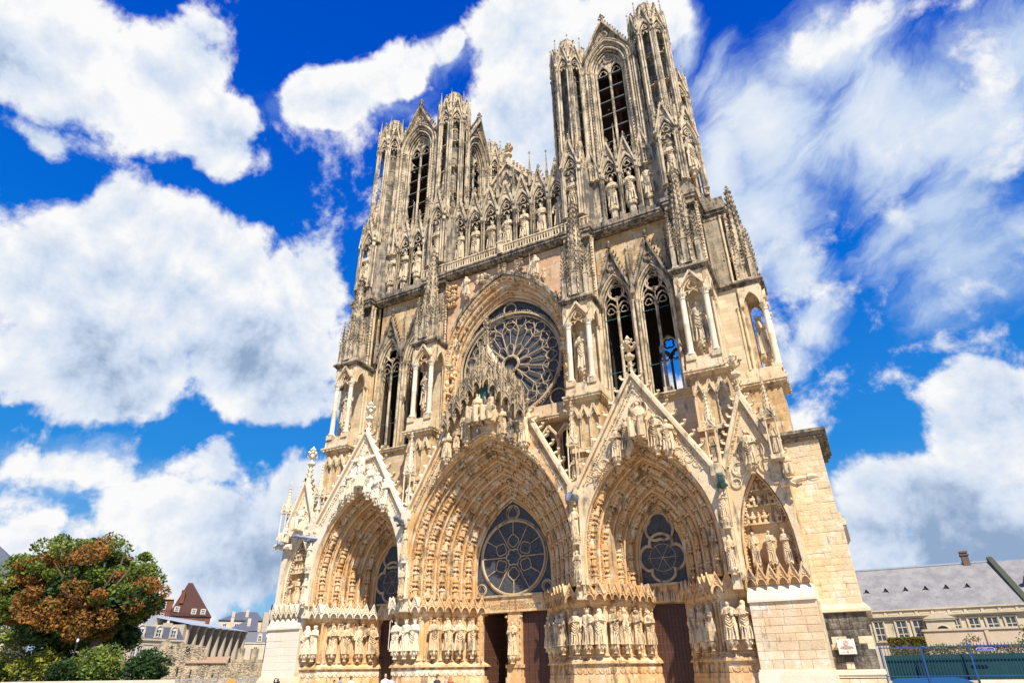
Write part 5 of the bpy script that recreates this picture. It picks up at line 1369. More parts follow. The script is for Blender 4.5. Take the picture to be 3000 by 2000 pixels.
    for k in range(8):
        a = PI/8+PI/4*k
        for q in range(6): t = q/5.5; r = 1.62*(1-t)+1.1*t; mb.crocket((r*math.cos(a), r*math.sin(a), 72+3.3*t), (math.cos(a), math.sin(a), .1), .3)
    D['cap'] = mb.mesh('turret_crown', M['grey'])
    mb = MB(); mb.lathe(0, 0, [(2.1, 43), (2.1, 52.2)], 8, PI/8, smooth=False); D['base'] = mb.mesh('turret_base', M['dark_block'])
    mb = MB(); mb.lathe(0, 0, [(1.15, 52), (1.15, 70.3)], 10); D['core'] = mb.mesh('stair_shaft', M['dark_block'])
    mb = MB(); mb.lathe(0, 0, [(.42, 52), (.42, 70)], 8)      # newel of the spiral stair
    for q in range(54):
        a = q*.42; z = 52.5+q*.31; c_, s_ = math.cos(a), math.sin(a); mb.add([(c_*.4, s_*.4, z), (math.cos(a+.1)*1.75, math.sin(a+.1)*1.75, z), (math.cos(a+.5)*1.75, math.sin(a+.5)*1.75, z), (math.cos(a+.45)*.4, math.sin(a+.45)*.4, z), (c_*.4, s_*.4, z+.12), (math.cos(a+.1)*1.75, math.sin(a+.1)*1.75, z+.12), (math.cos(a+.5)*1.75, math.sin(a+.5)*1.75, z+.12), (math.cos(a+.45)*.4, math.sin(a+.45)*.4, z+.12)], [(0, 1, 2, 3)[::-1], (4, 5, 6, 7), (1, 2, 6, 5), (0, 1, 5, 4), (2, 3, 7, 6)])
    D['stair'] = mb.mesh('spiral_stair', M['grey'])
    mb = MB()
    for k in range(8):
        a, b = PI/8+PI/4*k, PI/8+PI/4*(k+1); r = 2.15
        mb.bar([(r*math.cos(a), r*math.sin(a), 0), (r*math.cos(b), r*math.sin(b), 0)], .03, .03, N=(0, 0, 1))
    D['bars'] = mb.mesh('iron_tie', M['iron'])
    mb = MB()
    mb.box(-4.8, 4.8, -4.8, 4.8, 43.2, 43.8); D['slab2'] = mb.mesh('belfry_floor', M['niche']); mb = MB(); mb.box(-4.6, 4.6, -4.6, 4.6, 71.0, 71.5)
    D['slab'] = mb.mesh('belfry_ceiling', M['dark_fill'])
    mb = MB()
    for x in (-2.6, 0, 2.6):
        for y in (-2.6, 0, 2.6): mb.box(x-.22, x+.22, y-.22, y+.22, 43.8, 71)
    for z in (47, 51, 55, 59, 63, 67):
        for y in (-2.6, 0, 2.6): mb.box(-3.6, 3.6, y-.15, y+.15, z, z+.35); mb.box(y-.15, y+.15, -3.6, 3.6, z+.36, z+.7)
    for y in (-1.3, 1.3): mb.box(-3.4, 3.4, y-.05, y+.05, 52, 69)
    D['frame'] = mb.mesh('bell_frame', M['timber'])
    return D
BM = belfry_meshes()
for s_ in (-1, 1):
    tw = TOW[s_]; c = (s_*14.2, BC, 0)
    for k in range(4):
        for key in ('wall', 'shafts', 'shaft_leaves', 'gable', 'mullion'):
            o = obj(BM[key].name.split('.')[0], BM[key], None, tw, c, PI/2*k)
            if key == 'shaft_leaves': o['kind'] = 'stuff'
        for q in range(9): obj('louvre', BM['louvre'], None, tw, (c[0], c[1], 49.2+q*2.22), PI/2*k)
    for a, b in ((-1, -1), (1, -1), (-1, 1), (1, 1)):
        tp = (c[0]+a*5.35, c[1]+b*5.32, 0)
        for key in ('turret', 'cap', 'base', 'core'): obj(BM[key].name.split('.')[0], BM[key], None, tw, tp)
        for z in (55.5, 58.3, 61.1, 63.9, 66.5): obj('iron_tie', BM['bars'], None, tw, (tp[0], tp[1], z))
        if (a, b) in ((1, -1), (1, 1)): obj('spiral_stair', BM['stair'], None, tw, tp)
    obj('belfry_floor', BM['slab2'], None, tw, c); obj('belfry_ceiling', BM['slab'], None, tw, c); obj('bell_frame', BM['frame'], None, tw, c)
    # lower tower sides above the cornice, between belfry and nave
    mb = MB(); mb.box(s_*14.2-5.2, s_*14.2+5.2, 13.4, 14.2, 43, 53); mb.box(s_*14.2+s_*5.0, s_*14.2+s_*5.2, 4.5, 13.4, 43, 53) if False else None
    obj('rear_parapet', mb, M['dark_block'], tw)

# ---- rough southern buttress with separate stones, ledge, cornice
def sb(mb):
    prof = [(24.0, -.3), (27.22, -.3), (27.22, 1.62), (27.02, 1.72), (27.0, 5.15), (27.32, 5.28), (26.98, 5.75), (26.95, 10.4), (27.24, 10.75), (27.2, 11.0), (26.84, 11.75), (26.8, 17.2), (24.0, 17.2)]
    mb.prism([(x-.04, z) for x, z in prof], 2.08, 9)
south = wall_part('south_buttress', 'mortar', sb)
rg = random.Random(11)
def xr(z):
    if z < 1.72: b = 27.2
    elif z < 5.1: b = 27.02
    elif z < 10.6: b = 26.98
    elif z < 11.8: b = 27.24-max(0, z-10.9)*.42
    else: b = 26.84-(z-11.8)*.006
    return (24.1, b)
blocks(south, 24.1, 27, 1.75, 5.12, 2.0, .40, .72, ('rough_dark', 'rough'), rg, proud=.05, xr=xr, dark=lambda x, z, g: g.random() < (.04 if z > 3.5 else .16))
blocks(south, 24.1, 27, 5.62, 17.1, 2.0, .44, .68, ('rough', 'rough_dark'), rg, proud=.03, gap=.008, xr=xr, dark=lambda x, z, g: g.random() < (.28 if z < 6.6 else 0))
blocks(south, 24.1, 27.2, -.1, 1.2, 1.85, .42, .9, ('block_warm',), rg, proud=.01, xr=lambda z: (24.1, 27.2))
mb = MB(); mb.prism([(24.0, 5.12), (27.32, 5.12), (27.36, 5.3), (27.0, 5.68), (24.0, 5.68)], 1.98, 9)
mb.add([(24.0, 1.72, 5.14), (27.34, 1.72, 5.14), (27.34, 1.72, 5.3), (24.0, 1.72, 5.3), (24, 2.02, 5.66), (27.0, 2.02, 5.66), (24, 2.02, 5.1), (27.3, 2.02, 5.1)], [(0, 1, 2, 3), (3, 2, 5, 4), (6, 7, 1, 0)])
obj('ledge', mb, M['rough'], south)
mb = MB(); mb.box(24, 27.3, 1.72, 9, 1.42, 1.62); mb.box(24, 27.22, 1.8, 9, 1.25, 1.42); mb.box(24, 27.26, 1.8, 9, 1.62, 1.72); obj('base_moulding', mb, M['pale'], south)
mb = MB(); mb.box(24.0, 27.1, 1.8, 9, 17.1, 17.4); mb.box(24.0, 27.3, 1.6, 9, 17.4, 17.62); mb.box(24.0, 27.45, 1.45, 9, 17.62, 17.85)
leafband(mb, [(24.1, 1.75, 17.3), (27.2, 1.75, 17.3)], .25, .15); obj('cornice', mb, M['dark'], south)
# north counterpart, mostly hidden behind the left end block
wall_part('north_buttress', 'cream_block', lambda mb: (mb.box(-27.0, -24.0, 3.5, 9, -.3, 17.2) if False else mb.box(-24.0, -21.5, 3.5, 9, -.3, 17.2)))

# ================================================================== sculpture
def on_seg(a, b, t, off):
    L = math.hypot(b[0]-a[0], b[1]-a[1]); nx, ny = (b[1]-a[1])/L, -(b[0]-a[0])/L
    return a[0]+(b[0]-a[0])*t+nx*off, a[1]+(b[1]-a[1])*t+ny*off, math.atan2(b[1]-a[1], b[0]-a[0])
A1, A2, A3, A4 = CH_IN; O1, O2, O3 = CH_OUT
mx = lambda p: (-p[0], p[1])
GJ = 'column statues beside the portal doors'
def jst(pos, var, label, mat='figure', name='jamb_statue', h=2.42, **over):
    x, y, rz = pos; put_statue(name, var, (x, y, 3.56), h, M[mat], label, GJ, 'statue', rz, True, M['figure'] if mat == 'figure' else M['pale'], wide=1.3, **over)
FR = lambda x, y=-1.06: (x, y, 0)
# left portal, left side
seg = (mx(O2), mx(O1))       # from the front corner inwards
jst(FR(-19.65), 3, 'headless worn pale statue nearest the bare block left of the left doorway', 'pale')
jst(FR(-18.7), 0, 'eroded pale statue, second from the outer block on the left doorway side', 'pale')
jst(on_seg(*seg, .17, .42), 1, 'buff robed statue just outside the haloed bishop at the left doorway', 'figure')
jst(on_seg(*seg, .40, .42), 5, 'martyr bishop statue flanked by small wings, third from the left door', 'figure', wings=True)
jst(on_seg(*seg, .62, .42), 3, 'slim hooded statue standing between two winged figures at the left door', 'figure')
jst(on_seg(*seg, .84, .42), 6, 'smiling angel statue with spread wings right beside the left door', 'figure', arms='raise')
# pier between left and central doors
jst(FR(-9.35, -1.0), 5, 'bright white mitred bishop statue at the left corner of the left pier', 'pale')
jst(FR(-8.3), 4, 'bright white crowned queen statue in the middle of the left pier front', 'pale', arms='down')
jst(FR(-7.35), 7, 'bright white crowned king statue at the right corner of the left pier', 'pale', arms='fold', prop=None)
seg = (mx(A2), mx(A1))
for t, v, l, o in ((.20, 0, 'buff statue turning towards the king on the left side of the central door', dict(arms='fold')), (.42, 1, 'veiled statue with joined hands, second outwards left of the open door', dict(arms='fold')),
                (.60, 2, 'bearded old man statue in a hood, hands held forward, left of the open door', dict(head='hood', arms='fold', prop=None)), (.80, 3, 'hooded woman statue closest to the open black doorway on its left', dict(arms='fold'))):
    jst(on_seg(*seg, t, .52), v, l, 'figure', **o)
# right side of the central portal
seg = (A1, A2)
for t, v, l, o in ((.16, 0, 'shaded statue nearest the closed half of the central door', {}), (.36, 1, 'shaded woman statue second from the closed central door leaf', {}), (.56, 4, 'shaded statue third from the central door leaf with a turned head', dict(head='veil')), (.77, 9, 'tall shaded bearded statue fourth from the central door leaf', dict(prop=None))):
    jst(on_seg(*seg, t, .52), v, l, 'figure', **o)
jst(FR(7.45, -.9), 2, 'half sunlit bearded statue on the left corner of the right pier', 'figure', prop=None, arms='fold')
jst(FR(8.4), 4, 'sunlit crowned statue holding a dish, alone on the right pier front', 'figure', arms='down')
jst(FR(9.4), 8, 'sunlit veiled statue with raised hand at the right pier corner', 'figure', prop=None)
seg = (A3, A4)
for t, v, l, o in ((.08, 2, 'sunlit bearded prophet statue just round the right pier corner', dict(arms='fold', prop=None)), (.30, 10, 'statue in a tall pointed cap raising one hand, left of the right door', {}), (.54, 0, 'young beardless statue second from the right door on its left', {}), (.78, 0, 'short haired statue nearest the right door on its left side', dict(arms='book'))):
    jst(on_seg(*seg, t, .52), v, l, 'figure', **o)
seg = (O1, O2)
for t, v, l, o in ((.30, 8, 'veiled statue carrying a round disc to the right of the right door', dict(prop='shield')), (.55, 3, 'bearded statue between disc bearer and patriarch, right of the right door', dict(head='hair')), (.80, 1, 'slender statue in long folds beside the patriarch with a child', dict(arms='fold'))):
    jst(on_seg(*seg, t, .52), v, l, 'figure', **o)
jst(FR(18.75), 2, 'tall patriarch statue with a small child before him on the outer right pier', 'figure', arms='fold', prop='child')
jst(FR(19.75), 3, 'thin robed statue hard against the plain end block on the right', 'figure', arms='book')
put_statue('trumeau_statue', 8, (0, 2.86, 3.15), 2.65, M['figure'], 'crowned mother and child statue on the post between the central doors', 'statues standing on their own supports', head='crown', wide=1.1)

# kings in the gallery
GK = 'kings lined up in the high gallery'
KV = [(4, {}), (7, {}), (4, dict(arms='book')), (4, dict(arms='fold', seed=31)), (7, dict(prop='cross', seed=32)), (7, dict(seed=33, arms='raise')), (4, dict(seed=34, arms='down'))]
KL = ['stone king in the first central gallery bay from the left', 'stone king in the second central gallery bay, book held low', 'stone king just left of the middle bay with rigid arms',
      'stone king with crossed arms in the middle bay behind the small pillar', 'stone king holding an upright cross just right of the middle bay', 'stone king with staff in the sixth bay of the central gallery', 'stone king half hidden at the right end of the central gallery']
for k in range(7):
    v, o = KV[k]; put_statue('king_statue', v, ((k-3)*2.2, KY+.5, 45.75), 4.15, M['statue'], KL[k], GK, 'statue', wide=1.1, **o)
TK = {1: ['', 'stone king against the dark left bay of the right tower gallery', 'crowned stone king against the dark right bay of the right tower gallery', 'weathered headworn king against the wall, last bay of the right tower'],
      -1: ['stone king in the leftmost gallery bay of the left tower', 'stone king in the second gallery bay of the left tower', 'mossy stone king in the third gallery bay of the left tower', 'stone king beside the inner buttress in the left tower gallery']}
for s_ in (1, -1):
    for k in range(4):
        if not TK[s_][k]: continue
        put_statue('king_statue', (7, 4, 2, 7)[k], (s_*14.0+(k-1.5)*2.03, KY+.55, 45.9), 4.1, M['statue'], TK[s_][k], GK, 'statue', wide=1.1, seed=40+k+s_, head='crown', prop=None, arms=('fold', 'book', 'fold', 'down')[k])
        mb = MB(); mb.lathe(0, 0, [(.55, 43.9), (.55, 44.1), (.4, 44.2), (.4, 45.2), (.6, 45.35), (.55, 45.5)], 8, PI/8, smooth=False)
        obj('niche_pedestal', mb, M['grey'], TOW[s_], (s_*14.0+(k-1.5)*2.03, KY+.5, 0))
CL = ['stone king in the corner niche over the outer buttress of the left tower', 'stone king in the corner niche over the inner buttress of the left tower', 'stone king in the corner niche over the inner buttress of the right tower', 'stone king in the corner niche over the outer buttress of the right tower']
for i, x in enumerate(BX):
    put_statue('king_statue', (4, 7, 4, 7)[i], (x, 1.45, 46.3), 4.3, M['statue'], CL[i], GK, 'statue', wide=1.15, seed=50+i, prop=('staff' if i == 3 else None), arms='book')
# extra diagonal bays at the outer side of each tower
for s_ in (1, -1):
    o = obj('corner_bay', KN, None, TOW[s_], (s_*22.0, 2.15, .7), s_*math.radians(57), scale=(1.15, 1, 1)); obj('niche_back', KBY if s_ > 0 else KB, None, TOW[s_], (s_*22.0, 2.15, .7), s_*math.radians(57), scale=(1.1, 1, 1))
    put_statue('king_statue', 2, (s_*21.75, 2.35, 46.9), 4.0, M['statue'], 'worn stone king on the slanting outer bay of the %s tower' % ('right' if s_ > 0 else 'left'), GK, 'statue', s_*math.radians(57), wide=1.1, prop=None, head='crown')
# statues in the tabernacles
GT = 'statues inside the columned tabernacles'
TL = [('robed statue in the outermost left tabernacle, head in shadow', 0), ('long haired statue in the tabernacle just left of the rose', 3), ('veiled woman statue with crossed hands in the tabernacle right of the rose', 8), ('haloed bearded statue in the tabernacle of the right tower corner', 2)]
for x, (l, v) in zip(BX, TL):
    put_statue('tabernacle_statue', v, (x, .95, 26.75), 4.1, M['statue'], l, GT, 'statue', wide=1.12, prop=('staff' if v == 2 else None), head=('halo' if v in (2, 8) else VAR[v]['head']), arms=('raise' if v == 2 else 'fold'))
put_statue('tabernacle_statue', 0, (24.35, 6.4, 26.75), 4.1, M['statue'], 'bearded statue seen in profile in the tabernacle on the tower flank', GT, 'statue', PI/2, wide=1.12)
for x, y, rz in [(x, .95, 0) for x in BX]+[(24.35, 6.4, PI/2)]:
    mb = MB()
    for k in range(6): a = PI/3*k; mb.lathe(.22*math.cos(a), .22*math.sin(a), [(.07, 25.0), (.07, 26.0)], 5)
    mb.lathe(0, 0, [(.2, 25.0), (.2, 26.0), (.42, 26.1), (.42, 26.3)], 8)
    obj('statue_base', mb, M['cream'], BUTT[0] if False else CATH, (x, y, 0))
# figures around the head of the rose
GWL = 'carvings on the wall above the rose'
put_statue('wall_statue', 2, (4.0, 1.45, 39.3), 2.6, M['statue'], 'giant warrior statue on the wall above the right of the rose arch', GWL, 'statue', prop='staff', head='hood', arms='down', wide=1.25)
put_statue('wall_statue', 0, (4.95, 1.5, 38.7), 1.35, M['statue'], 'small young figure beside the giant above the rose arch', GWL, 'statue', arms='raise')
put_statue('wall_statue', 3, (-4.75, 1.5, 39.5), 2.5, M['statue'], 'lone cloaked figure on the rosy wall left above the rose arch', GWL, 'statue', wide=1.3)
def rock(x, z, w, h, label, n, seed, cat='carving', mat='portal'):
    rg = random.Random(seed); mb = MB()
    for k in range(n): mb.blob((rg.uniform(-w, w)*.8, rg.uniform(-.35, .05), rg.uniform(0, h)), rg.uniform(.18, .42), rg.uniform(.2, .35), rg.uniform(.15, .4), .4)
    tag(obj('wall_carving', mb, M[mat], None, (x, 1.75, z)), label, cat, GWL)
rock(-6.75, 38.5, .7, 3.0, 'lumpy eroded rock carving at the left end above the rose', 46, 3)
rock(-2.6, 40.6, .9, 1.2, 'crumbling low carving left of the leafy bushes above the rose', 26, 5, mat='cream')
def stone_tree(x, z, h, label):
    mb = MB(); mb.tube([(0, 0, 0), (.05, -.05, h*.5), (0, -.1, h)], .09, 5)
    rg = random.Random(int(x*10))
    for k in range(4):
        for s_ in (-1, 1):
            for q in range(4): mb.blob((s_*rg.uniform(.15, .5), -.15, h*(.25+.2*k)+rg.uniform(-.06, .1)), .2, .16, .12, .4)
    tag(obj('wall_carving', mb, M['cream'], None, (x, 1.75, z)), label, 'carving', GWL)
stone_tree(1.95, 40.4, 2.0, 'taller carved leafy bush on the wall above the rose crown')
stone_tree(-.2, 40.8, 1.6, 'shorter carved leafy bush just left of the rose crown')
for i, x in enumerate((.6, 1.7, 2.8)):
    mb = MB(); mb.ball((0, 0, .2), .32, .2, .17, 7, 4); mb.ball((-.3, -.05, .38), .12, .1, .1, 6, 4)
    tag(obj('wall_carving', mb, M['dark'], None, (x-.1, 1.45, 40.45-abs(x-.3)*.28)), ['carved sheep highest on the crown of the rose arch', 'carved sheep below the taller bush on the rose arch', 'carved sheep nearest the giant on the rose arch'][i], 'carving', GWL)
mb = MB(); b_ = statue_mb(61, 'down', 'hood'); 
put_statue('parapet_statue', 3, (0, .95, 44.75), 1.9, M['statue'], 'little statue on the pillar in the middle of the gallery railing', 'statues standing on their own supports', ped=False)

# ---- sculpture groups in the gables
GG = 'figures carved in the portal gables'
def gst(x, z, h, var, label, mat, y=GY-.38, seated=False, rz=0, **over):
    put_statue('gable_statue', var, (x, y, z), h*1.08, M[mat], label, GG, 'statue', rz, not seated, None, wide=(1.05 if seated else 1.3), seated=seated, **over)
gst(-.68, 21.9, 2.95, 8, 'seated queen being crowned under the dark canopies of the central gable', 'figure', seated=True, prop=None, head='veil')
gst(.75, 21.95, 2.75, 4, 'seated king placing the crown in the central gable', 'figure', seated=True, arms='raise')
gst(-1.85, 20.75, 2.4, 6, 'standing angel left of the seated pair in the central gable', 'figure')
gst(-2.85, 20.1, 1.75, 6, 'kneeling winged angel third from the seated pair on the left', 'figure', seed=71)
gst(-3.95, 19.35, 2.3, 1, 'outermost left figure at the foot of the dark canopies', 'figure')
gst(1.95, 20.55, 2.4, 6, 'winged angel just right of the seated pair', 'figure', seed=72)
gst(2.8, 20.0, 1.8, 9, 'dark crouching figure between two right hand angels', 'dark', prop=None)
gst(4.1, 19.4, 2.6, 6, 'outermost right angel leaning out below the canopies', 'figure', seed=73, arms='out')
gst(14.4, 17.9, 3.0, 0, 'seated judge with raised hand at the top of the right gable', 'figure', seated=True, arms='raise', head='halo')
gst(13.3, 17.25, 2.5, 6, 'angel holding a column left of the judge in the right gable', 'figure', seed=74, wings=False)
gst(12.4, 16.75, 2.3, 1, 'leaning figure at the far left of the right gable group', 'figure')
gst(15.65, 17.1, 2.5, 2, 'lance bearing figure right of the judge in the right gable', 'figure')
gst(16.55, 16.65, 2.35, 6, 'winged figure at the far right of the right gable group', 'figure', seed=75)
t = empty('crucifix', (-13.9, GY-.35, 17.7), 0, 'white crucified figure on a cross at the centre of the left gable', 'crucifix', GG)
mb = MB(); mb.bar([(0, .12, -.3), (0, .12, 4.6)], .13, .1); mb.bar([(-1.35, .12, 3.35), (1.35, .12, 3.35)], .12, .1, N=(0, 1, 0)); mb.box(-.28, .28, 0, .12, 3.9, 4.5); obj('cross', mb, M['pale'], t)
obj('figure', statue_mesh('cruc', M['pale'], seed=77, arms='out', head='hair'), None, t, scale=(3.9, 3.2, 3.5), loc=(0, -.2, .3))
for x, z, h, v, l in ((-15.2, 17.35, 2.4, 1, 'white mourning woman immediately left of the crucifix'), (-14.75, 17.5, 2.2, 3, 'white hooded figure squeezed between mourner and crucifix'), (-16.0, 16.95, 2.0, 0, 'white figure farthest left in the left gable'),
                      (-12.9, 17.3, 2.45, 10, 'white half dressed soldier immediately right of the crucifix'), (-11.85, 16.6, 2.4, 9, 'white figure second right of the crucifix'), (-10.9, 15.9, 2.35, 2, 'white cloaked figure farthest right in the left gable')):
    gst(x, z, h, v, l, 'pale')
put_statue('gable_statue', 5, (22.15, -1.6, 14.85), 2.65, M['figure'], 'robed figure pointing left in the tall narrow gable at the right end', GG, 'statue', arms='raise', prop=None, wide=1.2)
put_statue('gable_statue', 4, (-22.15, -1.6, 14.85), 2.4, M['pale'], 'pale seated figure in the narrow gable at the far left end', GG, 'statue', arms='raise', seated=True, ped=False)
# three statues under the relief of each end bay
for s_, e in ((1, ENDR), (-1, ENDL)):
    for k, x in enumerate((-1.0, 0, 1.0)):
        put_statue('bay_statue', (9, 0, 7)[k], (s_*22.2+x*1.05, -.62, 8.3), 2.1, M['figure'] if s_ > 0 else M['figure'], ['%s statue of three below the carved scenes in the %s end bay' % (a, 'right' if s_ > 0 else 'left') for a in ('left hand', 'middle', 'right hand')][k], 'statues in the end bays', seed=80+k+s_, prop=None)
# statues stacked on the strips between the arches
for i, (x, z, v, l, mt) in enumerate(((-8.3, 8.0, 1, 'lower statue on the strip between left and central arches', 'figure'), (-8.3, 11.3, 2, 'upper statue on the strip between left and central arches', 'figure'), (8.3, 8.0, 0, 'lower statue on the strip between central and right arches', 'figure'), (8.3, 11.3, 9, 'upper statue on the strip between central and right arches', 'figure'),
                                      (19.75, 8.0, 3, 'lower statue on the strip beside the right end bay', 'figure'), (19.75, 11.3, 1, 'upper statue on the strip beside the right end bay', 'figure'), (-19.75, 8.0, 0, 'lower statue on the strip beside the left end bay', 'pale'), (-19.75, 11.3, 4, 'upper statue on the strip beside the left end bay', 'pale'))):
    put_statue('strip_statue', v, (x, -2.05, z), 2.1, M[mt], l, 'statues stacked between the arches', seed=90+i, prop=None)
for x, z, mt, l in ((-8.45, 15.7, 'pale', 'white statuette inside the shrine left of the central gable'), (8.45, 15.7, 'figure', 'statuette inside the shrine right of the central gable'), (19.75, 15.4, 'figure', 'statuette inside the shrine right of the right gable'), (-19.75, 15.4, 'pale', 'white statuette inside the shrine left of the left gable'), (24.05, 15.4, 'figure', 'statuette inside the shrine at the right corner')):
    put_statue('shrine_statuette', 1, (x, GY+.15, z), 1.9, M[mt], l, 'statuettes in the slim shrines', seed=100, ped=False)
# ---- gargoyles
def gargoyle(x, z, kind, mat, label, rz=0, y=GY-.1):
    t = empty('gargoyle', (x, y, z), rz, label, 'gargoyle', 'gargoyles at the feet of the gables')
    mb = MB()
    if kind == 'bull':
        mb.tube([(0, .4, 0), (0, -.3, .05), (0, -.7, .12)], .3, 8, N=(1, 0, 0), scales=[1.1, 1, .95]); mb.tube([(0, -.6, .15), (0, -.85, .05), (0, -1.05, -.28), (0, -1.1, -.42)], .26, 8, N=(1, 0, 0), scales=[1, 1, .75, .55])
        h = MB()
        for s_ in (-1, 1):
            h.tube([(s_*.15, -.75, .28), (s_*.38, -.78, .38), (s_*.5, -.82, .62)], .06, 6, scales=[1.2, 1, .3]); h.tube([(s_*.2, -.75, .15), (s_*.42, -.72, .08)], .09, 5, scales=[1, .4])
        obj('body', mb, mat, t); obj('horns', h, mat, t)
    else:
        mb.tube([(0, .5, -.05), (0, -.2, 0), (0, -.9, .1), (0, -1.35, .12)], .26, 8, N=(1, 0, 0), scales=[1.1, 1.05, .8, .6]); mb.tube([(0, -1.3, .15), (0, -1.6, .2), (0, -2.0, .12)], .2, 8, N=(1, 0, 0), scales=[1.1, 1, .35])
        h = MB(); h.tube([(0, -1.35, .0), (0, -1.65, -.08), (0, -1.95, -.05)], .12, 6, N=(1, 0, 0), scales=[1, .9, .4])
        for s_ in (-1, 1): h.tube([(s_*.12, -1.35, .3), (s_*.2, -1.3, .48)], .06, 5, scales=[1, .3]); h.tube([(s_*.22, -.1, -.1), (s_*.32, -.5, -.3), (s_*.22, -.85, -.2)], .1, 6, scales=[1.2, 1, .6])
        obj('body', mb, mat, t); obj('jaw_and_legs', h, mat, t)
gargoyle(-8.6, 14.0, 'dragon', M['lead'], 'blue grey lead gargoyle between the left and central gables', .2)
gargoyle(8.4, 14.1, 'bull', M['lead'], 'grey bull head gargoyle between the central and right gables', -.2)
gargoyle(19.95, 13.7, 'dragon', M['verdigris'], 'dark green spout head between the right gable and the end gable', .1)
gargoyle(24.3, 13.3, 'dragon', M['cream'], 'long stone gargoyle jutting out to the right from the end gable', PI*.5, -1.6)
gargoyle(-19.6, 13.75, 'dragon', M['lead'], 'dark lead dragon gargoyle left of the left gable', -.9)
gargoyle(-23.4, 13.4, 'dragon', M['pale'], 'white stone gargoyle jutting out beyond the far left gable', -PI*.5, -1.6)
put_statue('gable_statue', 1, (24.55, -1.9, 13.7), 1.5, M['figure'], 'small crouching figure above the gargoyle at the right corner', GG, seated=True, ped=False)
put_statue('gable_statue', 0, (-23.6, -1.9, 13.8), 1.7, M['pale'], 'small white seated figure above the gargoyle at the left corner', GG, seated=True, ped=False)
# ---- hanging canopies of the central gable
mb = MB()
for k, (dx, dy, rz) in enumerate(((0, -.42, 0), (-.42, 0, -PI/2), (.42, 0, PI/2))):
    mb.X = Matrix.Translation((dx, dy, 0)) @ Matrix.Rotation(rz, 4, 'Z')
    mb.fill([-.42+.84*i/8 for i in range(9)], lambda x: arch_z(0, 0, .36, .5)(x), lambda x: .45+.65*(1-abs(x)/.42), -.02, .08)
    mb.tube(p3(arch(0, 0, .36, .5, 4), -.04), .045, 5); mb.bar([(-.42, -.04, .42), (0, -.04, 1.12), (.42, -.04, .42)], .04, .06); mb.finial((0, -.02, 1.05), .4)
    for q in (-1, 1): mb.crocket((q*.2, -.04, .8), (q, 0, .5), .16)
mb.X = None
for a, b in ((-.44, -.44), (.44, -.44)):
    mb.lathe(a, b, [(.02, -.3), (.09, -.12), (.08, .9), (.1, .95), (.02, 1.7)], 4, smooth=False); mb.finial((a, b, 1.6), .3)
mb.lathe(0, 0, [(.3, .9), (.22, 1.2), (.03, 2.2)], 6, smooth=False); mb.box(-.4, .4, -.35, .4, .5, .9)
for q in range(4):
    for k in range(4): a = PI/2*k; mb.crocket((.18*math.cos(a), .18*math.sin(a), 1.25+.2*q), (math.cos(a), math.sin(a), 0), .12)
TABC = mb.mesh('tabernacle_canopy', M['canopy'])
for s_ in (-1, 1):
    for i in range(6):
        x = .6+.68*i; z = 25.6-.74*i
        obj('tabernacle_canopy', TABC, None, gC, (s_*x, GY-.45-(.1 if i % 2 else 0), z))
        if i < 5: obj('tabernacle_canopy', TABC, None, gC, (s_*(x+.28), GY-.15, z+1.05), scale=.92)
        if i < 4: obj('tabernacle_canopy', TABC, None, gC, (s_*(x-.1), GY-.1, z+2.1), scale=.8)
mb = MB()
for k in range(16):
    a = 2*PI*k/16; b = a+PI/16; mb.add([(0, -.14, 0), (.7*math.cos(a-.12), 0, .7*math.sin(a-.12)), (.92*math.cos(a), -.05, .92*math.sin(a)), (.7*math.cos(a+.12), 0, .7*math.sin(a+.12))], [(0, 1, 2), (0, 2, 3)])
    mb.add([(0, -.1, 0), (.6*math.cos(b-.16), 0, .6*math.sin(b-.16)), (.72*math.cos(b), -.03, .72*math.sin(b)), (.6*math.cos(b+.16), 0, .6*math.sin(b+.16))], [(0, 1, 2), (0, 2, 3)])
obj('bronze_sunburst', mb, M['verdigris'], gC, (.1, GY-.25, 25.1))
mb = MB(); mb.ball((-.45, GY-.7, 21.15), .3, .3, .3, 12, 8); obj('stone_ball', mb, M['lead'], gC)
mb = MB(); mb.lathe(0, GY+.05, [(1.0, 26.6), (.62, 28.2), (.42, 29.2), (.10, 32.9)], 6, smooth=False)
for k in range(6):
    for q in range(11):
        t = q/10; r = .66*(1-t)+.12; mb.crocket((r*math.cos(PI/3*k), GY+.05+r*math.sin(PI/3*k), 28.0+4.4*t), (math.cos(PI/3*k), math.sin(PI/3*k), .2), .3)
for x, y, h in ((-.75, -.35, 3.0), (.75, -.35, 3.0), (0, -.7, 3.6), (-.4, -.6, 4.2), (.4, -.6, 4.2)): pinnacle(mb, x, GY+y, 26.2, .26, h, croc=4)
obj('canopy_spire', mb, M['canopy'], gC)
# wavy cloud carving on the extrados
for g_, cx, w, a, mt in ((gC, 0, 8.0, 20.9, 'figure'), (gR, 14.05, 5.2, 17.95, 'portal'), (gL, -14.05, 5.2, 17.95, 'pale')):
    lf = MB(); leafband(lf, p3(sarch(cx, w+.1, a+.1, 16)[9:26], GY-.08), .15, .13); leafband(lf, p3(sarch(cx, w+.3, a+.35, 16)[10:25], GY-.15), .2, .15)
    obj('cloud_carving', lf, M[mt], g_, kind='stuff')
for q, (cx, cz, r, n) in enumerate(((17.1, 16.5, .42, 4), (17.85, 15.95, .32, 4), (18.35, 15.45, .25, 4), (11.05, 16.5, .42, 4), (10.3, 15.95, .32, 4), (9.85, 15.45, .25, 4))):
    mb = MB(); mb.tube(p3(circ(cx, cz, r, 18), GY-.02), .05, 5, closed=True); mb.tube(p3(foil(cx, cz, r*.8, n, PI/4, 24), GY-.01), .035, 4, closed=True); obj('roundel', mb, M['cream'], gR)
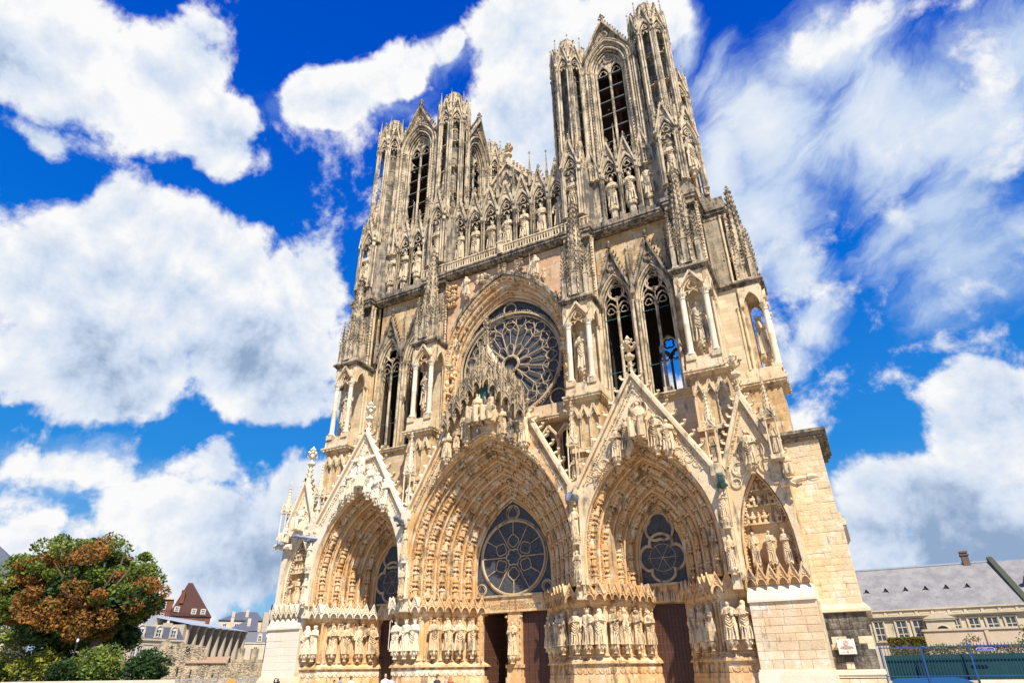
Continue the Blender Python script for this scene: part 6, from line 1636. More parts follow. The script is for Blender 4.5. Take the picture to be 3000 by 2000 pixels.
mb = MB(); mb.tube(p3(circ(14.4, 20.55, .75, 24), GY-.1), .07, 6, closed=True); mb.tube(p3(arch(13.4, 18.9, .75, .9, 5), GY-.1), .06, 5); mb.tube(p3(arch(15.6, 18.9, .75, .9, 5), GY-.1), .06, 5); obj('halo_ring', mb, M['cream'], gR)

# ---- heritage plaque
pl = empty('plaque', (25.38, 1.62, 3.05), 0, 'square pinkish heritage plaque with round emblem on the sooty buttress', 'plaque')
mb = MB(); mb.box(-.52, .52, 0, .05, -.45, .45); obj('panel', mb, plain('plaque_panel', (.80, .68, .60), .5, scale=2, var=.05), pl)
PK = plain('plaque_print', (.42, .25, .22), .6)
mb = MB(); mb.sweep([(0+.145*math.cos(a), -.012, .2+.145*math.sin(a)) for a in [-PI/2+.18+(2*PI-.36)*i/24 for i in range(25)]], [(-.012, -.005), (.012, -.005), (.012, .005), (-.012, .005)])
mb.sweep([(-.03, -.012, .04), (-.02, -.012, .1), (-.09, -.012, .19), (0, -.012, .28), (.09, -.012, .19), (.02, -.012, .1), (.03, -.012, .04)], [(-.012, -.005), (.012, -.005), (.012, .005), (-.012, .005)])
mb.prism([(-.1, -.31), (-.03, -.34), (0, -.41), (.03, -.34), (.1, -.31), (.03, -.28), (0, -.21), (-.03, -.28)], -.012, -.004)
obj('emblem', mb, PK, pl)
def mtext(name, body, size, mat, parent, loc, sx=1, rot=None, align='CENTER'):
    o = text(name, body, size, mat, parent, loc, rot=rot, ext=.004, align=align, sx=sx); return o
mtext('lettering', 'PATRIMOINE MONDIAL\nCATHEDRALE NOTRE-DAME\nANCIENNE ABBAYE SAINT-REMI\nPALAIS DU TAU', .062, PK, pl, (0, -.008, -.08), sx=.95)
mtext('lettering', 'UNESCO', .05, PK, pl, (-.26, -.008, -.31)); mtext('lettering', 'REIMS', .05, PK, pl, (.26, -.008, -.31))
for x in (-.4, .35):
    for z in (-.46, .46):
        mb = MB(); mb.box(x-.03, x+.03, -.02, .42, z-.02, z+.02); obj('bracket', mb, M['iron'], pl)

# ================================================================== people
def person(loc, rz, h, top, hair, legs, label, arms='down', skin=(.55, .33, .22), long=False, bald=False, sleeve=True, camera_=False):
    t = empty('person', loc, rz, label, 'person', 'people in front of the cathedral')
    SK = plain('skin', skin, .6, var=.05)
    mb = MB(); n = 12; vs = []
    R = [(.0, .0, 0)]
    # torso, neck, head as one surface, legs and arms joined in
    prof = [(.44, .085, .07), (.50, .10, .075), (.56, .092, .068), (.62, .088, .062), (.70, .105, .068), (.77, .118, .066), (.81, .10, .055), (.835, .045, .04), (.86, .034, .036), (.875, .036, .044), (.90, .042, .052), (.935, .045, .056), (.965, .040, .050), (.99, .024, .03), (1.0, .003, .004)]
    for z, rx, ry in prof:
        for j in range(n):
            a = 2*PI*j/n; nose = .012 if (abs(z-.90) < .001 and j == 9) else 0
            vs.append((rx*math.cos(a), ry*math.sin(a)-nose, z))
    fs = [(i*n+j, i*n+(j+1) % n, (i+1)*n+(j+1) % n, (i+1)*n+j) for i in range(len(prof)-1) for j in range(n)]
    mb.add(vs, fs+[tuple(range(n-1, -1, -1))], True)
    for s_ in (-1, 1):
        mb.tube([(s_*.05, 0, .47), (s_*.055, 0, .27), (s_*.06, .01, .04)], .055, 8, N=(1, 0, 0), scales=[1.05, .75, .5]); mb.ball((s_*.06, -.03, .02), .03, .07, .02, 8, 4)
        if arms == 'down': P = [(s_*.115, 0, .79), (s_*.135, .0, .63), (s_*.13, -.04, .48)]
        elif arms == 'photo': P = [(s_*.115, 0, .79), (s_*.15, -.06, .84), (s_*.05, -.14, .97)]
        else: P = [(s_*.115, 0, .79), (s_*.14, -.01, .64), (s_*.06, -.12, .62)]
        mb.tube(P, .028, 7, N=(.3, 1, .1), scales=[1.1, .95, .65]); mb.ball(P[-1], .022, .024, .03, 7, 4)
        d = Vector(P[-1])-Vector(P[-2]); d.normalize(); q = Vector(P[-1])
        for f_ in range(4): mb.tube([tuple(q+Vector(((f_-1.5)*.009, 0, 0))), tuple(q+Vector(((f_-1.5)*.011, -.008, 0))+d*(.045+.006*(1.5-abs(f_-1.5)))), ], .005, 4, N=(0, 1, .1))
        mb.tube([tuple(q), tuple(q+Vector((-s_*.02, -.02, 0))+d*.02)], .006, 4, N=(0, 1, .1))
        mb.blob((s_*.045, .005, .918), .008, .012, .018)
    obj('body', mb, SK, t, scale=h)
    c = MB(); vs = []
    cp = [(.46, .108, .085), (.50, .112, .086), (.60, .10, .075), (.70, .116, .078), (.77, .128, .074), (.81, .108, .062), (.832, .052, .047)]
    for z, rx, ry in cp:
        for j in range(14): a = 2*PI*j/14; f = 1+.03*math.sin(3*a+z*20); vs.append((rx*f*math.cos(a), ry*f*math.sin(a), z))
    c.add(vs, [(i*14+j, i*14+(j+1) % 14, (i+1)*14+(j+1) % 14, (i+1)*14+j) for i in range(len(cp)-1) for j in range(14)], True)
    for s_ in (-1, 1):
        if arms == 'down': P = [(s_*.112, 0, .79), (s_*.135, .0, .64), (s_*.131, -.03, .51)]
        elif arms == 'photo': P = [(s_*.112, 0, .79), (s_*.148, -.06, .84), (s_*.07, -.125, .945)]
        else: P = [(s_*.112, 0, .79), (s_*.14, -.01, .65), (s_*.08, -.10, .62)]
        if not sleeve: P = P[:2]
        c.tube(P, .036, 8, N=(.3, 1, .1), scales=[1.15, 1, .8][:len(P)])
    obj('shirt', c, plain('shirt', top, .8, scale=12), t, scale=h)
    l = MB()
    for s_ in (-1, 1): l.tube([(s_*.05, 0, .50), (s_*.055, 0, .27), (s_*.06, .01, .05)], .066, 9, N=(1, 0, 0), scales=[1.05, .8, .62])
    l.lathe(0, 0, [(.09, .42), (.108, .47), (.10, .52)], 12, sy=.75); obj('trousers', l, plain('trousers', legs, .8), t, scale=h)
    if not bald:
        hm = MB(); hm.ball((0, .012, .952), .051, .058, .052, 10, 6); hm.ball((0, .03, .915), .046, .035, .05, 8, 5)
        if long:
            hm.lathe(0, .03, [(.05, .80), (.062, .86), (.058, .93), (.03, .97)], 9, sy=.7)
            for k in range(12): a = PI*k/11; hm.tube([(.05*math.cos(a), .02+.03*math.sin(a), .95), (.065*math.cos(a), .03+.035*math.sin(a), .88), (.055*math.cos(a), .035+.03*math.sin(a), .79)], .014, 5)
        obj('hair', hm, plain('hair', hair, .7, scale=30), t, scale=h)
    if camera_:
        k = MB(); k.box(-.035, .035, -.17, -.15, .96, 1.01); obj('camera_body', k, M['iron'], t, scale=h)
    return t
person((-17.4, -6, 0), .2, 1.68, (.03, .04, .07), (.35, .10, .04), (.05, .05, .06), 'person in dark clothes photographing with raised hands by the left block', 'photo', camera_=True)
person((-11.2, -6, 0), 2.8, 1.52, (.05, .06, .1), (.03, .015, .01), (.05, .05, .06), 'dark haired person with only the top of the head showing at the left', 'down')
person((-5.25, -12, 0), 2.6, 1.70, (.10, .22, .50), (.03, .02, .015), (.05, .05, .07), 'brown haired person in a bright blue top seen from behind', 'down')
person((-4.3, -12, 0), 3.0, 1.74, (.85, .87, .92), (.10, .07, .05), (.10, .11, .16), 'grey haired person in a wide white shirt seen from behind', 'down')
person((-2.6, -12, 0), 3.1, 1.62, (.5, .3, .1), (.50, .26, .07), (.1, .1, .12), 'person with curly golden hair before the dark left door edge', 'down', long=True)
person((-1.45, -12, 0), .9, 1.84, (.70, .80, .92), (.3, .2, .12), (.15, .17, .22), 'bald man in a pale blue short sleeved shirt facing right', 'fold', bald=True, sleeve=False)
person((-1.0, -12, 0), 3.4, 1.74, (.45, .50, .62), (.03, .02, .02), (.08, .09, .12), 'dark haired man in a grey shirt standing beside the bald man', 'down')
person((2.58, -12, 0), 3.0, 1.76, (.07, .045, .08), (.10, .09, .08), (.05, .05, .06), 'man in a dark plum shirt seen from behind left of the open door', 'down')
person((3.25, -12, 0), 2.2, 1.74, (.55, .40, .28), (.4, .3, .22), (.2, .17, .12), 'person in a beige jacket behind the blonde woman', 'down')
person((3.55, -12, 0), 3.7, 1.66, (.45, .02, .03), (.42, .20, .07), (.06, .06, .08), 'woman with long reddish blonde hair in a red top', 'down', long=True)

# ================================================================== surroundings
def plain_obj(name, mb, mat, label=None, cat=None, kind=None, parent=None, loc=(0, 0, 0), rz=0, group=None):
    o = obj(name, mb, mat, parent, loc, rz); return tag(o, label, cat, group, kind)
M['paving'] = stone('paving', (.50, .45, .38), (.42, .38, .32), (.25, .22, .19), stain=.2, bump=.2)
def ground_mat():
    m, nt, b = mat_base('ground'); N = nt.nodes; L = nt.links
    g = N.new('ShaderNodeNewGeometry'); n = N.new('ShaderNodeTexNoise'); n.inputs['Scale'].default_value = .3; n.inputs['Detail'].default_value = 8; L.new(g.outputs['Position'], n.inputs['Vector'])
    br = N.new('ShaderNodeTexBrick'); L.new(g.outputs['Position'], br.inputs['Vector']); br.inputs['Scale'].default_value = 1; br.inputs['Brick Width'].default_value = .8; br.inputs['Row Height'].default_value = .5; br.inputs['Mortar Size'].default_value = .01
    br.inputs['Color1'].default_value = (.50, .45, .38, 1); br.inputs['Color2'].default_value = (.43, .39, .33, 1); br.inputs['Mortar'].default_value = (.25, .22, .18, 1)
    x = N.new('ShaderNodeMixRGB'); x.blend_type = 'MULTIPLY'; x.inputs[0].default_value = .5; L.new(br.outputs['Color'], x.inputs[1]); L.new(n.outputs['Color'], x.inputs[2])
    L.new(x.outputs[0], b.inputs['Base Color']); b.inputs['Roughness'].default_value = .8; return m
mb = MB(); mb.add([(-1500, -700, 0), (1500, -700, 0), (1500, 2500, 0), (-1500, 2500, 0)], [(0, 1, 2, 3)])
plain_obj('ground', mb, plain('far_ground', (.20, .18, .15), .9, scale=.1), kind='structure')
mb = MB(); mb.add([(-44, -90, .004), (80, -90, .004), (80, 12, .004), (-44, 12, .004)], [(0, 1, 2, 3)])
plain_obj('forecourt_paving', mb, ground_mat(), kind='structure')
mb = MB(); mb.box(-60, -24.8, -6.0, 6, 0, .42); plain_obj('raised_pavement', mb, M['paving'], kind='structure')
mb = MB(); mb.box(-22, 25.5, -3.2, 4, 0, .15); mb.box(-21.6, 25.1, -2.8, 4, .15, .3); plain_obj('entrance_steps', mb, M['paving'], kind='structure')

# ---- leaves
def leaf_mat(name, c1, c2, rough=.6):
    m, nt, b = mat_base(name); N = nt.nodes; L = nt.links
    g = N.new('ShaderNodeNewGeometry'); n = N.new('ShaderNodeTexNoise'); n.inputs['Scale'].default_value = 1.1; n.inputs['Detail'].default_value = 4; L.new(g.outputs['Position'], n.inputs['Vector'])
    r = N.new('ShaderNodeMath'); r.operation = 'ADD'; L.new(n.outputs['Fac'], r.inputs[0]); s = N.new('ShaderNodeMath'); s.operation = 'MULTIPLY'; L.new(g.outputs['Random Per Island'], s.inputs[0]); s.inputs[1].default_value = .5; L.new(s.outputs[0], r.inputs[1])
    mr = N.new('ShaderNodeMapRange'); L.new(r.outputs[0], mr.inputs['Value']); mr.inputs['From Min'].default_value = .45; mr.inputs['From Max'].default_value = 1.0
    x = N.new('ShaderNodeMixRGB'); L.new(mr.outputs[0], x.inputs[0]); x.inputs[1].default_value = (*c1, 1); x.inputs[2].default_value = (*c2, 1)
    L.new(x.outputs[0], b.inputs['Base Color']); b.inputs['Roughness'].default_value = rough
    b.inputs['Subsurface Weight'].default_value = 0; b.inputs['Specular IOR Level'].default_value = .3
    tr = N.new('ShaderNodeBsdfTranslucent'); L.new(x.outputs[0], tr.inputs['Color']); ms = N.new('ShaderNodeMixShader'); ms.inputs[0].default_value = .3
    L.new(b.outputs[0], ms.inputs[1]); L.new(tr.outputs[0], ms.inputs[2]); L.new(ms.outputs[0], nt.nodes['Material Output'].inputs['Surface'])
    return m
M['leaf_brown'] = leaf_mat('brown_leaves', (.12, .10, .02), (.46, .19, .045)); M['leaf_green'] = leaf_mat('green_leaves', (.05, .11, .02), (.26, .31, .05))
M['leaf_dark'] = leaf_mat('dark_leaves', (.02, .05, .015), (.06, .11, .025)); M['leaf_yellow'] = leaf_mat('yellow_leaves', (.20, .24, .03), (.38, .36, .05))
M['bark'] = plain('bark', (.16, .12, .08), .9, scale=5, var=.4, bump=.5)
M['hedge'] = leaf_mat('hedge_leaves', (.10, .13, .02), (.28, .22, .05))
def leaf(mb, p, s, rg):
    d = Vector((rg.gauss(0, 1), rg.gauss(0, 1), rg.gauss(0, .7))).normalized(); e = d.cross(Vector((rg.gauss(0, 1), rg.gauss(0, 1), rg.gauss(0, 1)))).normalized()
    p = Vector(p); a = p-d*s*.6; b = p+e*s*.32; c = p+d*s*.6; f = p-e*s*.32
    k = len(mb.v); mb.v += [tuple(a), tuple(b), tuple(c), tuple(f)]; mb.f.append((k, k+1, k+2, k+3)); mb.sm.append(False)
def crown(center, rad, clumps, per, size, rg, crad=(.7, 1.5), lower=-.8, shell=.45):
    mb = MB(); cl = []
    while len(cl) < clumps:
        v = Vector((rg.uniform(-1, 1), rg.uniform(-1, 1), rg.uniform(lower, 1)))
        if shell < v.length < 1.0: cl.append(v)
    for v in cl:
        c = Vector((center[0]+v.x*rad[0], center[1]+v.y*rad[1], center[2]+v.z*rad[2])); r = rg.uniform(*crad)
        for k in range(per):
            q = Vector((rg.gauss(0, 1), rg.gauss(0, 1), rg.gauss(0, 1))).normalized()*r*rg.uniform(.35, 1)**.5; q.z *= .7
            leaf(mb, c+q, size*rg.uniform(.6, 1.3), rg)
    return mb, cl
def limbs(mb, base, top, r, targets, rg):
    mb.tube([base, ((base[0]+top[0])/2+.15, (base[1]+top[1])/2, (base[2]+top[2])/2), top], r, 9, N=(0, 1, 0), scales=[1.35, 1, .85])
    for t in targets:
        m_ = Vector(top).lerp(Vector(t), .5)+Vector((rg.uniform(-.6, .6), rg.uniform(-.6, .6), rg.uniform(.2, 1)))
        mb.tube([top, tuple(m_), t], r*.5, 6, N=(.2, 1, .1), scales=[1, .6, .15])
# ---- raised garden with the chestnut tree
mb = MB(); vprism(mb, [(-75, -23.6), (-6.7, -23.6), (-12.9, -19.0), (-28, -9), (-75, -9)], 0, 1.45); plain_obj('garden_bed', mb, plain('soil', (.07, .08, .03), .95, scale=3), kind='structure')
mb = MB(); mb.box(-75, -6.6, -24.3, -23.6, 0, 1.46); mb.box(-75, -6.55, -24.4, -23.5, 1.46, 1.64); plain_obj('parapet_wall', mb, M['pale'], 'low white parapet wall along the garden at the lower left', 'wall')
rg = random.Random(3)
tr = empty('chestnut_tree', (-21.7, -18.6, 1.4), 0, 'large round chestnut tree with rust brown and green leaves at the left', 'tree')
tm = MB(); tg = []
for k in range(26):
    a = rg.uniform(0, 2*PI); e = rg.uniform(-.15, 1.2); tg.append((-4.3+5.8*math.cos(a)*math.cos(e), .0+5.6*math.sin(a)*math.cos(e), 5.8+4.0*math.sin(e)))
limbs(tm, (0, 0, 0), (-1.6, 0, 3.3), .42, tg, rg); obj('trunk', tm, M['bark'], tr)
cb, cl = crown((-3.5, -.4, 5.9), (4.9, 5.2, 4.3), 105, 330, .21, rg, (.5, 1.15), lower=-.8); obj('brown_foliage', cb, M['leaf_brown'], tr, kind='stuff')
cb, cl = crown((-5.2, .0, 6.0), (6.0, 5.7, 4.7), 165, 300, .23, rg, (.5, 1.2), lower=-.7); obj('green_foliage', cb, M['leaf_green'], tr, kind='stuff')
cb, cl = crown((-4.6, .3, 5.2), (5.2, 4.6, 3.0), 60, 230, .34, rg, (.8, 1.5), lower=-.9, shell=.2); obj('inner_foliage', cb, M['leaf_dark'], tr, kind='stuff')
def bush(x, y, z0, rx, rz, mat, label, n=26, per=120, size=.2, stems=True, group='shrubs in the raised garden'):
    t = empty('garden_bush', (x, y, z0), 0, label, 'bush', group); rg = random.Random(int(x*31+y))
    b, cl = crown((0, 0, rz*.95), (rx, rx*.8, rz), n, per, size, rg, (.3*rx, .5*rx), lower=-.8, shell=.2); obj('foliage', b, M[mat], t, kind='stuff')
    s = MB()
    for k in range(6): a = PI*k/3; s.tube([(0, 0, 0), (rx*.3*math.cos(a), rx*.3*math.sin(a), rz*.7), (rx*.6*math.cos(a), rx*.5*math.sin(a), rz*1.3)], .05, 5, N=(.1, 1, .1), scales=[1, .7, .3])
    obj('stems', s, M['bark'], t)
bush(-29.5, -21, 1.4, 2.3, 1.25, 'leaf_yellow', 'yellow green shrub at the lower left edge of the garden', n=22, per=90)
bush(-24.8, -21, 1.4, 2.0, 1.1, 'leaf_yellow', 'thin yellowish shrub left of the street lamp', n=18, per=90)
bush(-21.5, -20.5, 1.4, 1.5, .8, 'leaf_dark', 'low dark shrub in front of the chestnut left side')
bush(-17.6, -21, 1.6, 1.7, .95, 'leaf_green', 'bright green bush just right of the street lamp')
bush(-14.4, -20, 1.4, 1.35, 1.0, 'leaf_dark', 'upright dark green bush at the right end of the garden')
bush(-27.5, -19, 1.4, 2.6, 1.0, 'leaf_dark', 'broad dark shrub behind the yellow shrubs', n=30)
bush(-33.5, -20.5, 1.4, 2.4, 1.0, 'leaf_dark', 'dark green shrub touching the left picture edge', n=30)
# street lamp pole
t = empty('street_lamp', (-20.45, -21.3, 1.4), 0, 'slim dark lamp post standing before the chestnut tree', 'lamp post')
mb = MB(); mb.lathe(0, 0, [(.10, 0), (.07, .3), (.055, 2.2), (.05, 3.1)], 8); obj('post', mb, M['iron'], t)
mb = MB(); mb.lathe(0, 0, [(.055, 2.55), (.075, 2.6), (.075, 2.72), (.055, 2.76)], 8); obj('white_band', mb, plain('band_white', (.75, .78, .8), .4), t)
t = empty('flagpole', (-28.2, 2, 0), 0, 'tall thin black pole rising beside the left stone block', 'pole'); mb = MB(); mb.lathe(0, 0, [(.11, 0), (.09, 4), (.06, 8.5)], 8); obj('post', mb, M['iron'], t); mb = MB(); mb.lathe(0, 0, [(.13, 5.4), (.13, 5.7)], 8); obj('white_band', mb, plain('band2', (.75, .78, .8), .4), t)

# ---- building helpers, local frame: x along the front, -y towards the viewer
M['wallcream'] = stone('town_wall', (.66, .58, .44), (.58, .50, .38), (.40, .35, .28), stain=.05, bump=.1)
M['rubble'] = stone('rubble_wall', (.60, .50, .35), (.40, .33, .24), (.17, .145, .11), stain=.35, bump=.8, scale=1.6)
M['concrete'] = stone('concrete', (.55, .46, .36), (.50, .42, .33), (.3, .26, .22), stain=.0, bump=.1)
M['brick_red'] = stone('red_brick', (.27, .11, .07), (.20, .08, .05), (.12, .06, .05), stain=.1, blocks=(.5, .18), bump=.2, mortar=.8)
M['tile_red'] = plain('red_roof_tiles', (.055, .02, .016), .8, scale=5, var=.45, bump=.3, c2=(.11, .038, .027))
M['tile_old'] = plain('old_roof_tiles', (.38, .20, .12), .9, scale=5, var=.4, bump=.4, c2=(.50, .36, .24))
M['zinc'] = plain('zinc_roof', (.42, .46, .52), .45, .2, scale=2, var=.1)
M['pane'] = plain('window_pane', (.05, .06, .08), .15, spec=.6)
M['white'] = plain('white_paint', (.75, .75, .73), .5, var=.05)
M['slate_light'] = stone('sunlit_slate', (.30, .30, .31), (.22, .22, .24), (.14, .14, .16), stain=.1, bump=.25, scale=1.3, streak=.6)
def window(parent, x, z, w, h, y=0, arched=False, bars=(1, 1), frame=.06, mat='white', surround=None, name='window'):
    mb = MB(); f = frame
    mb.box(-w/2, w/2, -.06, .02, 0, f); mb.box(-w/2, w/2, -.06, .02, h-f, h); mb.box(-w/2, -w/2+f, -.06, .02, 0, h); mb.box(w/2-f, w/2, -.06, .02, 0, h)
    for i in range(bars[0]): xx = -w/2+w*(i+1)/(bars[0]+1); mb.box(xx-f/2, xx+f/2, -.055, .02, f, h-f)
    for j in range(bars[1]): zz = h*(j+1)/(bars[1]+1); mb.box(-w/2+f, w/2-f, -.05, .02, zz-f/2, zz+f/2)
    o = obj(name, mb, M[mat], parent, (x, y, z))
    p = MB(); p.box(-w/2+f*.5, w/2-f*.5, -.01, .03, f*.5, h-f*.5); obj('pane', p, M['pane'], o)
    if surround:
        s = MB(); g = surround; s.box(-w/2-g, -w/2, -.12, .03, -g*.3, h); s.box(w/2, w/2+g, -.12, .03, -g*.3, h)
        if arched: s.tube(p3(arch(0, h-.05, w/2+g*.5, w/2+g*.5, 6), -.05), g*.55, 6)
        else: s.box(-w/2-g, w/2+g, -.14, .03, h, h+g)
        s.box(-w/2-g*1.2, w/2+g*1.2, -.18, .03, -g*.8, -g*.3); obj('surround', s, M['wallcream'], o)
        if arched: a = MB(); a.prism(arch(0, h-.02, w/2, w/2, 5), -.03, .03); obj('shutter_head', a, M['white'], o)
    return o
def hip(mb, x0, x1, y0, y1, z0, z1, rx0, rx1, ry=None):
    ry = (y0+y1)/2 if ry is None else ry
    mb.add([(x0, y0, z0), (x1, y0, z0), (x1, y1, z0), (x0, y1, z0), (rx0, ry, z1), (rx1, ry, z1)], [(0, 1, 5, 4), (1, 2, 5), (2, 3, 4, 5), (3, 0, 4), (0, 3, 2, 1)])
# ruin with the tourist office lettering
rb = empty('stone_ruin', (-41.8, -2, 0), 1.0589, 'sunlit rubble stone ruin with jagged top and metal lettering', 'building')
mb = MB(); mb.prism([(-.2, 0), (.45, 1.5), (.84, 2.44), (1.1, 3.2), (1.39, 4.07), (1.47, 5.2), (1.9, 5.5), (2.45, 5.45), (2.3, 5.2), (2.9, 5.1), (3.66, 5.29), (3.96, 5.05), (4.4, 5.1), (5.21, 5.0), (5.5, 4.8), (5.68, 4.5), (6.0, 4.2), (6.25, 3.8), (6.3, 0)], 0, .7); obj('ruined_wall', mb, M['rubble'], rb)
mb = MB(); mb.box(4.1, 12.6, -.25, .4, 0, 3.25); mb.box(8.9, 12.6, -.1, .6, 3.25, 3.6); mb.box(9.5, 10.2, -.15, .5, 3.3, 4.75); mb.box(10.95, 11.7, -.15, .5, 3.3, 4.7); obj('low_wall', mb, M['rubble'], rb)
mb = MB(); mb.add([(4.15, -.45, 3.3), (8.3, -.45, 3.3), (8.95, .8, 3.95), (4.5, .8, 3.8), (4.15, -.45, 3.22), (8.3, -.45, 3.22)], [(0, 1, 2, 3), (4, 5, 1, 0)]); obj('tile_coping', mb, M['tile_old'], rb)
for (a, b, w, h) in ((3.59, 2.3, .16, .5), (4.9, 1.9, .2, .7), (7.2, 1.9, .2, .7)): mb = MB(); mb.box(a-w/2, a+w/2, -.27, -.2, b-.05, b+h); obj('slit_window', mb, M['void'], rb)
for (a, b, w, h) in ((2.5, 4.65, .35, .25), (3.3, 4.65, .15, .3), (4.25, 3.95, .5, .95)): mb = MB(); mb.box(a-w/2, a+w/2, -.02, .3, b, b+h); obj('opening', mb, M['void'], rb)
RST = leaf_mat('rubble_stone', (.34, .27, .19), (.78, .68, .50), .9); lf = MB(); rg = random.Random(8)
for k in range(2600):
    x = rg.uniform(.2, 12.4); z = rg.uniform(.1, 5.2)
    if x < 1.5 and z > 1.2+(x-.4)*2.2: continue
    if x > 6.2 and z > (3.2 if x < 9 else 3.5): continue
    if z > 4.9: continue
    y = -.26 if (x > 4.15 and z < 3.2) else -.02
    lf.blob((x, y, z), rg.uniform(.06, .15), rg.uniform(.03, .07), rg.uniform(.04, .08), .4)
obj('rubble_stones', lf, RST, rb, kind='stuff')
text('lettering', 'OFFICE DE', .34, M['iron'], rb, (2.6, -.12, 3.62), ext=.03, rot=(PI/2, 0, 0), sx=.75); text('lettering', 'TOURISME', .34, M['iron'], rb, (2.6, -.12, 3.22), ext=.03, rot=(PI/2, 0, 0), sx=.75)
# mansard house
mh = empty('mansard_house', (-74.3, 14.5, 0), PI/2, 'cream town house with slate mansard roof and arched dormers', 'house', 'town houses on the left')
mb = MB(); mb.box(-1.5, 11.9, 0, 9, 0, 7.2); mb.box(-1.7, 12.1, -.25, 9, 7.2, 7.45); mb.box(-1.6, 12, -.1, 9, 6.6, 6.7); mb.box(-1.6, 12, -.1, 9, 4.2, 4.35); obj('wall', mb, M['wallcream'], mh)
mb = MB(); mb.add([(-1.6, .1, 7.45), (12, .1, 7.45), (12, 9, 7.45), (-1.6, 9, 7.45), (-.8, 1.0, 9.3), (11.2, 1.0, 9.3), (11.2, 8.1, 9.3), (-.8, 8.1, 9.3)], [(0, 1, 5, 4), (1, 2, 6, 5), (2, 3, 7, 6), (3, 0, 4, 7), (4, 5, 6, 7)]); obj('roof', mb, M['slate'], mh)
mb = MB(); mb.box(9.2, 10.3, 1.5, 2.5, 9.3, 10.0); mb.lathe(9.75, 2, [(.25, 10), (.2, 10.4)], 8); obj('chimney', mb, M['wallcream'], mh)
for x in (1.2, 4.1, 7.1, 9.75): window(mh, x, 7.75, .9, 1.1, .05, True, (1, 1), .07, surround=.22)
for x, z in ((1.0, 4.7), (3.55, 4.7), (4.55, 4.7), (7.1, 4.7), (9.9, 4.7), (1.0, 1.6), (3.6, 1.6), (4.7, 1.6), (7.2, 1.6), (9.9, 1.6)): window(mh, x, z, .75, 1.7, 0, False, (1, 3), .05, surround=.12)
# concrete building with tall fins
cb_ = empty('concrete_building', (-77.6, 29.1, 0), 1.9468, 'modern concrete building with eight tall fins and a zinc roof', 'building')
mb = MB(); mb.box(-.6, .3, .3, 12, 0, 10.1); mb.box(.0, 20.6, .9, 1.2, 9.0, 9.75); mb.box(.3, 20.4, 1.25, 1.4, 3.6, 3.95); obj('wall', mb, M['concrete'], cb_); mb = MB(); mb.box(.2, 20.2, 1.3, 12, 0, 9.6); obj('glazed_wall', mb, M['dark_fill'], cb_)
mb = MB(); mb.add([(-.4, -.5, 10.1), (20.6, -.5, 10.1), (20.6, 6, 11.3), (-.4, 6, 11.3), (-.4, -.5, 10.0), (20.6, -.5, 10.0)], [(0, 1, 2, 3), (4, 5, 1, 0)]); obj('roof', mb, M['zinc'], cb_)
for k in range(9):
    x = .5+k*2.46; mb = MB(); mb.add([(x-.22, 0, 0), (x+.22, 0, 0), (x+.22, .9, 0), (x-.22, .9, 0), (x-.22, -.1, 9.3), (x+.22, -.1, 9.3), (x+.22, 1.1, 10), (x-.22, 1.1, 10), (x-.22, -.45, 10.05), (x+.22, -.45, 10.05)], [(0, 1, 5, 4), (1, 2, 7, 6, 5)[:4], (1, 2, 6, 5), (3, 0, 4, 7), (4, 5, 9, 8), (5, 6, 9), (4, 8, 7)]); obj('fin', mb, M['concrete'], cb_)
for k in range(8):
    x = 1.73+k*2.46
    for z, h in ((.4, 3.2), (4.0, 2.9), (7.3, 1.9)): window(cb_, x, z, 1.7, h, 1.15, False, (2, 1), .06, 'iron')
mb = MB(); mb.box(-6, 15, 6, 12, 9, 11.7); obj('penthouse', mb, M['white'], cb_)
mb = MB()
for k in range(36): mb.box(-6+k*.6, -5.96+k*.6, 5.9, 5.94, 11.7, 12.6)
mb.box(-6, 15, 5.88, 5.96, 12.55, 12.62); obj('roof_railing', mb, M['iron'], cb_)
# brick house with steep pyramid roof
ph = empty('brick_house', (-130, 50, 0), .9505, 'red brick house with a steep dark red pyramid roof', 'house', 'town houses on the left')
mb = MB(); mb.box(1.5, 9.8, 0, 12, 0, 19.2); mb.box(9.8, 19, .5, 13, 0, 15.7); obj('wall', mb, M['brick_red'], ph)
mb = MB(); mb.box(1.2, 9.9, -.3, 12, 19.2, 19.7); obj('parapet', mb, M['wallcream'], ph)
mb = MB(); mb.add([(9.3, .2, 15.6), (19.2, .2, 15.5), (19.2, 13, 15.6), (9.3, 13, 15.6), (12.3, 3.5, 23.6), (13.3, 3.5, 23.6)], [(0, 1, 5, 4), (1, 2, 5), (2, 3, 4, 5), (3, 0, 4)]); obj('roof', mb, M['tile_red'], ph)
mb = MB(); mb.box(11.2, 12.1, 1.0, 2.2, 18.5, 21.6); obj('chimney', mb, M['brick_red'], ph); mb = MB(); mb.box(7.2, 8.0, 2, 3, 19.7, 20.7); obj('chimney', mb, M['brick_red'], ph)
for x, z in ((11.0, 17.0), (14.9, 16.6), (17.0, 16.6)): 
    mb = MB(); mb.box(x-.6, x+.6, .3, 2.4, z-.6, z+.7); obj('dormer', mb, M['wallcream'], ph); window(ph, x, z-.4, .8, 1.0, .28, False, (1, 1), .07)
for x, z in ((4.6, 16.9), (7.8, 16.9), (4.7, 14.4), (7.8, 14.4)): window(ph, x, z, 1.3, 1.7, 0, False, (1, 2), .1)
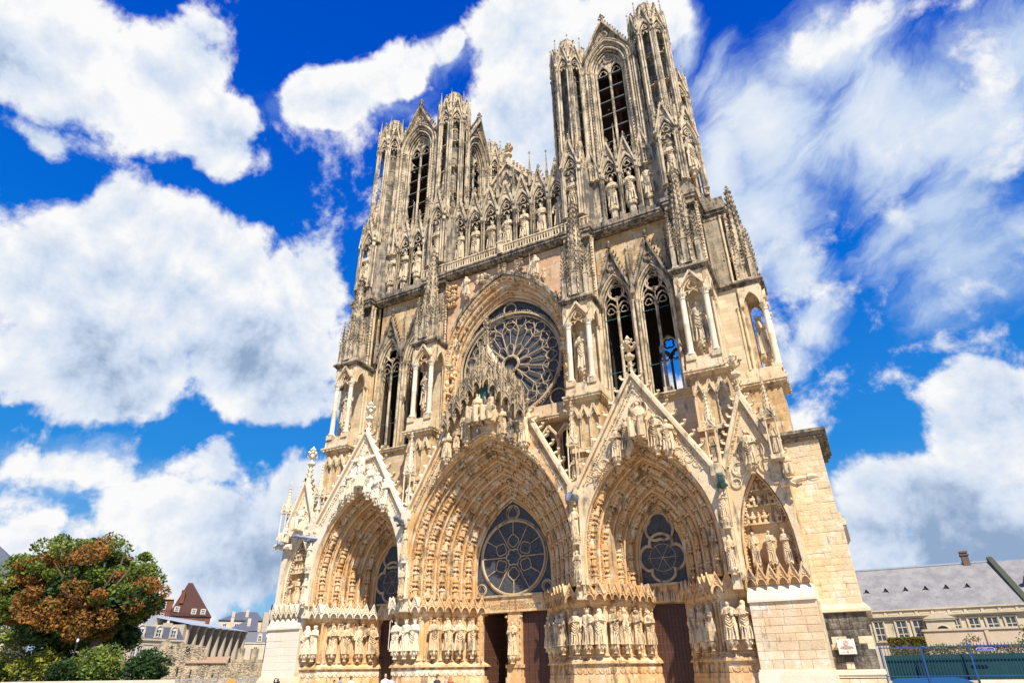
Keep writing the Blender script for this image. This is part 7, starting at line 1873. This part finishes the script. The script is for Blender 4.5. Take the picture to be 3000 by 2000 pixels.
# slate houses
for k, (x0, x1, z0, z1, r0, r1, y0, lab) in enumerate(((-10.8, 1.8, 17.1, 19.8, -5.2, -.4, 8, 'far house with a hipped dark slate roof and chimneys'), (-8.2, .4, 13.8, 17.3, -2, .2, 0, 'nearer slate roofed house with a rubble gable'))):
    hs_ = empty('slate_house', (-130, 90, 0), .8622, lab, 'house', 'town houses on the left')
    mb = MB(); mb.box(x0+.3, x1-.3, y0, y0+9, 0, z0); obj('wall', mb, M['rubble'] if k else M['wallcream'], hs_)
    mb = MB(); hip(mb, x0, x1, y0-.4, y0+9.4, z0, z1, r0, r1); obj('roof', mb, M['slate'], hs_)
    for q, (cx, cz) in enumerate((((-6.9, 19.7), (-3.1, 20.2)), ((-6.8, 17.4), (-2.2, 17.2)))[k]): mb = MB(); mb.box(cx-.45, cx+.45, y0+1.5, y0+2.5, z0-1, cz); obj('chimney', mb, M['wallcream'], hs_)
    for q in range(3): window(hs_, x0+2+q*3.2, z0-2.4, 1, 1.5, y0-.02, False, (1, 1), .08)
gw_ = empty('blank_wall_house', (-130, 90, 0), .8622, 'tall windowless grey house end beside the black pole', 'house', 'town houses on the left')
mb = MB(); mb.box(1.4, 7, 1, 9, 0, 18.9); obj('wall', mb, M['concrete'], gw_); mb = MB(); mb.box(2.8, 3.4, 2, 3, 18.9, 19.6); obj('chimney', mb, M['wallcream'], gw_)
sm_ = empty('mansard_house', (-130, 90, 0), .8622, 'small cream house with one arched dormer behind the stone piers', 'house', 'town houses on the left')
mb = MB(); mb.box(-2.8, 5, -3, 0, 0, 10.4); mb.box(-3, 5.2, -3.2, 0, 10.4, 10.7); obj('wall', mb, M['wallcream'], sm_)
mb = MB(); mb.add([(-2.9, -3, 10.7), (5.1, -3, 10.7), (4.6, -2.3, 13.4), (-2.4, -2.3, 13.4), (5.1, 0, 10.7), (-2.9, 0, 10.7), (4.6, 0, 13.6), (-2.4, 0, 13.6)], [(0, 1, 2, 3), (1, 4, 6, 2), (3, 2, 6, 7), (5, 0, 3, 7)]); obj('roof', mb, M['slate'], sm_)
window(sm_, 1.3, 11.0, .9, 1.5, -3, True, (1, 1), .08, surround=.22); window(sm_, .6, 7.5, 1, 2, -3, False, (1, 2), .08, surround=.15)
# building at the far left edge
lb_ = empty('corner_mansion', (-62, -12, 0), .8761, 'pale stone mansion with a dark slate roof at the left picture edge', 'house', 'town houses on the left')
mb = MB(); mb.box(-8, 5.7, 0, 10, 0, 11.3); mb.box(-8, 5.9, -.3, 10, 11.3, 11.55); mb.box(-8, 6.1, -.45, 10, 11.55, 11.8); mb.box(-8, 5.8, -.15, 10, 5.6, 5.8); obj('wall', mb, M['wallcream'], lb_)
mb = MB(); hip(mb, -12, 6.1, -.4, 10.5, 11.8, 16.5, -6, 0.5, 5); obj('roof', mb, M['slate'], lb_)
for x in (-1, 1.6, 4.4):
    for z, h in ((6.4, 3.6), (1.2, 3.4)): window(lb_, x, z, 1.3, h, -.02, False, (1, 3), .08, surround=.2)
# barriers, poster, roller machine
def barrier(x, y, rz, label, n=22):
    t = empty('crowd_barrier', (x, y, 0), rz, label, 'barrier', 'metal crowd barriers')
    mb = MB(); mb.tube([(0, 0, .1), (0, 0, 1.1), (.12, 0, 1.25), (2.3, 0, 1.25), (2.42, 0, 1.1), (2.42, 0, .1)], .025, 6); mb.tube([(0, 0, .2), (2.42, 0, .2)], .02, 6); obj('frame', mb, M['zinc'], t)
    mb = MB(); mb.lathe(0, 0, [(.009, .2), (.009, 1.24)], 5); me = mb.mesh('bar', M['zinc'])
    for k in range(n): obj('bar', me, None, t, ((k+1)*2.42/(n+1), 0, 0))
for k, (x, y, rz) in enumerate(((-33.2, -4.4, .9), (-31.6, -2.4, .35), (-29.3, -1.6, .1), (-27.2, -1.4, .02))): barrier(x, y, rz, ['metal crowd barrier farthest left, turned to the wall', 'metal crowd barrier second from the left', 'metal crowd barrier holding the orange poster', 'metal crowd barrier under the wooden reel'][k])
for o in [o for o in bpy.data.objects if o.name.startswith('crowd_barrier')]: o.location.z = .42
mb = MB(); mb.box(0, 1.0, -.03, 0, 0, .7); pz = plain_obj('poster', mb, plain('poster_orange', (.75, .35, .05), .6), 'orange and white poster hung on a crowd barrier', 'poster', loc=(-28.6, -1.65, .95), rz=.1)
mb = MB(); mb.box(.1, .9, -.035, -.03, .08, .3); obj('poster_band', mb, M['white'], pz)
t = empty('treadwheel', (-26.2, 1.0, .42), .2, 'large wooden treadwheel crane on timber legs by the left block', 'wheel')
WD = plain('reel_wood', (.45, .30, .14), .8, scale=5, var=.3); WDD = plain('reel_dark', (.16, .10, .06), .8, scale=5, var=.3)
mb = MB()
for k in range(24):
    a, b = 2*PI*k/24, 2*PI*(k+.82)/24; mb.add([(1.5+1.35*math.cos(a), y_, 2.3+1.35*math.sin(a)) for y_ in (-.6, .6)]+[(1.5+1.35*math.cos(b), y_, 2.3+1.35*math.sin(b)) for y_ in (.6, -.6)], [(0, 1, 2, 3)])
obj('slats', mb, WDD, t)
for y_ in (-.62, .62): mb = MB(); mb.tube([(1.5+1.38*math.cos(2*PI*k/28), y_, 2.3+1.38*math.sin(2*PI*k/28)) for k in range(28)], .06, 6, closed=True); obj('rim', mb, WDD, t)
for x in (-.3, 1.1):
    for y_ in (-.8, .8): mb = MB(); mb.bar([(x-.1, y_, 0), (x+.15, y_, 2.1)], .09, .09); obj('leg', mb, WD, t)
mb = MB(); mb.box(-.6, 2.8, -.9, -.7, 2.0, 2.2); mb.box(-.6, 2.8, .7, .9, 2.0, 2.2); mb.box(-.5, 1.2, -.5, .5, 2.22, 2.65); obj('beam', mb, WD, t)
mb = MB(); mb.tube([(.2, -.7, 2.4), (1.6, -.6, 5.2)], .02, 5); obj('rope', mb, M['zinc'], t)

# ---- right side: palace, garden wall, hedge, fence
pa = empty('palace', (27, 40, 0), 0, 'long palace wing with steep sunlit slate roof and mullioned windows', 'palace')
mb = MB(); mb.box(-6, 15.2, 0, 9, 0, 6.8); mb.box(-6, 15.2, -.25, 9, 6.8, 7.0); mb.box(-6, 15.2, -.4, 9, 7.0, 7.12); mb.box(-6, 15.2, -.12, 9, 7.12, 7.62); mb.box(-6, 15.3, -.3, 9, 7.62, 7.76)
obj('wall', mb, M['wallcream'], pa)
for k in range(11): mb = MB(); x = -1.6+k*1.55; mb.box(x, x+.28, -.2, -.12, 7.14, 7.6); mb.box(x+.42, x+1.4, -.15, -.12, 7.22, 7.52); obj('parapet_panel', mb, M['wallcream'], pa)
mb = MB(); mb.add([(-6, -.2, 7.72), (15.3, -.2, 7.72), (14.0, 6, 12.85), (-6, 6, 12.85), (15.3, 12, 7.72), (-6, 12, 7.72)], [(0, 1, 2, 3), (4, 5, 3, 2)]); roof = obj('roof', mb, M['slate_light'], pa)
mb = MB(); mb.box(-6, 14, 5.85, 6.15, 12.8, 12.98); obj('ridge', mb, M['zinc'], pa)
mb = MB(); mb.add([(15.0, -.5, 7.7), (15.6, -.5, 7.7), (14.35, 6, 13.4), (13.8, 6, 13.4), (15.0, -.5, 7.2), (15.6, -.5, 7.2), (14.35, 6.5, 12.6), (13.8, 6.5, 12.6)], [(0, 1, 2, 3), (4, 5, 1, 0), (0, 3, 7, 4), (1, 5, 6, 2)]); obj('gable_coping', mb, plain('mossy_coping', (.06, .07, .05), .9), pa)
mb = MB(); mb.add([(15.6, -.2, 7.72), (34, -.2, 7.72), (34, 6, 12.85), (14.3, 6, 12.85)], [(0, 1, 2, 3)]); mb.box(15.4, 34, 0, 9, 0, 7.7); obj('far_roof', mb, M['slate_light'], pa)
dm = MB(); dm.box(-1.05, 1.05, -.1, 2.5, 0, 1.6); dm.tube(p3(arch(0, 1.5, 1.1, .8, 6), -.1), .2, 6); dm.box(-1.4, 1.4, -.3, .5, -.2, 0)
d_ = obj('stone_dormer', dm, M['wallcream'], pa, (17.3, 1.5, 9.2)); window(pa, 17.3, 9.4, 1.1, 1.5, 1.35, True, (3, 4), .04)
for k in range(6):
    x = .35+k*2.05; z = 9.9; y = -.2+6.2*(z-7.72)/5.13
    mb = MB(); mb.add([(-.32, 0, 0), (.32, 0, 0), (0, 0, .48), (0, .62, .5)], [(0, 2, 3), (2, 1, 3)]); mb.bar([(-.33, -.03, 0), (0, -.03, .5), (.33, -.03, 0)], .035, .05)
    v = obj('roof_vent', mb, M['zinc'], roof, (x, y-.1, z+.02)); mb = MB(); mb.prism([(-.26, .02), (.26, .02), (0, .42)], .02, .04); obj('vent_opening', mb, M['tile_red'], pa, (x, y-.1, z+.02))
mb = MB(); mb.box(11.35, 12.05, 5.6, 6.6, 11.8, 13.7); mb.box(11.25, 12.15, 5.5, 6.7, 13.7, 13.85); mb.box(11.3, 12.1, 5.55, 6.65, 14.0, 14.2); mb.box(11.4, 12.0, 5.65, 6.5, 13.85, 14.0); obj('chimney', mb, plain('sooty_brick', (.16, .11, .09), .9, scale=4, var=.4), pa)
for x0, x1 in ((.18, 1.18), (2.4, 3.47), (4.05, 5.1), (7.95, 8.6), (9.35, 10.35), (10.98, 12.05), (12.65, 13.65)):
    window(pa, (x0+x1)/2, 4.55, x1-x0, 2.05, -.02, False, (1, 2), .09, 'wallcream', surround=.13)
mb = MB(); mb.box(5.3, 8.0, -1.0, 0, 0, 6.45); mb.box(5.15, 8.15, -1.15, 0, 6.45, 6.6); mb.prism([(5.05, 6.6), (8.25, 6.6), (6.65, 7.3)], -1.2, 0); obj('porch', mb, M['wallcream'], pa)
mb = MB(); mb.prism(arch(6.75, 5.2, .62, .62, 6)+[(7.37, 3), (6.13, 3)], -1.03, -.98); obj('porch_arch', mb, M['void'], pa); mb = MB(); mb.tube(p3(arch(6.75, 5.2, .72, .72, 7), -1.03), .08, 6); obj('arch_moulding', mb, M['wallcream'], pa)
mb = MB(); mb.box(30.85, 45, 20, 20.5, 0, 4.55); mb.box(30.75, 45, 19.9, 20.6, 4.55, 4.72); mb.box(35.2, 35.5, 19.9, 20, 0, 4.5); plain_obj('garden_wall', mb, stone('plaster_wall', (.66, .54, .42), (.62, .49, .36), (.42, .34, .26), stain=.05, bump=.1), 'plain pinkish plaster garden wall in front of the palace', 'wall')
rg = random.Random(12)
def hedge(x0, x1, y0, y1, z0, z1, mat, label, n, size=.16, name='hedge'):
    mb = MB()
    for k in range(n):
        f = rg.random(); x = rg.uniform(x0, x1); y = rg.uniform(y0, y1); z = rg.uniform(z0, z1)
        if f < .5: y = y0+rg.uniform(-.05, .12)
        elif f < .8: z = z1+rg.uniform(-.12, .06)
        leaf(mb, (x, y, z), size*rg.uniform(.6, 1.3), rg)
    plain_obj(name, mb, M[mat], label, 'hedge')
hedge(28.0, 30.75, 18.5, 20, 2.4, 4.05, 'hedge', 'clipped olive hedge block left of the garden wall', 9000)
hedge(27.8, 38, 6.5, 8.0, 1.8, 3.0, 'hedge', 'loose autumn hedge rising behind the blue fence', 9000, .12, 'garden_hedge')
bush(38.9, 12, .2, 2.2, 2.4, 'leaf_green', 'leafy green bush at the right picture edge', n=40, per=160, size=.18, group='plants behind the blue fence')
bush(33.2, 8.5, 1.6, .9, 1.1, 'hedge', 'sparse twiggy shrub near the blue street sign', n=9, per=45, size=.13, group='plants behind the blue fence')
bush(31.2, 8.5, 1.6, .8, .9, 'hedge', 'small reddish shrub between the two blue posts', n=8, per=45, size=.13, group='plants behind the blue fence')
bush(36.3, 8.5, 1.6, 1.1, 1.3, 'hedge', 'taller thin shrub against the plaster wall', n=12, per=45, size=.13, group='plants behind the blue fence')
# blue fence
BL = plain('blue_paint', (.02, .07, .21), .4, scale=3, var=.1); GN = plain('green_screen', (.006, .05, .038), .8, scale=3, var=.35)
fe = empty('blue_fence', (27.2, 3, 0), 0, 'tall blue iron fence with spear tops beside the rough buttress', 'fence')
bar = MB(); bar.lathe(0, 0, [(.016, 0), (.016, 1.84), (.03, 1.9), (.002, 2.08)], 6); BARM = bar.mesh('fence_bar', BL)
for k in range(58):
    x = .12+k*.178
    if abs(x-2.37) < .06 or abs(x-4.95) < .06: continue
    obj('fence_bar', BARM, None, fe, (x, 0, 1.05+(.02 if x > 5 else 0)))
for z in (2.93, 1.30): mb = MB(); mb.box(0, 10.5, -.025, .025, z-.025, z+.025); obj('rail', mb, BL, fe)
for x, h in ((0.03, 3.2), (2.37, 2.95), (4.95, 3.32)): mb = MB(); mb.box(x-.05, x+.05, -.06, .06, 0, h-.3); mb.lathe(x, 0, [(.07, h-.3), (.03, h-.2), (.045, h-.12), (.0, h+.0)], 6); obj('fence_post', mb, BL, fe)
mb = MB(); mb.prism([(.25, 0), (.25, .95), (.35, 1.12), (.6, 1.2), (3.7, 1.24), (4.2, 1.15), (4.6, .98), (4.8, .85), (4.8, 0)], -.02, .02); obj('solid_lower_panel', mb, plain('panel_blue', (.008, .09, .27), .5, var=.05), fe)
sc_ = MB(); sc_.box(.2, 10.5, .5, .53, 1.05, 2.5); plain_obj('privacy_screen', sc_, GN, 'dark green netting screen behind the blue fence bars', 'screen', loc=(27.2, 3, 0))
mb = MB(); mb.box(32.2, 38.5, 2.6, 3.2, 0, 1.08); plain_obj('low_wall', mb, M['pale'], 'low pale stone wall under the right part of the blue fence', 'wall')
sg = empty('street_sign', (33.0, 2.9, 2.72), 0, 'small blue street name sign with white letters on the blue fence', 'sign')
mb = MB(); mb.prism([(-.42, -.09), (-.5, 0), (-.42, .09), (.42, .09), (.5, 0), (.42, -.09)], 0, .02); obj('border', mb, M['white'], sg); mb = MB(); mb.prism([(-.41, -.07), (-.47, 0), (-.41, .07), (.41, .07), (.47, 0), (.41, -.07)], -.01, 0); obj('plate', mb, plain('sign_blue', (.01, .04, .40), .4), sg)
text('lettering', 'PLACE', .07, M['white'], sg, (0, -.015, .03)); text('lettering', 'DU CARDINAL LUÇON', .07, M['white'], sg, (0, -.015, -.035))

# ---- turn lettering into plain meshes
bpy.context.view_layer.update()
dg = bpy.context.evaluated_depsgraph_get()
for o in [o for o in bpy.data.objects if o.type == 'FONT']:
    me = bpy.data.meshes.new_from_object(o.evaluated_get(dg)); nm = o.name.split('.')[0]
    n_ = bpy.data.objects.new(nm, me); COL.objects.link(n_); n_.parent = o.parent; n_.location = o.location; n_.rotation_euler = o.rotation_euler; n_.scale = o.scale
    if not me.materials: me.materials.append(o.data.materials[0])
    bpy.data.objects.remove(o)
